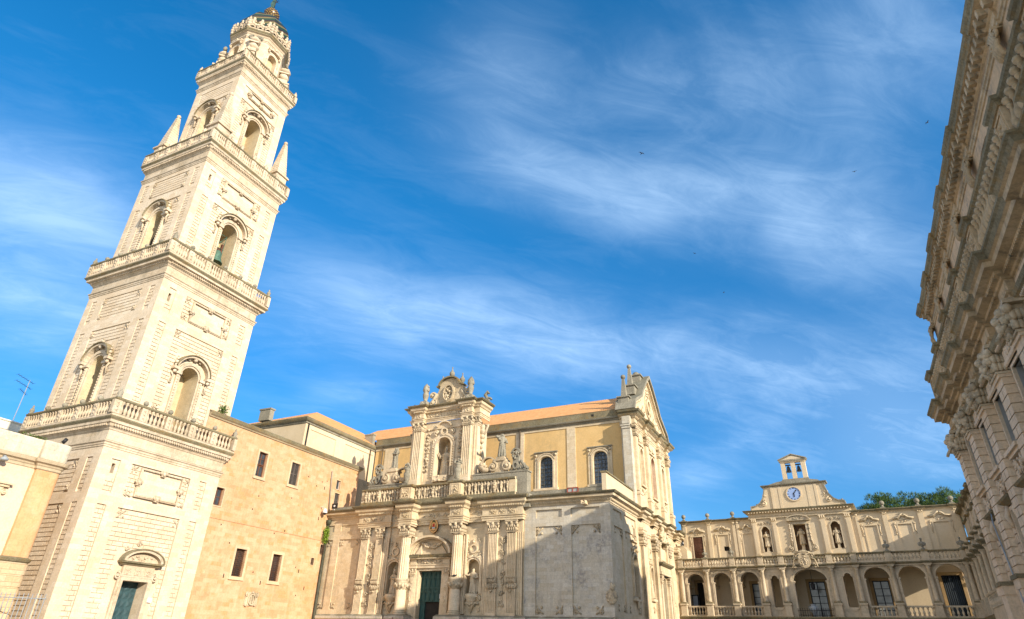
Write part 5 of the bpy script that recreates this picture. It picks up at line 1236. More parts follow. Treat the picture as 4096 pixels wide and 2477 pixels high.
    for a, b in ((8.95, 9.75), (12.95, 13.75), (18.45, 19.25), (22.5, 23.3)):
        mb = MB(g); mb.box(a, b, 0, .26, 14.7, 20.3); mb.box(a+.15, b-.15, .26, .3, 14.9, 20.2); mb.box(a-.1, b+.1, 0, .36, 13.0, 14.5); mb.box(a-.16, b+.16, 0, .42, 14.3, 14.6); mb.build('upper_pilaster', t, [CATF])
        mb = MB(g); capital(mb, (a+b)/2, .12, 20.2, .95, 1.0, .5); mb.build('capital', t, [ORN])
    mb = MB(g); path = [(G0, 0)]
    for a, b in ((8.95, 9.75), (12.95, 13.75), (18.45, 19.25), (22.5, 23.3)): path += [(a-.04, 0), (a-.04, .3), (b+.04, .3), (b+.04, 0)]
    path = [(G0-.05, -1.3), (G0-.05, .3)]+path[3:-2]+[(G1+.05, .3), (G1+.05, -1.3)]
    mb.sweep(path, [(0, 21.2), (.05, 21.23), (.05, 21.4), (.12, 21.45), (.12, 21.55), (0, 21.6), (0, 22.0), (.1, 22.05), (.2, 22.2), (.5, 22.35), (.54, 22.5), (.68, 22.6), (.75, 22.78), (-.2, 22.9)], False, 0, 1)
    mb.dentils((G0, .3), (9.8, .3), .12, 22.08, 22.2, .2, .1); mb.dentils((G0-.05, -1.2), (G0-.05, .3), .12, 22.08, 22.2, .2, .1)
    mb.build('upper_cornice', t, [CATF, CAP])
    # windows and niche trims, relief work
    for a, w, zb, zt_ in ((11.0, 1.2, 15.7, 19.5), (20.0, 1.2, 15.7, 19.5), (15.3, 1.6, 15.2, 19.6)):
        mb = MB(g); r = w/2; c = a+r; o = [(a, zb), (a, zt_-r)]+arc(c, zt_-r, r, r, 180, 0, 12)[1:-1]+[(a+w, zt_-r), (a+w, zb)]
        frame_band(mb, o, .16, 0, .1); mb.box(a-.25, a+w+.25, 0, .2, zb-.2, zb-.04); mb.box(a-.3, a+w+.3, 0, .16, zt_+.25, zt_+.4)
        foliage(mb, c, .1, zb-.7, w, .7, 14, .12, int(a)); foliage(mb, c, .1, zt_+.75, w*1.2, .6, 14, .15, int(a)+1)
        mb.build('window_surround', t, [CATF])
    # pediment
    z0, za = 22.85, 29.0; P = [(G0-.2, z0), (G0+.35, z0+1.1), (GM-3.9, z0+2.6), (GM-3.3, z0+3.4), (GM-1.3, za-.9), (GM, za), (GM+1.3, za-.9), (GM+3.3, z0+3.4), (GM+3.9, z0+2.6), (G1-.35, z0+1.1), (G1+.2, z0)]
    mb = MB(g); mb.prism(P, -1.4, 0); frame_band(mb, P, .32, -1.6, .55, 1); frame_band(mb, [(GM+(x-GM)*.94, z0+(z-z0)*.94) for x, z in P], .22, -.02, .3, 0); frame_band(mb, [(GM+(x-GM)*.80, z0+.3+(z-z0)*.78) for x, z in P], .12, -.02, .12, 0)
    mb.face([(x, -.0, z) for x, z in P]) if False else None
    frame_band(mb, arc(GM, 25.6, .8, .9, 0, 360, 24), .3, -.05, .22, 0); frame_band(mb, arc(GM, 25.6, 1.3, 1.4, 0, 360, 24), .12, -.05, .12, 0); mb.face([(x, .02, z) for x, z in arc(GM, 25.6, .8, .9, 0, 350, 24)], 2)
    foliage(mb, GM, .05, 27.5, 1.2, .8, 12, .15, 3); foliage(mb, GM, .05, 23.7, 1.8, .6, 14, .15, 3)
    for e in (-1, 1): scroll(mb, GM+e*2.6, .05, 24.2, .6, e, 1.5, 90, .18); scroll(mb, GM+e*4.6, .05, 23.7, .4, e, 1.5, 90, .14)
    mb.build('pediment', t, [CATF, GREY, CAT])
    for x, zb in ((9.35, 23.4), (12.1, 25.7), (15.0, 28.0)):
        mb = MB(g); y = -.75
        mb.box(x-.52, x+.52, y-.55, y+.55, zb, zb+1.0); mb.box(x-.66, x+.66, y-.7, y+.7, zb+1.0, zb+1.14)
        if x < 14:
            mb.prismz([(x-.3, y-.3), (x+.3, y-.3), (x+.3, y+.3), (x-.3, y+.3)], zb+1.14, zb+3.3, 0, .42, (x, y)); mb.ball((x, y, zb+3.5), .27, 12)
        else: mb.lathe(x, y, [(.5, zb+1.14), (.45, zb+1.4), (.2, zb+1.6)], 10, flute=.15)
        mb.build('obelisk' if x < 14 else 'stump', t, [GREY])
    # roof terrace parapet of the aisle, stepping up to the corner pier
    mb = MB(g); mb.box(.0, 8.9, -.6, -.2, 12.9, 14.45); mb.box(-.05, 8.9, -.7, -.1, 14.45, 14.6, 1); mb.build('terrace_parapet', t, [PLS, CAP])
    # cartouche on the corner
    mb = MB(f); x, z = 30.45, 4.65
    for i in range(10): a = 2*pi*i/10; mb.ball((x+.36*cos(a), .1, z+.42*sin(a)), .17, 8, 0, (1, .7, 1))
    mb.ball((x, .1, z), .42, 12, 0, (1, .4, 1)); mb.ball((x+.1, .15, z+.68), .24, 8, 0, (.9, .8, 1.2)); foliage(mb, x+.1, .2, z+.7, .4, .5, 10, .1, 2); mb.build('cartouche', t, [ORN])
cath_nave()
f = CFR
statue('stone bishop in a tall mitre standing in the aedicule niche above the portal', f, 13.2, -1.15, 15.6, 3.0, 0, mitre=True, arms='bless', seed=1)
statue('weathered praying figure on the scrolled pedestal left of the aedicule', f, 7.27, -.55, 16.85, 2.3, -35, arms='chest', kind='veil', seed=2, mat=GREY)
statue('weathered figure with one arm stretched out on the pedestal right of the aedicule', f, 19.9, -.55, 16.85, 2.4, 50, arms='out', kind='veil', seed=3, mat=GREY, book=True)
statue('mitred bishop statue in the sunlit niche left of the side portal', f, 9.03, -.15, 4.9, 2.1, -10, mitre=True, arms='chest', seed=4, mat=CATF)
statue('robed saint with raised arm in the half-shaded niche right of the side portal', f, 17.66, -.15, 4.9, 2.15, 0, arms='out', kind='robe', seed=5, mat=CATF)
statue('carved saint in the niche left of the gabled front\'s doorway', GFR, 12.1, -.15, 5.2, 2.0, 0, arms='down', seed=6, mat=CATF)
statue('carved saint in the niche right of the gabled front\'s doorway', GFR, 20.1, -.15, 5.2, 2.0, 0, arms='chest', seed=7, mat=CATF)
# emblem plaque over the portal
p = f.w(13.3, .3, 10.76); t = thing('emblem_plaque', 'oval painted plaque with a red shield and green tasselled hat above the side portal', 'plaque', p)
mb = MB(f); O = arc(13.3, 10.76, .5, .66, 0, 360, 32)[:-1]; mb.prism(O, .24, .32); mb.build('board', t, [plain('plaque_ochre', (.72, .42, .16), .6, var=.05)])
mb = MB(f); frame_band(mb, O, .03, .22, .34, 0, True); mb.build('rim', t, [plain('rim_brown', (.34, .17, .07), .6)])
mb = MB(f); mb.box(13.18, 13.42, .32, .335, 10.65, 10.95); mb.prism([(13.18, 10.65), (13.3, 10.46), (13.42, 10.65)], .32, .335); mb.build('shield', t, [plain('shield_red', (.42, .04, .02), .6, var=.2)])
mb = MB(f); mb.box(13.17, 13.43, .335, .342, 10.52, 10.64); mb.build('shield_field', t, [plain('shield_blue', (.35, .5, .6), .6)])
mb = MB(f); mb.lathe(13.3, .33, [(.22, 11.12), (.2, 11.16), (.09, 11.2), (.07, 11.26), (.02, 11.27)], 10, sq=.2)
for e in (-1, 1):
    mb.tube([(13.3+e*.1, .34, 11.14), (13.3+e*.24, .34, 11.02), (13.3+e*.26, .34, 10.9)], .014, 4)
    for r in range(4):
        for k in range(r+1): x = 13.3+e*(.27+(k-r/2)*.045); z = 10.88-r*.1; mb.lathe(x, .34, [(.005, z), (.02, z-.03), (.022, z-.08)], 5)
mb.build('hat_and_tassels', t, [plain('emblem_green', (.03, .06, .03), .6)])
mb = MB(f); mb.box(13.28, 13.32, .34, .355, 10.98, 11.12); mb.box(13.24, 13.36, .34, .355, 11.05, 11.08); mb.build('cross', t, [plain('emblem_gold', (.6, .4, .08), .5)])
mb = MB(f); mb.tube([(13.05, .34, 10.4), (13.3, .34, 10.28), (13.55, .34, 10.4)], .02, 4); mb.build('motto_ribbon', t, [WOOD])
# ================================================================ arcaded palace at the back of the square
LO = GFR.w(23.2, 0, 0); LFR = FR((LO.x, LO.y), 122)
lome = baluster_mesh('gallery_baluster', .26, .66, LOG); lom2 = baluster_mesh('rail_baluster', .22, .72, LOG)
def volute_frame(mb, x0, x1, z0, z1, m=None):
    """stucco window frame: eared moulding, side drops and a curved broken hood"""
    frame_band(mb, [(x0, z0), (x0, z1), (x1, z1), (x1, z0)], .1, 0, .05, m); c = (x0+x1)/2; w = (x1-x0)/2
    for e in (-1, 1):
        scroll(mb, c+e*(w+.28), .03, z1+.05, .12, e, 1.3, 90, .045, m, 4); mb.tube([(c+e*(w+.3), .03, z1-.05), (c+e*(w+.22), .04, z1-.5), (c+e*(w+.27), .03, z1-.9)], .045, 4, m)
        mb.ball((c+e*(w+.25), .03, z1-.95), .07, 5, m)
        mb.tube([(c+e*(w+.35), .12, z1+.55), (c+e*(w*.7), .14, z1+.62), (c+e*w*.35, .16, z1+.85), (c, .18, z1+.95)], .09, 6, m); mb.tube([(c+e*(w+.3), .05, z1+.45), (c+e*(w*.7), .06, z1+.5), (c+e*w*.3, .06, z1+.7), (c, .06, z1+.75)], .05, 4, m)
    foliage(mb, c, .03, z1+.35, w*1.3, .3, 12, .06, 3, m)
def loggia():
    f = LFR; p = f.w(14, -3, 0)
    t = thing('arcaded_palace', 'arcaded palace with clock and bellcote beyond the cathedral, gallery of arches and balustrade', 'palace', p)
    ARCH = [(1.1, 2.95, 4.2, 8.33, .95), (3.93, 5.81, 4.2, 8.36, .95), (6.75, 8.68, 4.2, 8.38, .98), (11.97, 15.15, 4.1, 8.5, 1.1), (18.45, 20.65, 4.2, 8.52, 1.02), (21.35, 23.6, 4.2, 8.55, 1.02), (24.35, 26.6, 4.2, 8.6, 1.05)]
    SM = [(9.83, 10.67, 5.0, 7.97, .32), (16.6, 17.48, 5.0, 8.05, .32)]
    F = [('h', a, b, c, d, r, 0, .45, 0, None) for a, b, c, d, r in ARCH+SM]
    for a, b, c, d, r in ARCH+SM:
        if b-a < 1: pass
    F += [('h', a, b, 0, 3.3, min(1, (b-a)/2-.01), 0, .5, 0, 1) for a, b, c, d, r in ARCH]
    mb = MB(f); wall(mb, 0, 27.6, 0, 8.75, F); wall(mb, 0, 27.6, 4.0, 8.75, [h for h in F if h[3] > 3.5], -.45)
    for a, b, c, d, r in SM:   # bowl-shaped bottoms
        A = arc((a+b)/2, 5.2, (b-a)/2, .38, 180, 360, 12)
        for q in range(12): pa, pb = A[q], A[q+1]; mb.face([(pa[0], .0, pa[1]), (pb[0], 0, pb[1]), (pb[0], 0, 5.0), (pa[0], 0, 5.0)]) if False else None
    mb.build('arcade_wall', t, [LOG, DARK])
    mb = MB(f)
    for a, b, c, d, r in ARCH:
        frame_band(mb, [(a, d-r)]+arc((a+b)/2, d-r, (b-a)/2, r, 180, 0, 20)[1:-1]+[(b, d-r)], .2, 0, .06)
        frame_band(mb, [(a-.18, d-r)]+arc((a+b)/2, d-r, (b-a)/2+.18, r+.18, 180, 0, 20)[1:-1]+[(b+.18, d-r)], .05, 0, .1)
        for x in (a, b): mb.box(x-.16, x+.16, -.5, .1, d-r-.12, d-r+.02); mb.box(x-.1, x+.1, -.45, .07, c, d-r-.12)
        for e in (-1, 1):
            x = (a+b)/2+e*((b-a)/2+.12); z = d+.02
            if b-a < 2.6: frame_band(mb, arc(x, z-.02, .16, .16, 0, 360, 12), .04, 0, .05); mb.ball((x, .02, z-.02), .08, 6)
            else: x = (a+b)/2+e*1.45; frame_band(mb, arc(x, z, .16, .16, 0, 360, 12), .04, 0, .05); mb.ball((x, .02, z), .08, 6)
    for a, b, c, d, r in SM:
        o = [(a, d-r)]+arc((a+b)/2, d-r, (b-a)/2*.7, r, 180, 0, 14)+[(b, d-r)]
        frame_band(mb, o, .12, 0, .08); frame_band(mb, [(a, 5.2), (a, d-r)], .08, 0, .06); frame_band(mb, [(b, d-r), (b, 5.2)], .08, 0, .06)
        frame_band(mb, [(b+.1, 5.2), (b, 5.2)]+arc((a+b)/2, 5.2, (b-a)/2, .4, 0, -180, 12)+[(a-.1, 5.2)], .1, 0, .07)
        mb.box(a-.25, b+.25, 0, .04, d+.28, d+.75)
    mb.build('arch_mouldings', t, [LOG])
    COLX = [.62, 3.4, 6.25, 9.15, 11.2, 15.75, 17.95, 20.95, 23.95, 27.0]
    for x in COLX:
        mb = MB(f); mb.lathe(x, .3, [(.24, 5.5), (.24, 5.56), (.2, 5.62), (.2, 5.9), (.19, 7.0), (.165, 8.25), (.2, 8.28), (.2, 8.34), (.17, 8.38), (.25, 8.5)], 18); mb.box(x-.27, x+.27, .02, .56, 8.5, 8.6); mb.build('column', t, [LOG])
        mb = MB(f); mb.box(x-.3, x+.3, 0, .58, 4.2, 5.2); mb.box(x-.38, x+.38, 0, .66, 5.2, 5.34); mb.box(x-.33, x+.33, 0, .62, 5.34, 5.5, 1); mb.box(x-.36, x+.36, 0, .64, 4.1, 4.25); mb.build('column_pedestal', t, [LOG, CAP])
    mb = MB(f); path = [(0, .12)]
    for x in COLX: path += [(x-.3, .12), (x-.3, .5), (x+.3, .5), (x+.3, .12)]
    path += [(27.6, .12)]
    mb.sweep(path, [(0, 8.6), (.05, 8.62), (.05, 8.72), (.12, 8.76), (.2, 8.82), (.22, 8.92), (-.5, 8.96)], False, 0, 1); mb.box(0, 27.6, -3.4, .12, 8.75, 8.93); mb.build('gallery_cornice', t, [LOG, CAP])
    mb = MB(f); zt = 9.85; mb.sweep([(0, .2), (27.6, .2)], [(-.14, 8.93), (.16, 8.93), (.16, 9.06), (-.14, 9.06)], False, 0, 0); mb.sweep([(0, .2), (27.6, .2)], [(-.14, zt-.16), (.16, zt-.16), (.22, zt-.08), (.22, zt), (-.18, zt+.02)], False, 0, 1)
    for x in COLX: mb.box(x-.27, x+.27, .0, .48, 8.93, zt-.1); mb.box(x-.34, x+.34, .0, .54, zt-.1, zt+.03, 1); mb.box(x-.15, x+.15, .48, .5, 9.15, 9.6)
    bo = mb.build('balustrade', t, [LOG, CAP])
    xs = [-.3]+COLX; n = 0
    for a, b in zip(xs, xs[1:]):
        if a < 0: continue
        k = max(2, int((b-a-.55)/.285))
        for i in range(k):
            x = a+.3+(i+.5)*(b-a-.6)/k
            if 12.4 < x < 14.7: continue
            place('baluster', lome, bo, f.w(x, .2, 9.05), 0); n += 1
    # rails between the columns on the gallery floor
    m2 = MB(f); q = []
    for a, b, c, d, r in ARCH:
        if b-a > 3: continue
        m2.box(a-.1, b+.1, -.05, .2, 5.0, 5.14, 0); m2.box(a-.1, b+.1, -.05, .2, 4.16, 4.28, 0)
        for i in range(6): q.append((a+(i+.5)*(b-a)/6, .08))
    ro = m2.build('gallery_rail', t, [LOG])
    for i, (x, y) in enumerate(q):
        if n < 100: place('baluster', lom2, ro, f.w(x, y, 4.28), 0); n += 1
    mb = MB(f); mb.sweep([(0, 0), (27.6, 0)], [(0, 3.6), (.5, 3.7), (.6, 3.9), (.7, 4.05), (.7, 4.15), (-.4, 4.17)], False, 0, 1); mb.box(0, 27.6, -3.4, 0, 3.9, 4.16); mb.build('gallery_floor', t, [LOG, CAP])
    # inner wall of the gallery with doors and vault corbels
    y = -3.4
    D = [(1.15, 2.15, 4.17, 7.7, DARK, 0), (7.2, 8.7, 4.17, 7.5, GLL, 2), (12.95, 14.5, 4.17, 7.58, GLL, 2), (18.88, 20.33, 4.17, 7.57, GLL, 2), (24.85, 26.35, 4.17, 7.95, DARK, 0)]
    mb = MB(f); wall(mb, 0, 27.6, 4.1, 8.75, [('h', a, b, c, d, 0, 0, .25, 0, 1) for a, b, c, d, g, k in D], y)
    for i in range(10):     # vault ribs springing from corbels
        x = COLX[i]; mb.lathe(x, y+.05, [(.08, 7.0), (.3, 7.15), (.34, 7.25), (.3, 7.3)], 10)
        pts = [(x, y+.1, 7.3)]+[(x, y+.1+1.6*(1-cos(R(a))), 7.3+1.3*sin(R(a))) for a in (30, 60, 90)]; 
        for a, b in zip(pts, pts[1:]): mb.face([(x-.18, a[1], a[2]), (x+.18, a[1], a[2]), (x+.18, b[1], b[2]), (x-.18, b[1], b[2])]); mb.face([(x-.18, a[1], a[2]), (x-.18, b[1], b[2]), (x-.18, a[1], 8.75), (x-.18, b[1], 8.75)][:3])
    mb.build('gallery_inner_wall', t, [PLS, DARK])
    for a, b, c, d, g, k in D:
        mb = MB(f); frame_band(mb, [(a, c), (a, d), (b, d), (b, c)], .26, y, y+.1)
        mb.build('door_surround', t, [stone('tan_door_trim', (.42, .28, .13), (.34, .22, .10), None, stain=.4, bump=.2)])
    for a, b, c, d, g, k in D:
        if k: casement(t, f, a, b, c, d, y-.15, 2, 5, BLK, GLL, None, .09, 'glazed_door')
    mb = MB(f)
    for i in range(9): a = 24.87+i*.16; mb.lathe(a+.08, y-.15, [(.09, 4.2), (.08, 7.9)], 8)
    mb.build('door_curtain', t, [plain('dark_curtain', (.018, .026, .035), .8)])
    # upper storey set back behind the terrace
    N = -3.4
    Fp = [('h', 1.28, 2.42, 10.0, 12.62, 0, 0, .2, 0, 3), ('r', 4.2, 5.35, 10.0, 12.7, .07, 0), ('r', 7.0, 8.0, 10.0, 12.7, .07, 0), ('h', 4.72, 5.3, 10.97, 11.45, 0, .07, .25, 0, 3)]
    Fp += [('r', a, b, 10.0, 12.82, .07, 0) for a, b in ((19.38, 20.5), (22.4, 23.6), (25.5, 26.8))]
    Fp += [('h', 9.1, 10.0, 10.65, 13.32, .42, 0, .8, 0, 2), ('h', 12.48, 13.75, 10.6, 13.36, 0, 0, .9, 0, 2), ('h', 16.18, 17.12, 10.75, 13.45, .42, 0, .8, 0, 2)]
    Fp = [q for q in Fp if not 9 < q[1] < 17.5]; 
    for a, b in ((0, 8.1), (18.3, 27.9)): mb = MB(f); wall(mb, a, b, 8.9, 14.15, [q for q in Fp if a < q[1] < b], N); mb.build('upper_wall', t, [PLS, PLS, PLS, DARK])
    mb = MB(f); FN = [('h', 9.1, 10.0, 10.65, 13.32, .42, 0, .6, 0, 1), ('h', 12.48, 13.75, 10.6, 13.36, 0, 0, .8, 0, 1), ('h', 16.18, 17.12, 10.75, 13.45, .42, 0, .6, 0, 1)]
    wall(mb, 8.1, 18.3, 8.9, 14.2, FN, N+.18); mb.box(8.1, 8.12, N-.5, N+.18, 8.9, 14.2); mb.box(18.28, 18.3, N-.5, N+.18, 8.9, 14.2)
    mb.build('pavilion_wall', t, [PLS, stone('niche_brown', (.20, .12, .06), (.15, .09, .05), None, stain=.3, bump=.1)])
    for a, b in ((8.2, 8.72), (10.35, 10.86), (15.25, 15.82), (17.72, 18.24)):
        mb = MB(f)
        mb.box(a, b, N+.18, N+.34, 10.2, 13.75); mb.box(a+.1, b-.1, N+.34, N+.37, 10.4, 13.6); mb.box(a-.06, b+.06, N+.18, N+.42, 9.6, 10.2, 0); mb.box(a-.08, b+.08, N+.18, N+.44, 10.12, 10.25, 1)
        for x in (a+.08, (a+b)/2, b-.08): mb.ball((x, N+.38, 13.9), .1, 6); mb.ball((x, N+.38, 14.02), .09, 5)
        mb.box(a-.05, b+.05, N+.18, N+.42, 14.08, 14.16); mb.build('pavilion_pilaster', t, [PLS, CAP])
    mb = MB(f); mb.box(8.1, 18.3, N+.18, N+.5, 9.8, 10.15, 1); mb.build('pavilion_base', t, [PLS, CAP])
    mb = MB(f); path = [(8.0, N-3), (8.0, N+.34), (18.4, N+.34), (18.4, N-3)]
    mb.sweep(path, [(0, 14.15), (.04, 14.17), (.04, 14.3), (.08, 14.34), (.02, 14.4), (.02, 14.65), (.1, 14.7), (.14, 14.8), (.42, 14.84), (.46, 14.94), (.5, 14.98), (.5, 15.04), (-.6, 15.14)], False, 0, 1)
    mb.dentils((8.0, N+.34), (18.4, N+.34), .16, 14.7, 14.82, .3, .13, 0, .24); mb.build('pavilion_cornice', t, [PLS, CAP])
    for a, b, c, d in ((9.1, 10.0, 10.65, 13.32), (16.18, 17.12, 10.75, 13.45)):
        mb = MB(f); m_ = (a+b)/2; frame_band(mb, [(a, c), (a, d-.35)]+arc(m_, d-.42, (b-a)/2*.8, .42, 165, 15, 10)+[(b, d-.35), (b, c)], .12, N+.18, N+.26)
        for e in (-1, 1): scroll(mb, m_+e*.25, N+.22, d+.36, .14, e, 1.4, 0, .05); scroll(mb, m_+e*.5, N+.22, d+.3, .11, -e, 1.3, 0, .05)
        foliage(mb, m_, N+.2, d+.32, 1.1, .3, 14, .07, 3); mb.build('niche_surround', t, [LOG])
    mb = MB(f)
    frame_band(mb, [(12.48, 10.6), (12.48, 13.36), (13.75, 13.36), (13.75, 10.6)], .2, N+.18, N+.3)
    mb.prism([(11.9, 13.72)]+arc(13.12, 13.8, 1.2, .5, 175, 5, 14)+[(14.35, 13.72)], N+.18, N+.55); frame_band(mb, arc(13.12, 13.8, 1.1, .42, 175, 5, 14), .1, N+.5, N+.68); foliage(mb, 13.12, N+.56, 13.95, .9, .22, 14, .07, 4)
    for e in (-1, 1):
        x = 13.12+e*.98; mb.tube([(x, N+.25, 13.4), (x-e*.04, N+.25, 12.6), (x, N+.25, 11.9), (x+e*.1, N+.25, 11.2)], .08, 6); scroll(mb, x+e*.22, N+.25, 10.9, .28, -e, 1.8, 90, .07)
        for z in (13.3, 12.9, 12.4, 12.1, 11.7): mb.ball((x, N+.28, z), .12, 6)
    mb.build('niche_surround', t, [LOG])
    for a, b, c, d in ((1.28, 2.42, 10.0, 12.62), (4.2, 5.35, 10.0, 12.7), (7.0, 8.0, 10.0, 12.7), (19.38, 20.5, 10, 12.82), (22.4, 23.6, 10, 12.82), (25.5, 26.8, 10, 12.85)):
        m3 = MB(f.sub(0, N)); volute_frame(m3, a, b, c, d); m3.build('stucco_frame', t, [PLS])
    PX = [(.2, .6), (3.1, 3.5), (6.0, 6.3), (6.45, 6.7), (18.7, 18.95), (21.2, 21.65), (24.35, 24.85), (27.4, 27.8)]
    for a, b in PX:
        mb = MB(f); mb.box(a, b, N, N+.14, 8.93, 13.8)
        for x in (a+.08, b-.08): mb.ball((x, N+.2, 13.95), .09, 5); mb.ball(((a+b)/2, N+.2, 13.9), .1, 5)
        mb.build('upper_pilaster', t, [PLS])
    for a, b, P in ((0, 8.0, PX[:4]), (18.4, 27.9, PX[4:])):
        path = [(a, N)]; mb = MB(f)
        for p, q in P: path += [(p-.05, N), (p-.05, N+.16), (q+.05, N+.16), (q+.05, N)]
        path += [(b, N)]; mb.sweep(path, [(0, 14.05), (.05, 14.08), (.08, 14.15), (.2, 14.2), (.24, 14.3), (.3, 14.34), (.3, 14.42), (-.6, 14.46)], False, 0, 1); mb.build('upper_cornice', t, [PLS, CAP])
    for x, y_, zb in ((.42, N, 14.4), (3.28, N, 14.4), (6.16, N, 14.4), (21.45, N, 14.42), (24.6, N, 14.42), (27.5, N, 14.42)):
        mb = MB(f); mb.box(x-.24, x+.24, y_-.24, y_+.24, zb, zb+.14); mb.lathe(x, y_, [(.2, 0), (.12, .12), (.1, .25)], 10, z=zb+.14); mb.ball((x, y_, zb+.58), .25, 12); mb.build('ball_finial', t, [GREY])
    # clock attic with concave flanks
    mb = MB(f); L = [(8.45, 15.05), (8.5, 15.45), (9.0, 15.5), (9.5, 15.8), (9.95, 16.4), (10.2, 17.3), (10.25, 17.6)]
    P = L+[(26.36-x+.16, z) for x, z in L[::-1]]; mb.prism(P, N-.9, N+.2)
    frame_band(mb, L, .12, N-.95, N+.32, 1); frame_band(mb, [(26.36-x+.16, z) for x, z in L[::-1]], .12, N-.95, N+.32, 1)
    mb.box(10.9, 15.6, N+.2, N+.27, 15.1, 17.5); 
    for x in (10.95, 11.75, 14.7, 15.5): mb.box(x-.13, x+.13, N+.2, N+.3, 15.15, 17.5)
    frame_band(mb, arc(13.22, 16.6, .82, .82, 0, 360, 32), .12, N+.2, N+.36)
    mb.sweep([(10.05, N-1), (10.05, N+.2), (16.45, N+.2), (16.45, N-1)], [(0, 17.5), (.06, 17.52), (.1, 17.6), (.24, 17.64), (.28, 17.74), (-.5, 17.8)], False, 0, 1)
    mb.prism([(10.5, 17.78), (11.6, 18.05), (12.2, 18.12), (12.25, 18.28), (15.05, 18.28), (15.1, 18.1), (15.9, 17.95), (16.1, 17.78)], N-.7, N+.15, 1)
    for e, x in ((-1, 9.9), (1, 16.6)):
        scroll(mb, x-e*0+e*.05, N+.22, 15.75, .3, e, 1.3, 90, .1); foliage(mb, x-e*.15, N+.22, 16.4, .4, .9, 12, .1, 5); foliage(mb, x+e*.7, N-.2, 15.55, 1.2, .4, 16, .14, 6, 1, dep=.9)
    mb.build('clock_attic', t, [PLS, GREY])
    cl = MB(f); cl.lathe(0, 0, [], 8) if False else None
    A = arc(13.22, 16.6, .8, .8, 0, 360, 40)[:-1]; cl.prism(A, N+.25, N+.3); c_o = cl.build('clock', t, [plain('sky_tinted_clock_face', (.30, .43, .72), .3, var=.05)])  # sky reflection painted in as the blue of the clock face
    mb = MB(f)
    NUM = ['XII', 'I', 'II', 'III', 'IIII', 'V', 'VI', 'VII', 'VIII', 'IX', 'X', 'XI']
    def glyph(s, cx_, cz_, ang, h=.17):
        w = {'I': .035, 'V': .08, 'X': .08}; tot = sum(w[c] for c in s)+.012*(len(s)-1); x = -tot/2; ca, sa = cos(ang), sin(ang)
        def P(u, v): return (cx_+u*ca+v*sa, N+.305, cz_-u*sa+v*ca)
        def bar(u0, v0, u1, v1, t_=.011): d = Vector((u1-u0, v1-v0)).normalized()*t_; mb.face([P(u0-d.y, v0+d.x), P(u1-d.y, v1+d.x), P(u1+d.y, v1-d.x), P(u0+d.y, v0-d.x)])
        for c in s:
            a, b = x, x+w[c]
            if c == 'I': bar((a+b)/2, -h/2, (a+b)/2, h/2, .014)
            elif c == 'V': bar(a, h/2, (a+b)/2, -h/2, .014); bar(b, h/2, (a+b)/2, -h/2, .008)
            else: bar(a, h/2, b, -h/2, .014); bar(b, h/2, a, -h/2, .008)
            x = b+.012
    for i, s in enumerate(NUM): a = 2*pi*i/12; glyph(s, 13.22+.62*sin(a), 16.6+.62*cos(a), a)
    for i in range(60): a = 2*pi*i/60; mb.face([(13.22+q*sin(a+d), N+.305, 16.6+q*cos(a+d)) for q, d in ((.74, -.008), (.78, -.008), (.78, .008), (.74, .008))])
    mb.build('numerals', c_o, [BLK])
    mb = MB(f)
    for ang, l, w in ((R(38), .55, .03), (R(178), .4, .045)):
        s, c = sin(ang), cos(ang); mb.prism([(13.22-c*w-s*.12, 16.6+s*w-c*.12), (13.22-c*w+s*l*.8, 16.6+s*w+c*l*.8), (13.22+s*l, 16.6+c*l), (13.22+c*w+s*l*.8, 16.6-s*w+c*l*.8), (13.22+c*w-s*.12, 16.6-s*w-c*.12)], N+.32, N+.34); mb.ball((13.22+s*l*.72, N+.33, 16.6+c*l*.72), .07, 8, 0, (1, .2, 1))
    mb.build('clock_hands', c_o, [BLK])
    mb = MB(f)
    for a, b in ((12.35, 12.8), (13.42, 13.87), (14.5, 14.97)): mb.box(a, b, N-.45, N+.05, 18.28, 20.15)
    mb.box(12.3, 15.02, N-.5, N+.1, 20.15, 20.3); mb.box(12.2, 15.12, N-.6, N+.2, 20.3, 20.42, 1); mb.prism([(12.15, 20.42), (13.66, 21.0), (15.17, 20.42)], N-.6, N+.2, 1); mb.prism([(12.6, 20.45), (13.66, 20.85), (14.72, 20.45)], N+.2, N+.22, 0); frame_band(mb, [(12.15, 20.42), (13.66, 20.98), (15.17, 20.42)], .1, N-.65, N+.28, 1)
    mb.build('bellcote', t, [PLS, GREY])
    # grey attic wall end + arms over the central arch
    mb = MB(f); x, z = 13.45, 9.25; y = .55
    mb.prism([(x-.5, z+.5), (x+.5, z+.5), (x+.55, z-.1), (x+.3, z-.55), (x, z-.7), (x-.3, z-.55), (x-.55, z-.1)], .2, y+.1); frame_band(mb, arc(x, z, .6, .72, 0, 360, 20), .12, .3, y+.05)
    foliage(mb, x, y+.1, z, .8, 1.0, 22, .09, 3)
    for e in (-1, 1):
        scroll(mb, x+e*.75, y-.1, z+.45, .24, e, 1.5, 0, .07); mb.tube([(x+e*.6, y-.05, z+.3), (x+e*1.0, y-.05, z+.1), (x+e*1.15, y-.05, z-.6)], .06, 5)
        for k in range(3):
            for i in range(k+1): mb.ball((x+e*1.05+(i-k/2)*.14, y-.05, z-.2-k*.2), .06, 5, 0, (1, 1, 1.6))
    mb.tube([(x-.8, y-.05, z+.65), (x-.3, y+.1, z+.85), (x+.3, y+.1, z+.85), (x+.8, y-.05, z+.65)], .1, 6); mb.ball((x, y, z+.9), .22, 8, 0, (1.6, 1, .6)); mb.build('coat_of_arms', t, [ORN])
    mb = MB(f)     # iron railing in the middle arch
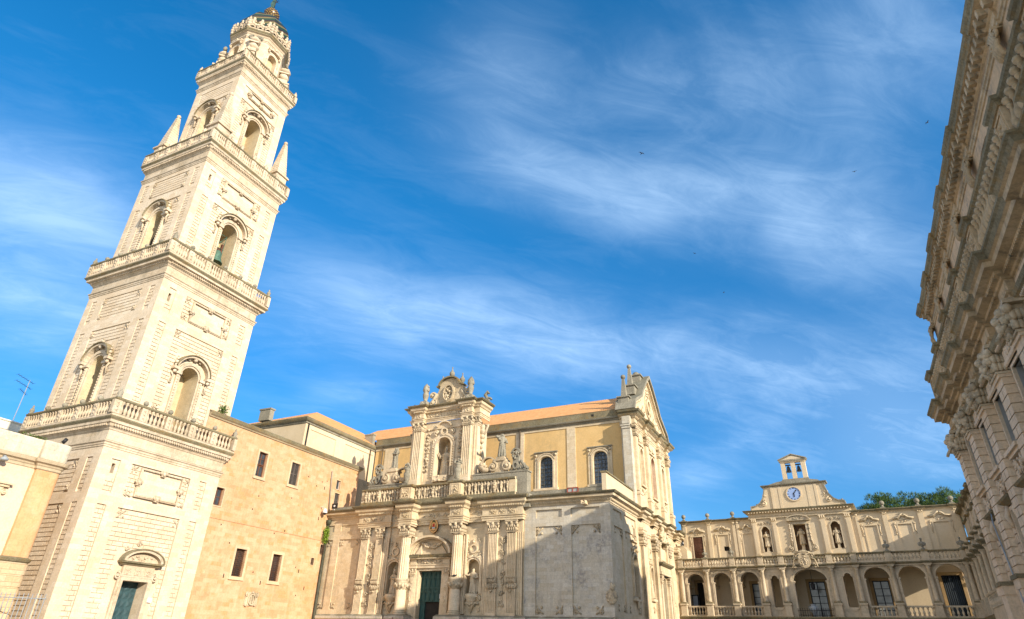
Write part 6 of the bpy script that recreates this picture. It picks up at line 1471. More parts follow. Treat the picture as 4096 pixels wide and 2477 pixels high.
    for i in range(16):
        x = 12.0+i*.21; mb.tube([(x, .15, 4.15), (x, .15, 4.85)], .018, 4); mb.lathe(x, .15, [(.035, 4.85), (.0, 4.97)], 5)
    for z in (4.3, 4.72): mb.tube([(11.95, .15, z), (15.2, .15, z)], .018, 4)
    mb.build('iron_railing', t, [BLK])
    mb = MB(f); n, k = 9, 16
    for i in range(n+1): x = 1.28+i*1.14/n; mb.tube([(x, N-.03, 10.0), (x, N-.03, 12.62)], .03, 4)
    for i in range(k+1): z = 10.0+i*2.62/k; mb.tube([(1.28, N-.03, z), (2.42, N-.03, z)], .03, 4)
    mb.box(1.28, 2.42, N-.1, N-.06, 10.0, 10.35); mb.build('window_lattice', t, [WOOD])
    return t
loggia()
f = LFR; N = -3.4
bellm = bell_mesh(BRD)
for x, s, g in ((13.1, .58, 'left'), (14.18, .54, 'right')):
    p = f.w(x, N-.2, 19.1); b = thing('bell', 'dark bell hanging in the %s opening of the bellcote above the clock' % g, 'bell', p, 'bells in the clock bellcote')
    place('bell_body', bellm, b, p, 0, (s, s, s*1.25)); mb = MB(f); mb.box(x-.3, x+.3, N-.25, N-.15, 19.82, 19.95); mb.lathe(x, N-.2, [(.07, 19.75), (.03, 19.85)], 6); mb.build('headstock', b, [BRD])
statue('pale statue in the arched niche left of the clock pavilion\'s centre', f, 9.55, N, 10.65, 1.65, -12, arms='chest', seed=8, plinth=(.34, .55), mat=CATF)
statue('shaded statue of a crowned woman in the rectangular central niche under the clock', f, 13.12, N-.35, 10.6, 1.75, 0, arms='down', seed=9, kind='veil', plinth=(.42, .72), mat=CATF)
statue('bald statue with one arm out in the arched niche right of the clock pavilion\'s centre', f, 16.65, N, 10.75, 1.65, 10, arms='down', seed=10, plinth=(.34, .5), mat=CATF)
BM = blob_mesh('bust', bust(), .03, GREY, 1)
for x, lb, s in ((3.4, 'first weathered bust on the balustrade left of the clock pavilion, before the lattice window', .95), (6.25, 'mossy bust on the balustrade left of the clock pavilion, before the small square window', 1.05), (20.95, 'dark bust on the balustrade just right of the clock pavilion', 1.1), (23.95, 'dark bust on the balustrade, middle one right of the clock pavilion', 1.15), (27.0, 'dark bust on the balustrade beside the rusticated building, farthest right', 1.1)):
    p = f.w(x, .25, 9.88); b = thing('bust', lb, 'bust', p, 'busts on the gallery balustrade'); o = place('figure', BM, b, p, -R(f.a+90)+pi, s)
p = f.w(13.4, .1, 4.17); t = thing('stone_urn', 'grey stone urn standing behind the iron railing in the widest arch', 'urn', p); mb = MB(f); mb.lathe(13.4, -.2, [(.2, 4.17), (.15, 4.4), (.34, 4.7), (.38, 4.95), (.25, 5.15), (.2, 5.2), (.3, 5.3)], 14)
for e in (-1, 1): frame_band(mb, arc(13.4+e*.36, 5.0, .1, .14, 0, 360, 8), .04, -.24, -.16)
mb.build('body', t, [GRYP])
p = f.w(13.6, -1.2, 7.0); t = thing('hanging_lantern', 'black iron lantern hanging on a chain inside the widest arch', 'lantern', p); mb = MB(f); mb.tube([(13.6, -1.2, 7.35), (13.6, -1.2, 8.7)], .015, 4); mb.build('chain', t, [BLK])
mb = MB(f); mb.lathe(13.6, -1.2, [(.08, 6.7), (.16, 6.75), (.22, 7.15), (.25, 7.17), (.1, 7.3), (.03, 7.4)], 6, smooth=False); mb.build('lamp_body', t, [BLK])
p = f.w(1.6, -2.6, 4.2); t = thing('notice_board', 'framed white notice board with dark surround behind the first arch', 'notice board', p); mb = MB(f); frame_band(mb, [(.75, 5.2), (.75, 6.3), (1.3, 6.3), (1.3, 5.2)], .1, -2.7, -2.6, 0, True); mb.box(.85, .9, -2.7, -2.65, 4.2, 5.2); mb.box(1.15, 1.2, -2.7, -2.65, 4.2, 5.2); mb.build('frame', t, [BLK]); mb = MB(f); mb.box(.76, 1.29, -2.68, -2.64, 5.2, 6.3); mb.build('panel', t, [plain('board_paper', (.42, .45, .47), .8)])
# camera plaque and little block wall between cathedral and gallery
mb = MB(LFR); mb.prism([(-.6, 9.9), (-.6, 11.4), (.75, 11.4), (1.15, 10.9), (1.15, 9.9)], -2.6, -.9); o = mb.build('terrace_hut', None, [PLS]); tag(o, 'small plain plastered hut on the terrace where the gallery meets the cathedral', 'hut')
for fr_, x, y, z, lb in ((GFR, 24.1, .8, 11.65, 'black and white surveillance camera plate at the far end of the cathedral cornice'), (CFR, 1.0, .55, 13.2, 'black and white surveillance camera plate on the cornice beside the palace')):
    p = fr_.w(x, y, z); t = thing('surveillance_camera', lb, 'camera', p); mb = MB(fr_); mb.box(x-.36, x+.36, y, y+.06, z-.2, z+.32); mb.build('plate', t, [BLK]); mb = MB(fr_); frame_band(mb, arc(x, z+.06, .1, .1, 0, 360, 12), .07, y+.05, y+.09); mb.tube([(x, y, z-.4), (x, y, z-.2)], .03, 4); mb.build('lens', t, [PNT])
# stone pines behind
PINE = plain('pine_foliage', (.07, .12, .03), .8, var=.5, sc=1.5); BARK = plain('pine_bark', (.12, .08, .05), .9, var=.3, sc=8, bump=.5)
def pine(fr, x, y, zt, rw, rh, seed, lb):
    rg = random.Random(seed); p = fr.w(x, y, 0); t = thing('pine_tree', lb, 'tree', p, 'pine trees behind the arcaded palace'); mb = MB(fr); zc = zt-rh
    mb.tube([(x, y, 0), (x+.2, y, zc*.5), (x, y, zc-rh*.3)], [.38, .32, .24], 8); 
    cl = []
    for i in range(int(42*rw)):
        a = rg.uniform(0, 2*pi); r = sqrt(rg.random())*rw; h = (1-(r/rw)**2)**.5
        cl.append((x+r*cos(a), y+r*sin(a), zc+rh*min(.86, h)*rg.uniform(-.25, 1)))
    for c in cl[::5]: mb.tube([(x, y, zc-rh*.4), ((x+c[0])/2, (y+c[1])/2, zc-rh*.1), c], [.14, .09, .04], 5)
    mb.build('trunk', t, [BARK]); lf = MB(fr)
    for c in cl:
        R0 = rg.uniform(.35, .75)
        for k in range(110):
            d = Vector((rg.gauss(0, 1), rg.gauss(0, 1), abs(rg.gauss(0, .9)))).normalized(); q = Vector(c)+d*R0*rg.uniform(.7, 1.05)
            u = d.cross(Vector((rg.gauss(0, 1), rg.gauss(0, 1), rg.gauss(0, 1)))).normalized()*.028; v = (d+Vector((rg.gauss(0, .3), rg.gauss(0, .3), .3)))*rg.uniform(.14, .26)
            lf.face([q-u, q+u, q+u*.3+v, q-u*.3+v])
    lf.build('crown', t, [PINE]); return t
pine(LFR, 20.9, -14, 17.9, 2.3, 2.6, 1, 'leftmost pine crown, lowest against the pavilion roof')
pine(LFR, 24.0, -14.5, 18.0, 2.9, 3.4, 2, 'rounded pine crown left of the middle ball finial')
pine(LFR, 27.4, -14, 17.9, 2.9, 3.4, 3, 'tallest pine crown, in the middle of the row of pines')
pine(LFR, 31.2, -14.5, 17.5, 3.2, 3.4, 4, 'rightmost pine crown, beside the rusticated building')
# ================================================================ wing joining the arcade to the rusticated building
WO = LFR.w(27.6, 0, 0); WFR = FR((WO.x, WO.y), 210)
def wing():
    f = WFR; t = thing('palace_wing', 'side wing of the arcaded palace seen edge-on between arcade and rusticated building', 'palace wing', f.w(10, -3, 0)); L = 25
    cols = [1.2+3.0*i for i in range(8)]
    F = [('h', a+.45, a+2.55, 4.2, 8.4, 1.0, 0, .5, 0, 1) for a in cols[:-1]]
    mb = MB(f); wall(mb, 0, L, 0, 8.75, F); wall(mb, -3.5, L, 8.75, 13.6, [], -.5); mb.face([(0, -1.6, 8.8), (L, -1.6, 8.8), (L, 0, 8.8), (0, 0, 8.8)]); mb.build('wing_wall', t, [LOG, DARK])
    for x in cols:
        mb = MB(f); mb.lathe(x, .25, [(.24, 5.5), (.2, 5.62), (.19, 7.0), (.165, 8.25), (.25, 8.5)], 14); mb.box(x-.27, x+.27, 0, .52, 8.5, 8.6); mb.box(x-.3, x+.3, 0, .55, 4.2, 5.5)
        mb.build('wing_column', t, [LOG]); mb = MB(f); mb.box(x-.25, x+.25, -.5, -.35, 8.9, 13.3); mb.build('upper_pilaster', t, [LOG])
    mb = MB(f); path = [(0, .12)]
    for x in cols: path += [(x-.3, .12), (x-.3, .55), (x+.3, .55), (x+.3, .12)]
    path += [(L, .12)]; mb.sweep(path, [(0, 8.6), (.12, 8.76), (.24, 8.84), (.26, 8.94), (-.3, 8.98)], False, 0, 1); mb.sweep(path, [(-.2, 9.7), (.1, 9.7), (.2, 9.8), (.2, 9.88), (-.3, 9.9)], False, 0, 1)
    path = [(-3.5, -.5)]
    for x in cols: path += [(x-.3, -.5), (x-.3, -.35), (x+.3, -.35), (x+.3, -.5)]
    path += [(L, -.5)]; mb.sweep(path, [(0, 13.1), (.1, 13.2), (.12, 13.35), (.4, 13.45), (.5, 13.6), (-.5, 13.7)], False, 0, 1); mb.sweep(path, [(0, 12.4), (.15, 12.5), (.15, 12.6), (0, 12.65)], False, 0, 1); mb.sweep([(0, 0), (L, 0)], [(0, 3.7), (.5, 3.9), (.6, 4.15), (-.3, 4.17)], False, 0, 1)
    mb.build('wing_cornice', t, [LOG, CAP])
    mb = MB(f); bs = []
    for x in cols: mb.box(x-.27, x+.27, .05, .5, 8.93, 9.75)
    bo = mb.build('balustrade', t, [LOG])
    for a in cols[:-1]:
        for i in range(8): place('baluster', lome, bo, f.w(a+.45+(i+.5)*2.1/8, .2, 9.0), 0)
    mb = MB(f)     # stair balustrade falling towards the camera
    wall(mb, 14, 25, 0, 4.2, [], 1.2); mb.build('stair_wall', t, [LOG])
    mb = MB(f)
    for i in range(14): mb.lathe(14.4+i*.62, 1.2, [(r*.26, 4.2+z*.8) for r, z in BAL], 8)
    mb.sweep([(14, 1.2), (23, 1.2)], [(-.15, 5.0), (.15, 5.0), (.2, 5.12), (-.15, 5.18)], False, 0, 0); mb.build('stair_balustrade', t, [LOG])
wing()
# ================================================================ rusticated seminary on the right
SFR = FR((28.4, 37.2), 207.5)
def rust_pil(mb, x0, x1, y0, y1, z0, z1, h=.43, m=0):
    """pilaster of bold bevelled blocks"""
    n = max(1, round((z1-z0)/h)); h = (z1-z0)/n; g = .05
    for i in range(n):
        a, b = z0+i*h, z0+(i+1)*h; mb.box(x0+.05, x1-.05, y0, y1-.07, a, a+g, m)
        A = [(x0, y0, a+g), (x0, y1, a+g), (x1, y1, a+g), (x1, y0, a+g)]; B = [(p[0], p[1], b) for p in A]
        mb.loft(A, B, m, False, False); mb.face(B, m); mb.face(A, m)
        if i % 2: xm = (x0+x1)/2; mb.box(xm-.012, xm+.012, y1-.01, y1+.003, a+g, b, 1)
def seminary():
    f = SFR; t = thing('seminary', 'tall rusticated baroque building along the right edge with heavy cornice and attic', 'palace', f.w(25, -4, 0)); X1 = 60
    PX = [.75, 5.35, 9.8, 14.25, 18.75, 25.9, 30.4, 34.9, 39.4, 43.9, 48.4, 52.9]
    WC = [(a+b)/2 for a, b in zip(PX, PX[1:])]
    F = []
    for i, c in enumerate(WC):
        w = .85 if i != 4 else 1.3
        if i == 0: F.append(('h', c-w, c+w, 9.75, 13.1, w, 0, .75, 2, 3))
        else: F.append(('h', c-w, c+w, 9.8, 12.05, 0, 0, .75, 2, 3))
        F.append(('h', c-.75, c+.75, 5.1, 7.75, 0, 0, .5, 0, 3)); F.append(('h', c-.8, c+.8, 1.2, 3.9, 0, 0, .5, 0, 3))
    mb = MB(f); wall(mb, 0, X1, 0, 14.2, F); wall(mb, .5, X1, 14.2, 22.2, [('h', 19.9, 21.2, 18.7, 20.0, 0, 0, .5, 1, 3), ('h', 31, 32.2, 18.7, 20.0, 0, 0, .5, 1, 3)], -.5, 1); mb.face([(.5, -.5, 14.2), (.5, -12, 14.2), (.5, -12, 22.2), (.5, -.5, 22.2)], 1); mb.face([(0, 0, 14.2), (X1, 0, 14.2), (X1, -.5, 14.2), (0, -.5, 14.2)], 1)
    for z0, z1, m in ((0, 14.2, 0), (14.2, 22.2, 1)):
        if m == 0: mb.face([(0, 0, z0), (0, -12, z0), (0, -12, z1), (0, 0, z1)], m)
        mb.face([(X1, 0, z0), (X1, -12, z0), (X1, -12, z1), (X1, 0, z1)], m); mb.face([(0, -12, z0), (X1, -12, z0), (X1, -12, z1), (0, -12, z1)], m)
    mb.face([(.5, -.5, 22.2), (X1, -.5, 22.2), (X1, -12, 22.2), (.5, -12, 22.2)], 1); mb.build('main_wall', t, [SEM, ATT, plain('window_reveal_grey', (.33, .32, .29), .8), GLS])
    for x in PX:
        mb = MB(f); w = .62; rust_pil(mb, x-w, x+w, 0, .42, 4.9, 12.0); mb.box(x-w-.1, x+w+.1, 0, .55, 4.3, 4.9); mb.box(x-w-.16, x+w+.16, 0, .62, 4.75, 4.95, 2); mb.box(x-w-.05, x+w+.05, 0, .5, 0, 4.3)
        mb.box(x-w-.05, x+w+.05, 0, .5, 11.95, 12.1); mb.build('rusticated_pilaster', t, [SEM, DARK, CAP])
        mb = MB(f); capital(mb, x, .15, 12.1, 1.35, 1.35, .8, faces=False)
        foliage(mb, x, .5, 12.75, 1.3, 1.1, 46, .17, int(x*3), dep=1.1)
        for e in (-1, 1):      # winged heads and cherubs
            mb.ball((x+e*.42, .75, 13.05), .2, 8); mb.ball((x+e*.42, .68, 12.75), .22, 8, 0, (1, .8, 1.2)); mb.tube([(x+e*.42, .7, 12.6), (x+e*.6, .85, 12.4), (x+e*.5, .95, 12.2)], .09, 6); mb.tube([(x+e*.3, .6, 13.0), (x+e*.0, .8, 12.9)], .07, 5)
        mb.build('figured_capital', t, [ORN])
    for i, c in enumerate(WC):
        mb = MB(f); w = .85 if i != 4 else 1.3
        o = [(c-w, 9.8), (c-w, 12.05), (c+w, 12.05), (c+w, 9.8)] if i else [(c-w, 9.75), (c-w, 12.25)]+arc(c, 12.25, w, w, 180, 0, 14)[1:-1]+[(c+w, 12.25), (c+w, 9.75)]
        frame_band(mb, o, .12, 0, .14); frame_band(mb, [(c+(x-c)*1.16, z) for x, z in o], .12, 0, .08)
        mb.box(c-w-.35, c+w+.35, 0, .42, 9.45, 9.62); mb.box(c-w-.25, c+w+.25, 0, .3, 9.3, 9.45)
        for e in (-1, 1): scroll(mb, c+e*(w*.8), .2, 9.0, .2, e, 1.4, 90, .08); foliage(mb, c+e*w*.8, .15, 8.75, .3, .5, 8, .1, i)
        foliage(mb, c, .2, 8.85, .9, .6, 20, .12, i+40)
        if i: mb.sweep([(c-w-.3, 0), (c-w-.3, .2), (c+w+.3, .2), (c+w+.3, 0)], [(0, 12.2), (.06, 12.25), (.06, 12.4), (0, 12.45), (0, 12.85), (.1, 12.9), (.3, 13.05), (.36, 13.2), (-.1, 13.25)], False, 0, 1); mb.dentils((c-w-.3, .2), (c+w+.3, .2), .1, 12.9, 13.0, .14, .07); foliage(mb, c, .2, 12.65, 1.2, .4, 20, .1, i+60)
        frame_band(mb, [(c-.75, 5.1), (c-.75, 7.75), (c+.75, 7.75), (c+.75, 5.1)], .18, 0, .1); mb.sweep([(c-1.0, 0), (c-1.0, .1), (c+1.0, .1), (c+1.0, 0)], [(0, 8.0), (.3, 8.15), (.35, 8.25), (-.1, 8.3)], False, 0, 1)
        for e in (-1, 1): mb.tube([(c+e*.95, .1, 8.0), (c+e*1.0, .25, 7.5), (c+e*.95, .12, 7.0)], .13, 6)
        rust_pil(mb, c-1.6, c-.98, 0, .12, 4.95, 9.3, .43); rust_pil(mb, c+.98, c+1.6, 0, .12, 4.95, 9.3, .43)
        mb.build('window_surround', t, [SEM, CAP])
        casement(t, f, c-w, c+w, 9.8, 12.05, -.7, 2, 4, BLK, GLS, None, .08)
    path = [(0, -6), (0, 0)]; res = .62
    for x in PX: path += [(x-res-.1, 0), (x-res-.1, .3), (x+res+.1, .3), (x+res+.1, 0)]
    path += [(X1, 0)]; path = [(-.05, -8), (-.05, .3)]+path[4:]
    P2 = [(0, 13.45), (.06, 13.48), (.06, 13.62), (.14, 13.68), (.14, 13.78), (0, 13.82), (0, 14.3), (.08, 14.33), (.12, 14.4), (.3, 14.46), (.32, 14.58), (.62, 14.66), (.62, 14.9), (.72, 14.96), (.8, 15.15), (.88, 15.22), (.88, 15.32), (-.5, 15.42)]
    mb = MB(f); mb.sweep(path, P2, False, 0, 1)
    for a, b in zip(path, path[1:]):
        if abs(a[1]-b[1]) < .01 and b[0] > a[0]: mb.dentils(a, b, .12, 14.42, 14.58, .2, .11, 0, .2)
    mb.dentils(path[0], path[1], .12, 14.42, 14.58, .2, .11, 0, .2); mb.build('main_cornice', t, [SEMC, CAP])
    # balustrade above
    mb = MB(f); BX = PX; path = [(-.05, -3), (-.05, .42)]
    for x in BX: path += [(x-.5, .42), (x-.5, .62), (x+.5, .62), (x+.5, .42)]
    path = [(-.0, -3), (.0, .62)]+path[4:]+[(X1, .42)]
    mb.sweep(path, [(-.2, 15.4), (.1, 15.4), (.1, 15.65), (-.2, 15.7)], False, 0, 0); mb.sweep(path, [(-.2, 17.15), (.06, 17.15), (.1, 17.3), (.18, 17.38), (.2, 17.52), (-.3, 17.6)], False, 0, 1)
    for x in BX:
        mb.box(x-.5, x+.5, .1, .62, 15.6, 17.2); frame_band(mb, [(x-.36, 15.85), (x-.36, 16.95), (x+.36, 16.95), (x+.36, 15.85)], .05, .6, .66, 0, True); foliage(mb, x, .62, 16.4, .55, .9, 16, .08, int(x), dep=.7)
    bo = mb.build('balustrade', t, [SEMC, CAP]); bme = baluster_mesh('parapet_baluster', .34, 1.5, SEMC); n = 0
    for a, b in zip(BX, BX[1:]):
        k = int((b-a-1)/.42)
        for i in range(k):
            if n < 100: place('baluster', bme, bo, f.w(a+.5+(i+.5)*(b-a-1)/k, .42, 15.68), 0); n += 1
    # attic cornice
    AX = [0.35, 4.85, 9.3, 13.8, 18.3, 25.6, 30.1, 34.6, 39.1, 43.6, 48.1]
    path = [(.47, -8), (.47, -.4)]
    for x in AX[0:]: path += [(x-.1, -.5), (x-.1, -.4), (x+.8, -.4), (x+.8, -.5)]
    path = path[:2]+path[4:]+[(X1, -.5)]
    mb = MB(f); mb.sweep(path, [(0, 20.6), (.05, 20.63), (.05, 20.75), (.1, 20.8), (.1, 20.9), (0, 20.95), (0, 21.3), (.06, 21.35), (.12, 21.5), (.12, 21.75), (.42, 21.82), (.45, 21.95), (.52, 22.05), (.55, 22.22), (-.4, 22.32)], False, 0, 1)
    for a, b in zip(path, path[1:]):
        if abs(a[1]-b[1]) < .01 and b[0] > a[0]: mb.dentils(a, b, .1, 21.4, 21.78, .42, .2, 0, .26)
    mb.build('attic_cornice', t, [SEMC, CAP])
    for x in AX[:8]:
        mb = MB(f.sub(.35, -.5))
        for g in (-.2, -.07, .07, .2): mb.tube([(x+g, .05, 19.4), (x+g, .26, 19.55), (x+g, .32, 19.9), (x+g, .22, 20.3), (x+g, .3, 20.6)], .085, 6)
        scroll(mb, x-.3, .25, 20.35, .17, 1, 1.4, 90, .06); scroll(mb, x+.3, .25, 20.35, .17, -1, 1.4, 90, .06); mb.box(x-.38, x+.38, 0, .34, 20.55, 20.68); mb.build('console', t, [SEMC])
    # low corner block at the far end
    mb = MB(f); rust_pil(mb, -1.5, -.2, -.6, -.1, 4.9, 9.5); rust_pil(mb, -2.9, -1.9, -.9, -.4, 4.9, 9.5); mb.box(-3.1, 0, -1.5, -.5, 0, 11.2, 2); mb.box(-3.2, 0, -1.5, -.05, 9.5, 9.7); mb.box(-3.3, 0, -1.5, .1, 4.5, 4.9); mb.box(-3.1, 0, -1.5, -.1, 0, 4.5)
    mb.build('corner_block', t, [SEM, DARK, GREY])
    mb = MB(f); mb.tube([(3.6, .3, 8.4), (4.2, .5, 7.6), (5.0, .5, 4.6), (5.8, .55, 2.6)], .04, 5); mb.build('cable', t, [GRYP])
seminary()
f = SFR; p = f.w(-2.7, -.6, 11.2)
t = thing('floodlight', 'grey box floodlight on the low block beside the rusticated building', 'floodlight', p); mb = MB(f.sub(-2.6, -.7, 30)); mb.box(-.35, .35, -.28, .28, 11.55, 11.95); mb.box(-.4, .4, .26, .3, 11.5, 12.0); mb.build('housing', t, [GRYP]); mb = MB(f); mb.box(-2.75, -2.5, -.75, -.65, 11.2, 11.6); mb.build('bracket', t, [GRYP])
for z, lb in ((10.8, 'upper'), (10.2, 'lower')):
    p = f.w(-1.0, -.4, z); t = thing('speaker', '%s of two small grey wall boxes on the low corner block' % lb, 'wall box', p, 'grey wall boxes'); mb = MB(f); mb.box(-1.3, -.7, -.5, -.3, z-.14, z+.14); mb.prism([(-1.25, z-.14), (-.75, z-.14), (-.85, z-.22), (-1.15, z-.22)], -.48, -.32); mb.build('housing', t, [GRYP])
# ================================================================ entrance building at the left edge
EO = Vector((-30.7, 42.6)); EFR = FR((EO.x-20*hd(24).x, EO.y-20*hd(24).y), 24)   # x=20 is its right end
def entrance():
    f = EFR; t = thing('entrance_building', 'low stone building at the left edge with rounded orange corner pilaster', 'building', f.w(15, -4, 0)); X = 20
    mb = MB(f); mb.box(0, X-.6, -6, 0, 0, 11.2); mb.build('wall', t, [stone('pink_render', (.72, .56, .41), (.68, .48, .32), None, stain=.4, stc=(.72, .62, .46), streak=.2, bump=.2)])
    OR_ = stone('orange_ashlar', (.66, .385, .19), (.58, .33, .16), (.6, .33), .1, .08, stain=.4, stc=(.62, .48, .32), streak=.3, bump=.2)
    mb = MB(f)
    def rc(x0, x1, y1, r, n=8): return [(x0, -2), (x0, y1)]+[(x1-r+r*sin(R(90*i/n)), y1-r+r*cos(R(90*i/n))) for i in range(n+1)]+[(x1, -2)]
    A = rc(X-1.7, X, .22, .4); mb.prismz(A, 5.3, 10.9); mb.box(X-.72, X-.7, .22, .235, 5.3, 10.9); mb.build('corner_pilaster', t, [OR_])
    mb = MB(f); mb.prismz(rc(X-1.85, X+.08, .3, .42), 0, 4.9); 
    for z in (.8, 1.5, 2.2, 2.9, 3.6, 4.3): mb.prismz(rc(X-1.88, X+.11, .33, .42), z, z+.62)
    mb.build('corner_base', t, [stone('worn_rusticated_stone', (.66, .46, .25), (.58, .42, .26), (.9, .35), .35, .1, stain=.7, stc=(.42, .34, .22), bump=.8)])
    mb = MB(f)
    path = [(0, 0), (X-1.75, 0), (X-1.75, .25)]+[(X-.4+.42*sin(R(90*i/6)), -.17+.42*cos(R(90*i/6))) for i in range(7)]+[(X+.02, -3)]
    mb.sweep(path, [(0, 4.85), (.06, 4.88), (.06, 4.98), (.14, 5.04), (.18, 5.14), (.2, 5.2), (0, 5.3)], False, 0, 1)
    mb.sweep(path, [(0, 10.65), (.05, 10.7), (.05, 10.85), (.1, 10.9), (.14, 11.0), (.3, 11.08), (.34, 11.2), (.36, 11.28), (.1, 11.35)], False, 0, 1, 1); mb.build('cornice', t, [stone('entrance_cornice', (.60, .48, .32), None, None, stain=.6, stc=(.3, .25, .16), top=.6), CAP])
    mb = MB(f); mb.sweep(path, [(.1, 11.3), (.12, 12.45), (.1, 12.55), (-.5, 12.6)], False, 0, 1, 1); mb.box(0, X, -5.5, -.3, 11.2, 12.56, 1); mb.build('parapet', t, [stone('worn_parapet', (.72, .65, .52), (.60, .52, .38), (1.6, .6), .2, .06, stain=.7, stc=(.34, .31, .25), streak=.6, bump=.5), CAP])
    mb = MB(f); mb.box(X-4.1, X-2.7, 0, .3, 9.35, 9.45); mb.box(X-4.0, X-2.85, 0, .2, 9.2, 9.35); scroll(mb, X-3.0, .1, 8.9, .16, 1, 1.4, 90, .07); mb.box(X-3.9, X-3.1, 0, .1, 6, 9.2); mb.build('window_hood', t, [CATF])
    return t
entrance()
f = EFR
for x, z, lb in ((16.1, 10.75, 'grey round floodlight under the cornice at the left edge'),):
    p = f.w(x, .3, z); t = thing('floodlight', lb, 'floodlight', p); mb = MB(f); mb.lathe(x, .45, [(.2, z-.1), (.24, z), (.14, z+.1), (.04, z+.2)], 12); mb.build('housing', t, [GRYP]); mb = MB(f); mb.tube([(x, .45, z+.2), (x, .0, z+.25)], .03, 4); mb.build('bracket', t, [GRYP])
p = f.w(19.5, -.1, 12.58); t = thing('spotlight', 'small black spotlight on the parapet corner left of the bell tower', 'spotlight', p); mb = MB(f); mb.tube([(19.45, -.1, 12.75), (19.6, -.05, 13.05)], .13, 8); mb.build('housing', t, [BLK]); mb = MB(f); mb.tube([(19.5, -.1, 12.55), (19.5, -.1, 12.8)], .03, 4); mb.build('bracket', t, [BLK])
shrub('weed_tuft', 'dry green weeds on the parapet of the low building left of the tower', f.w(17.2, -.3, 12.55), None, [f.w(17.0+.25*i, -.3, 12.65) for i in range(6)], .22, 50, 8, 'weeds', .06)
# pale block with antenna beyond the tower
BF = FR((-58.3, 60), 24)
t = thing('white_house', 'plain white house behind the tower at the far left edge', 'house', BF.w(0, -4, 0)); mb = MB(BF); mb.box(-12, 8.9, -6, 0, 0, 21.4); mb.build('wall', t, [WHT]); mb = MB(BF); mb.box(-12, 9.0, -6, .1, 21.4, 21.55); mb.box(-12, 9.0, .02, .08, 20.5, 20.6); mb.build('parapet', t, [WHT])
for x, h, lb, big in ((7.6, 5.2, 'tall lattice antenna mast on the white house left of the tower', 1), (2.2, 1.6, 'short thin antenna on the white house at the left edge', 0)):
    p = BF.w(x, -1, 21.5); t = thing('antenna', lb, 'antenna', p); mb = MB(BF); mb.tube([(x, -1, 19.5), (x, -1, 21.5+h)], .045 if big else .03, 5)
    if big:
        for i in range(16): mb.tube([(x-.06, -1, 21.5+i*.3), (x+.06, -1, 21.65+i*.3)], .02, 4)
    mb.build('mast', t, [GRYP])
    if big:
        mb = MB(BF)
        for z, l in ((21.5+h-.1, 1.6), (21.5+h-.8, 1.5), (21.5+h-1.6, .7)):
            mb.tube([(x-l*.9, -1, z+.35), (x+l*.3, -1, z-.12)], .025, 4)
            for i in range(7): q = x-l*.9+l*1.2*i/6; zz = z+.35-.47*i/6; mb.tube([(q, -1.35, zz), (q, -.65, zz)], .014, 4)
        mb.build('aerial', t, [BLK])
# iron railings by the tower foot
p = Vector((-28.6, 41.2, 0)); t = thing('iron_railing', 'grey iron railing with leaning bars in the bottom left corner by the tower', 'railing', p)
RF = FR((-30.2, 40.0), 60); mb = MB(RF)
for i in range(13): mb.tube([(i*.22, 0, 0), (i*.22, 0, 3.2)], .022, 4)
for z in (.3, 2.95): mb.tube([(-.1, 0, z), (2.75, 0, z)], .025, 4)
mb.build('bars', t, [GRYP])
# notice on the tower by the door
fr = face_fr(0, 10.45); p = fr.w(1.75, .02, 3.35); mb = MB(fr); mb.box(1.62, 1.98, .0, .03, 3.22, 3.52); o = mb.build('notice', None, [PNT]); tag(o, 'small white paper notice on the wall right of the tower door', 'notice')
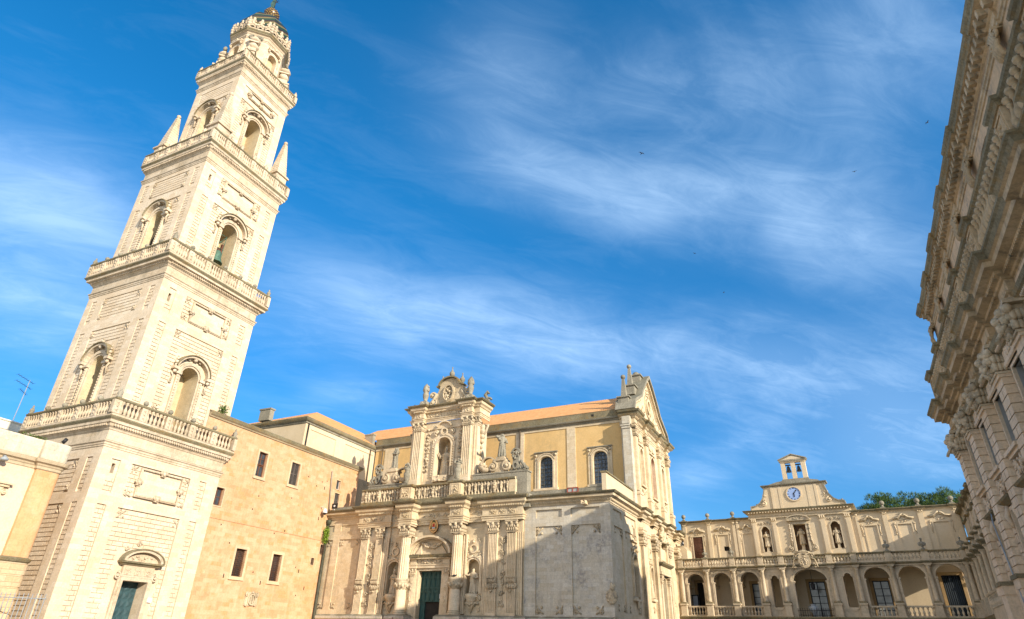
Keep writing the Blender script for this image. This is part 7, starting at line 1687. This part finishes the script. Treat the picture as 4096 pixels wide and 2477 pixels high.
# ---------------------------------------------------------------- people at the church steps
SKIN = plain('skin', (.45, .26, .18), .6, var=.08)
def person(lb, fr, x, y, z, h, hair, shirt, seed, face=0):
    t = thing('person', lb, 'person', fr.w(x, y, z)); B = figure(arms='down', seed=seed)
    keep = [('c', (0, 0, .50), (0, .005, .76), .075, .09), ('c', (-.08, 0, .77), (.08, 0, .77), .045, .045), ('c', (0, 0, .78), (0, -.01, .86), .03, .028), ('s', 0, -.012, .915, .042, .052, .062), ('s', 0, -.066, .905, .009, .013, .014),
            ('s', -.042, 0, .91, .006, .012, .018), ('s', .042, 0, .91, .006, .012, .018), ('c', (-.05, 0, .5), (-.055, -.01, .27), .06, .04), ('c', (-.055, -.01, .27), (-.055, .01, .04), .038, .026), ('c', (.05, 0, .5), (.055, .01, .27), .06, .04), ('c', (.055, .01, .27), (.055, .03, .04), .038, .026), ('s', -.055, -.03, .018, .026, .065, .018), ('s', .055, -.01, .018, .026, .065, .018)]
    for s in (-1, 1):
        keep += [('c', (s*.105, 0, .765), (s*.13, .01, .6), .03, .024), ('c', (s*.13, .01, .6), (s*.13, -.03, .45), .023, .015), ('s', s*.13, -.035, .42, .016, .02, .028)]
        for k in range(4): keep.append(('c', (s*.13, -.05+.014*k, .41), (s*.128, -.055+.014*k, .375+.003*k), .006, .005))
        keep.append(('c', (s*.12, -.05, .43), (s*.11, -.062, .405), .006, .005))
    me = blob_mesh('body', keep, .008, SKIN, 1); rot = -R(fr.a+90)+pi+R(face); o = place('body', me, t, fr.w(x, y, z), rot, h)
    hb = [('s', 0, .01, .935, .05, .055, .055), ('s', 0, .03, .9, .046, .04, .055)]; place('hair', blob_mesh('hair', hb, .012, hair, 1), t, fr.w(x, y, z), rot, h)
    sb = [('c', (0, 0, .52), (0, .005, .75), .088, .1), ('c', (-.085, 0, .765), (.085, 0, .765), .052, .052)]+[('c', (s*.108, 0, .762), (s*.132, .01, .62), .04, .034) for s in (-1, 1)]
    place('shirt', blob_mesh('shirt', sb, .014, shirt, 1), t, fr.w(x, y, z), rot, h)
    tb = [('c', (0, 0, .5), (0, 0, .53), .09, .088)]+[('c', (s*.048, 0, .5), (s*.055, 0, .06), .07, .042) for s in (-1, 1)]
    place('trousers', blob_mesh('trousers', tb, .014, plain('dark_trousers', (.03, .035, .05), .8), 1), t, fr.w(x, y, z), rot, h)
person('dark haired person whose head shows at the foot of the left portal column', CFR, 11.62, 3.0, 1.32, 1.6, plain('dark_hair', (.03, .015, .01), .6), plain('red_shirt', (.25, .04, .05), .8), 1)
person('grey haired person whose head shows in the cathedral doorway', CFR, 19.1, 3.0, 1.32, 1.6, plain('grey_hair', (.45, .38, .30), .7), plain('white_shirt', (.6, .6, .58), .8), 2, 10)
mb = MB(CFR)
for i in range(6): mb.box(6, 22, 0, 5.4-i*.45, .0+i*.22, .22+i*.22)
o = mb.build('church_steps', None, [CATF]); o['kind'] = 'structure'
# ---------------------------------------------------------------- birds
def bird(name, lb, cat, p, s, rz, mat, fly=True, group=None):
    t = thing(name, lb, cat, p, group, rz); mb = MB(); mb.ball((0, 0, 0), .09*s, 8, 0, (1.0, 2.4, 1)); mb.ball((0, -.22*s, .04*s), .055*s, 6)
    P = [(-.04*s, .15*s), (.04*s, .15*s), (.08*s, .4*s), (-.08*s, .4*s)]; mb.prismz(P, -.01*s, .01*s); mb.tube([(0, -.27*s, .04*s), (0, -.33*s, .03*s)], .012*s, 4)
    L = [('body', mb)]
    if fly:
        mb = MB()
        for e in (-1, 1):
            A = [(e*.05*s, -.08*s, .02*s), (e*.05*s, .1*s, .02*s), (e*.05*s, .1*s, .04*s), (e*.05*s, -.08*s, .04*s)]; B = [(e*.35*s, -.12*s, .16*s), (e*.35*s, .06*s, .16*s), (e*.35*s, .06*s, .175*s), (e*.35*s, -.12*s, .175*s)]
            C = [(e*.72*s, .12*s, .1*s), (e*.72*s, .14*s, .1*s), (e*.72*s, .14*s, .105*s), (e*.72*s, .12*s, .105*s)]; mb.loft(A, B); mb.loft(B, C)
        L.append(('wings', mb))
    for n, m in L: o = m.build(n, None, [mat]); o.parent = t
    return t
BMAT = plain('dark_feathers', (.04, .04, .045), .8)
for i, (q, s) in enumerate((((16.3, 59.8, 57.5), .65), ((64.5, 69.4, 74.6), .7), ((48, 66, 61), .5), ((25, 70, 49), .4), ((31, 77, 47), .4))):
    bird('bird', ('largest dark bird gliding high in the middle of the sky', 'dark bird gliding high over the arcaded palace, toward the right', 'tiny bird below the gliding one on the right', 'tiny speck of a bird above the cathedral gable', 'tiny speck of a bird in the pale cloud right of the gable')[i], 'bird', Vector(q), s, i*1.1+.4, BMAT, True, 'birds in the sky')
bird('pigeon', 'dark pigeon perched on the leafy ring of the right portal column', 'pigeon', CFR.w(16.6, 1.4, 6.28), 1.0, R(60), BMAT, False)
bird('pigeon', 'dark pigeon perched on the left end of the aedicule cornice', 'pigeon', CFR.w(9.6, .3, 23.1), 1.1, R(20), BMAT, False)
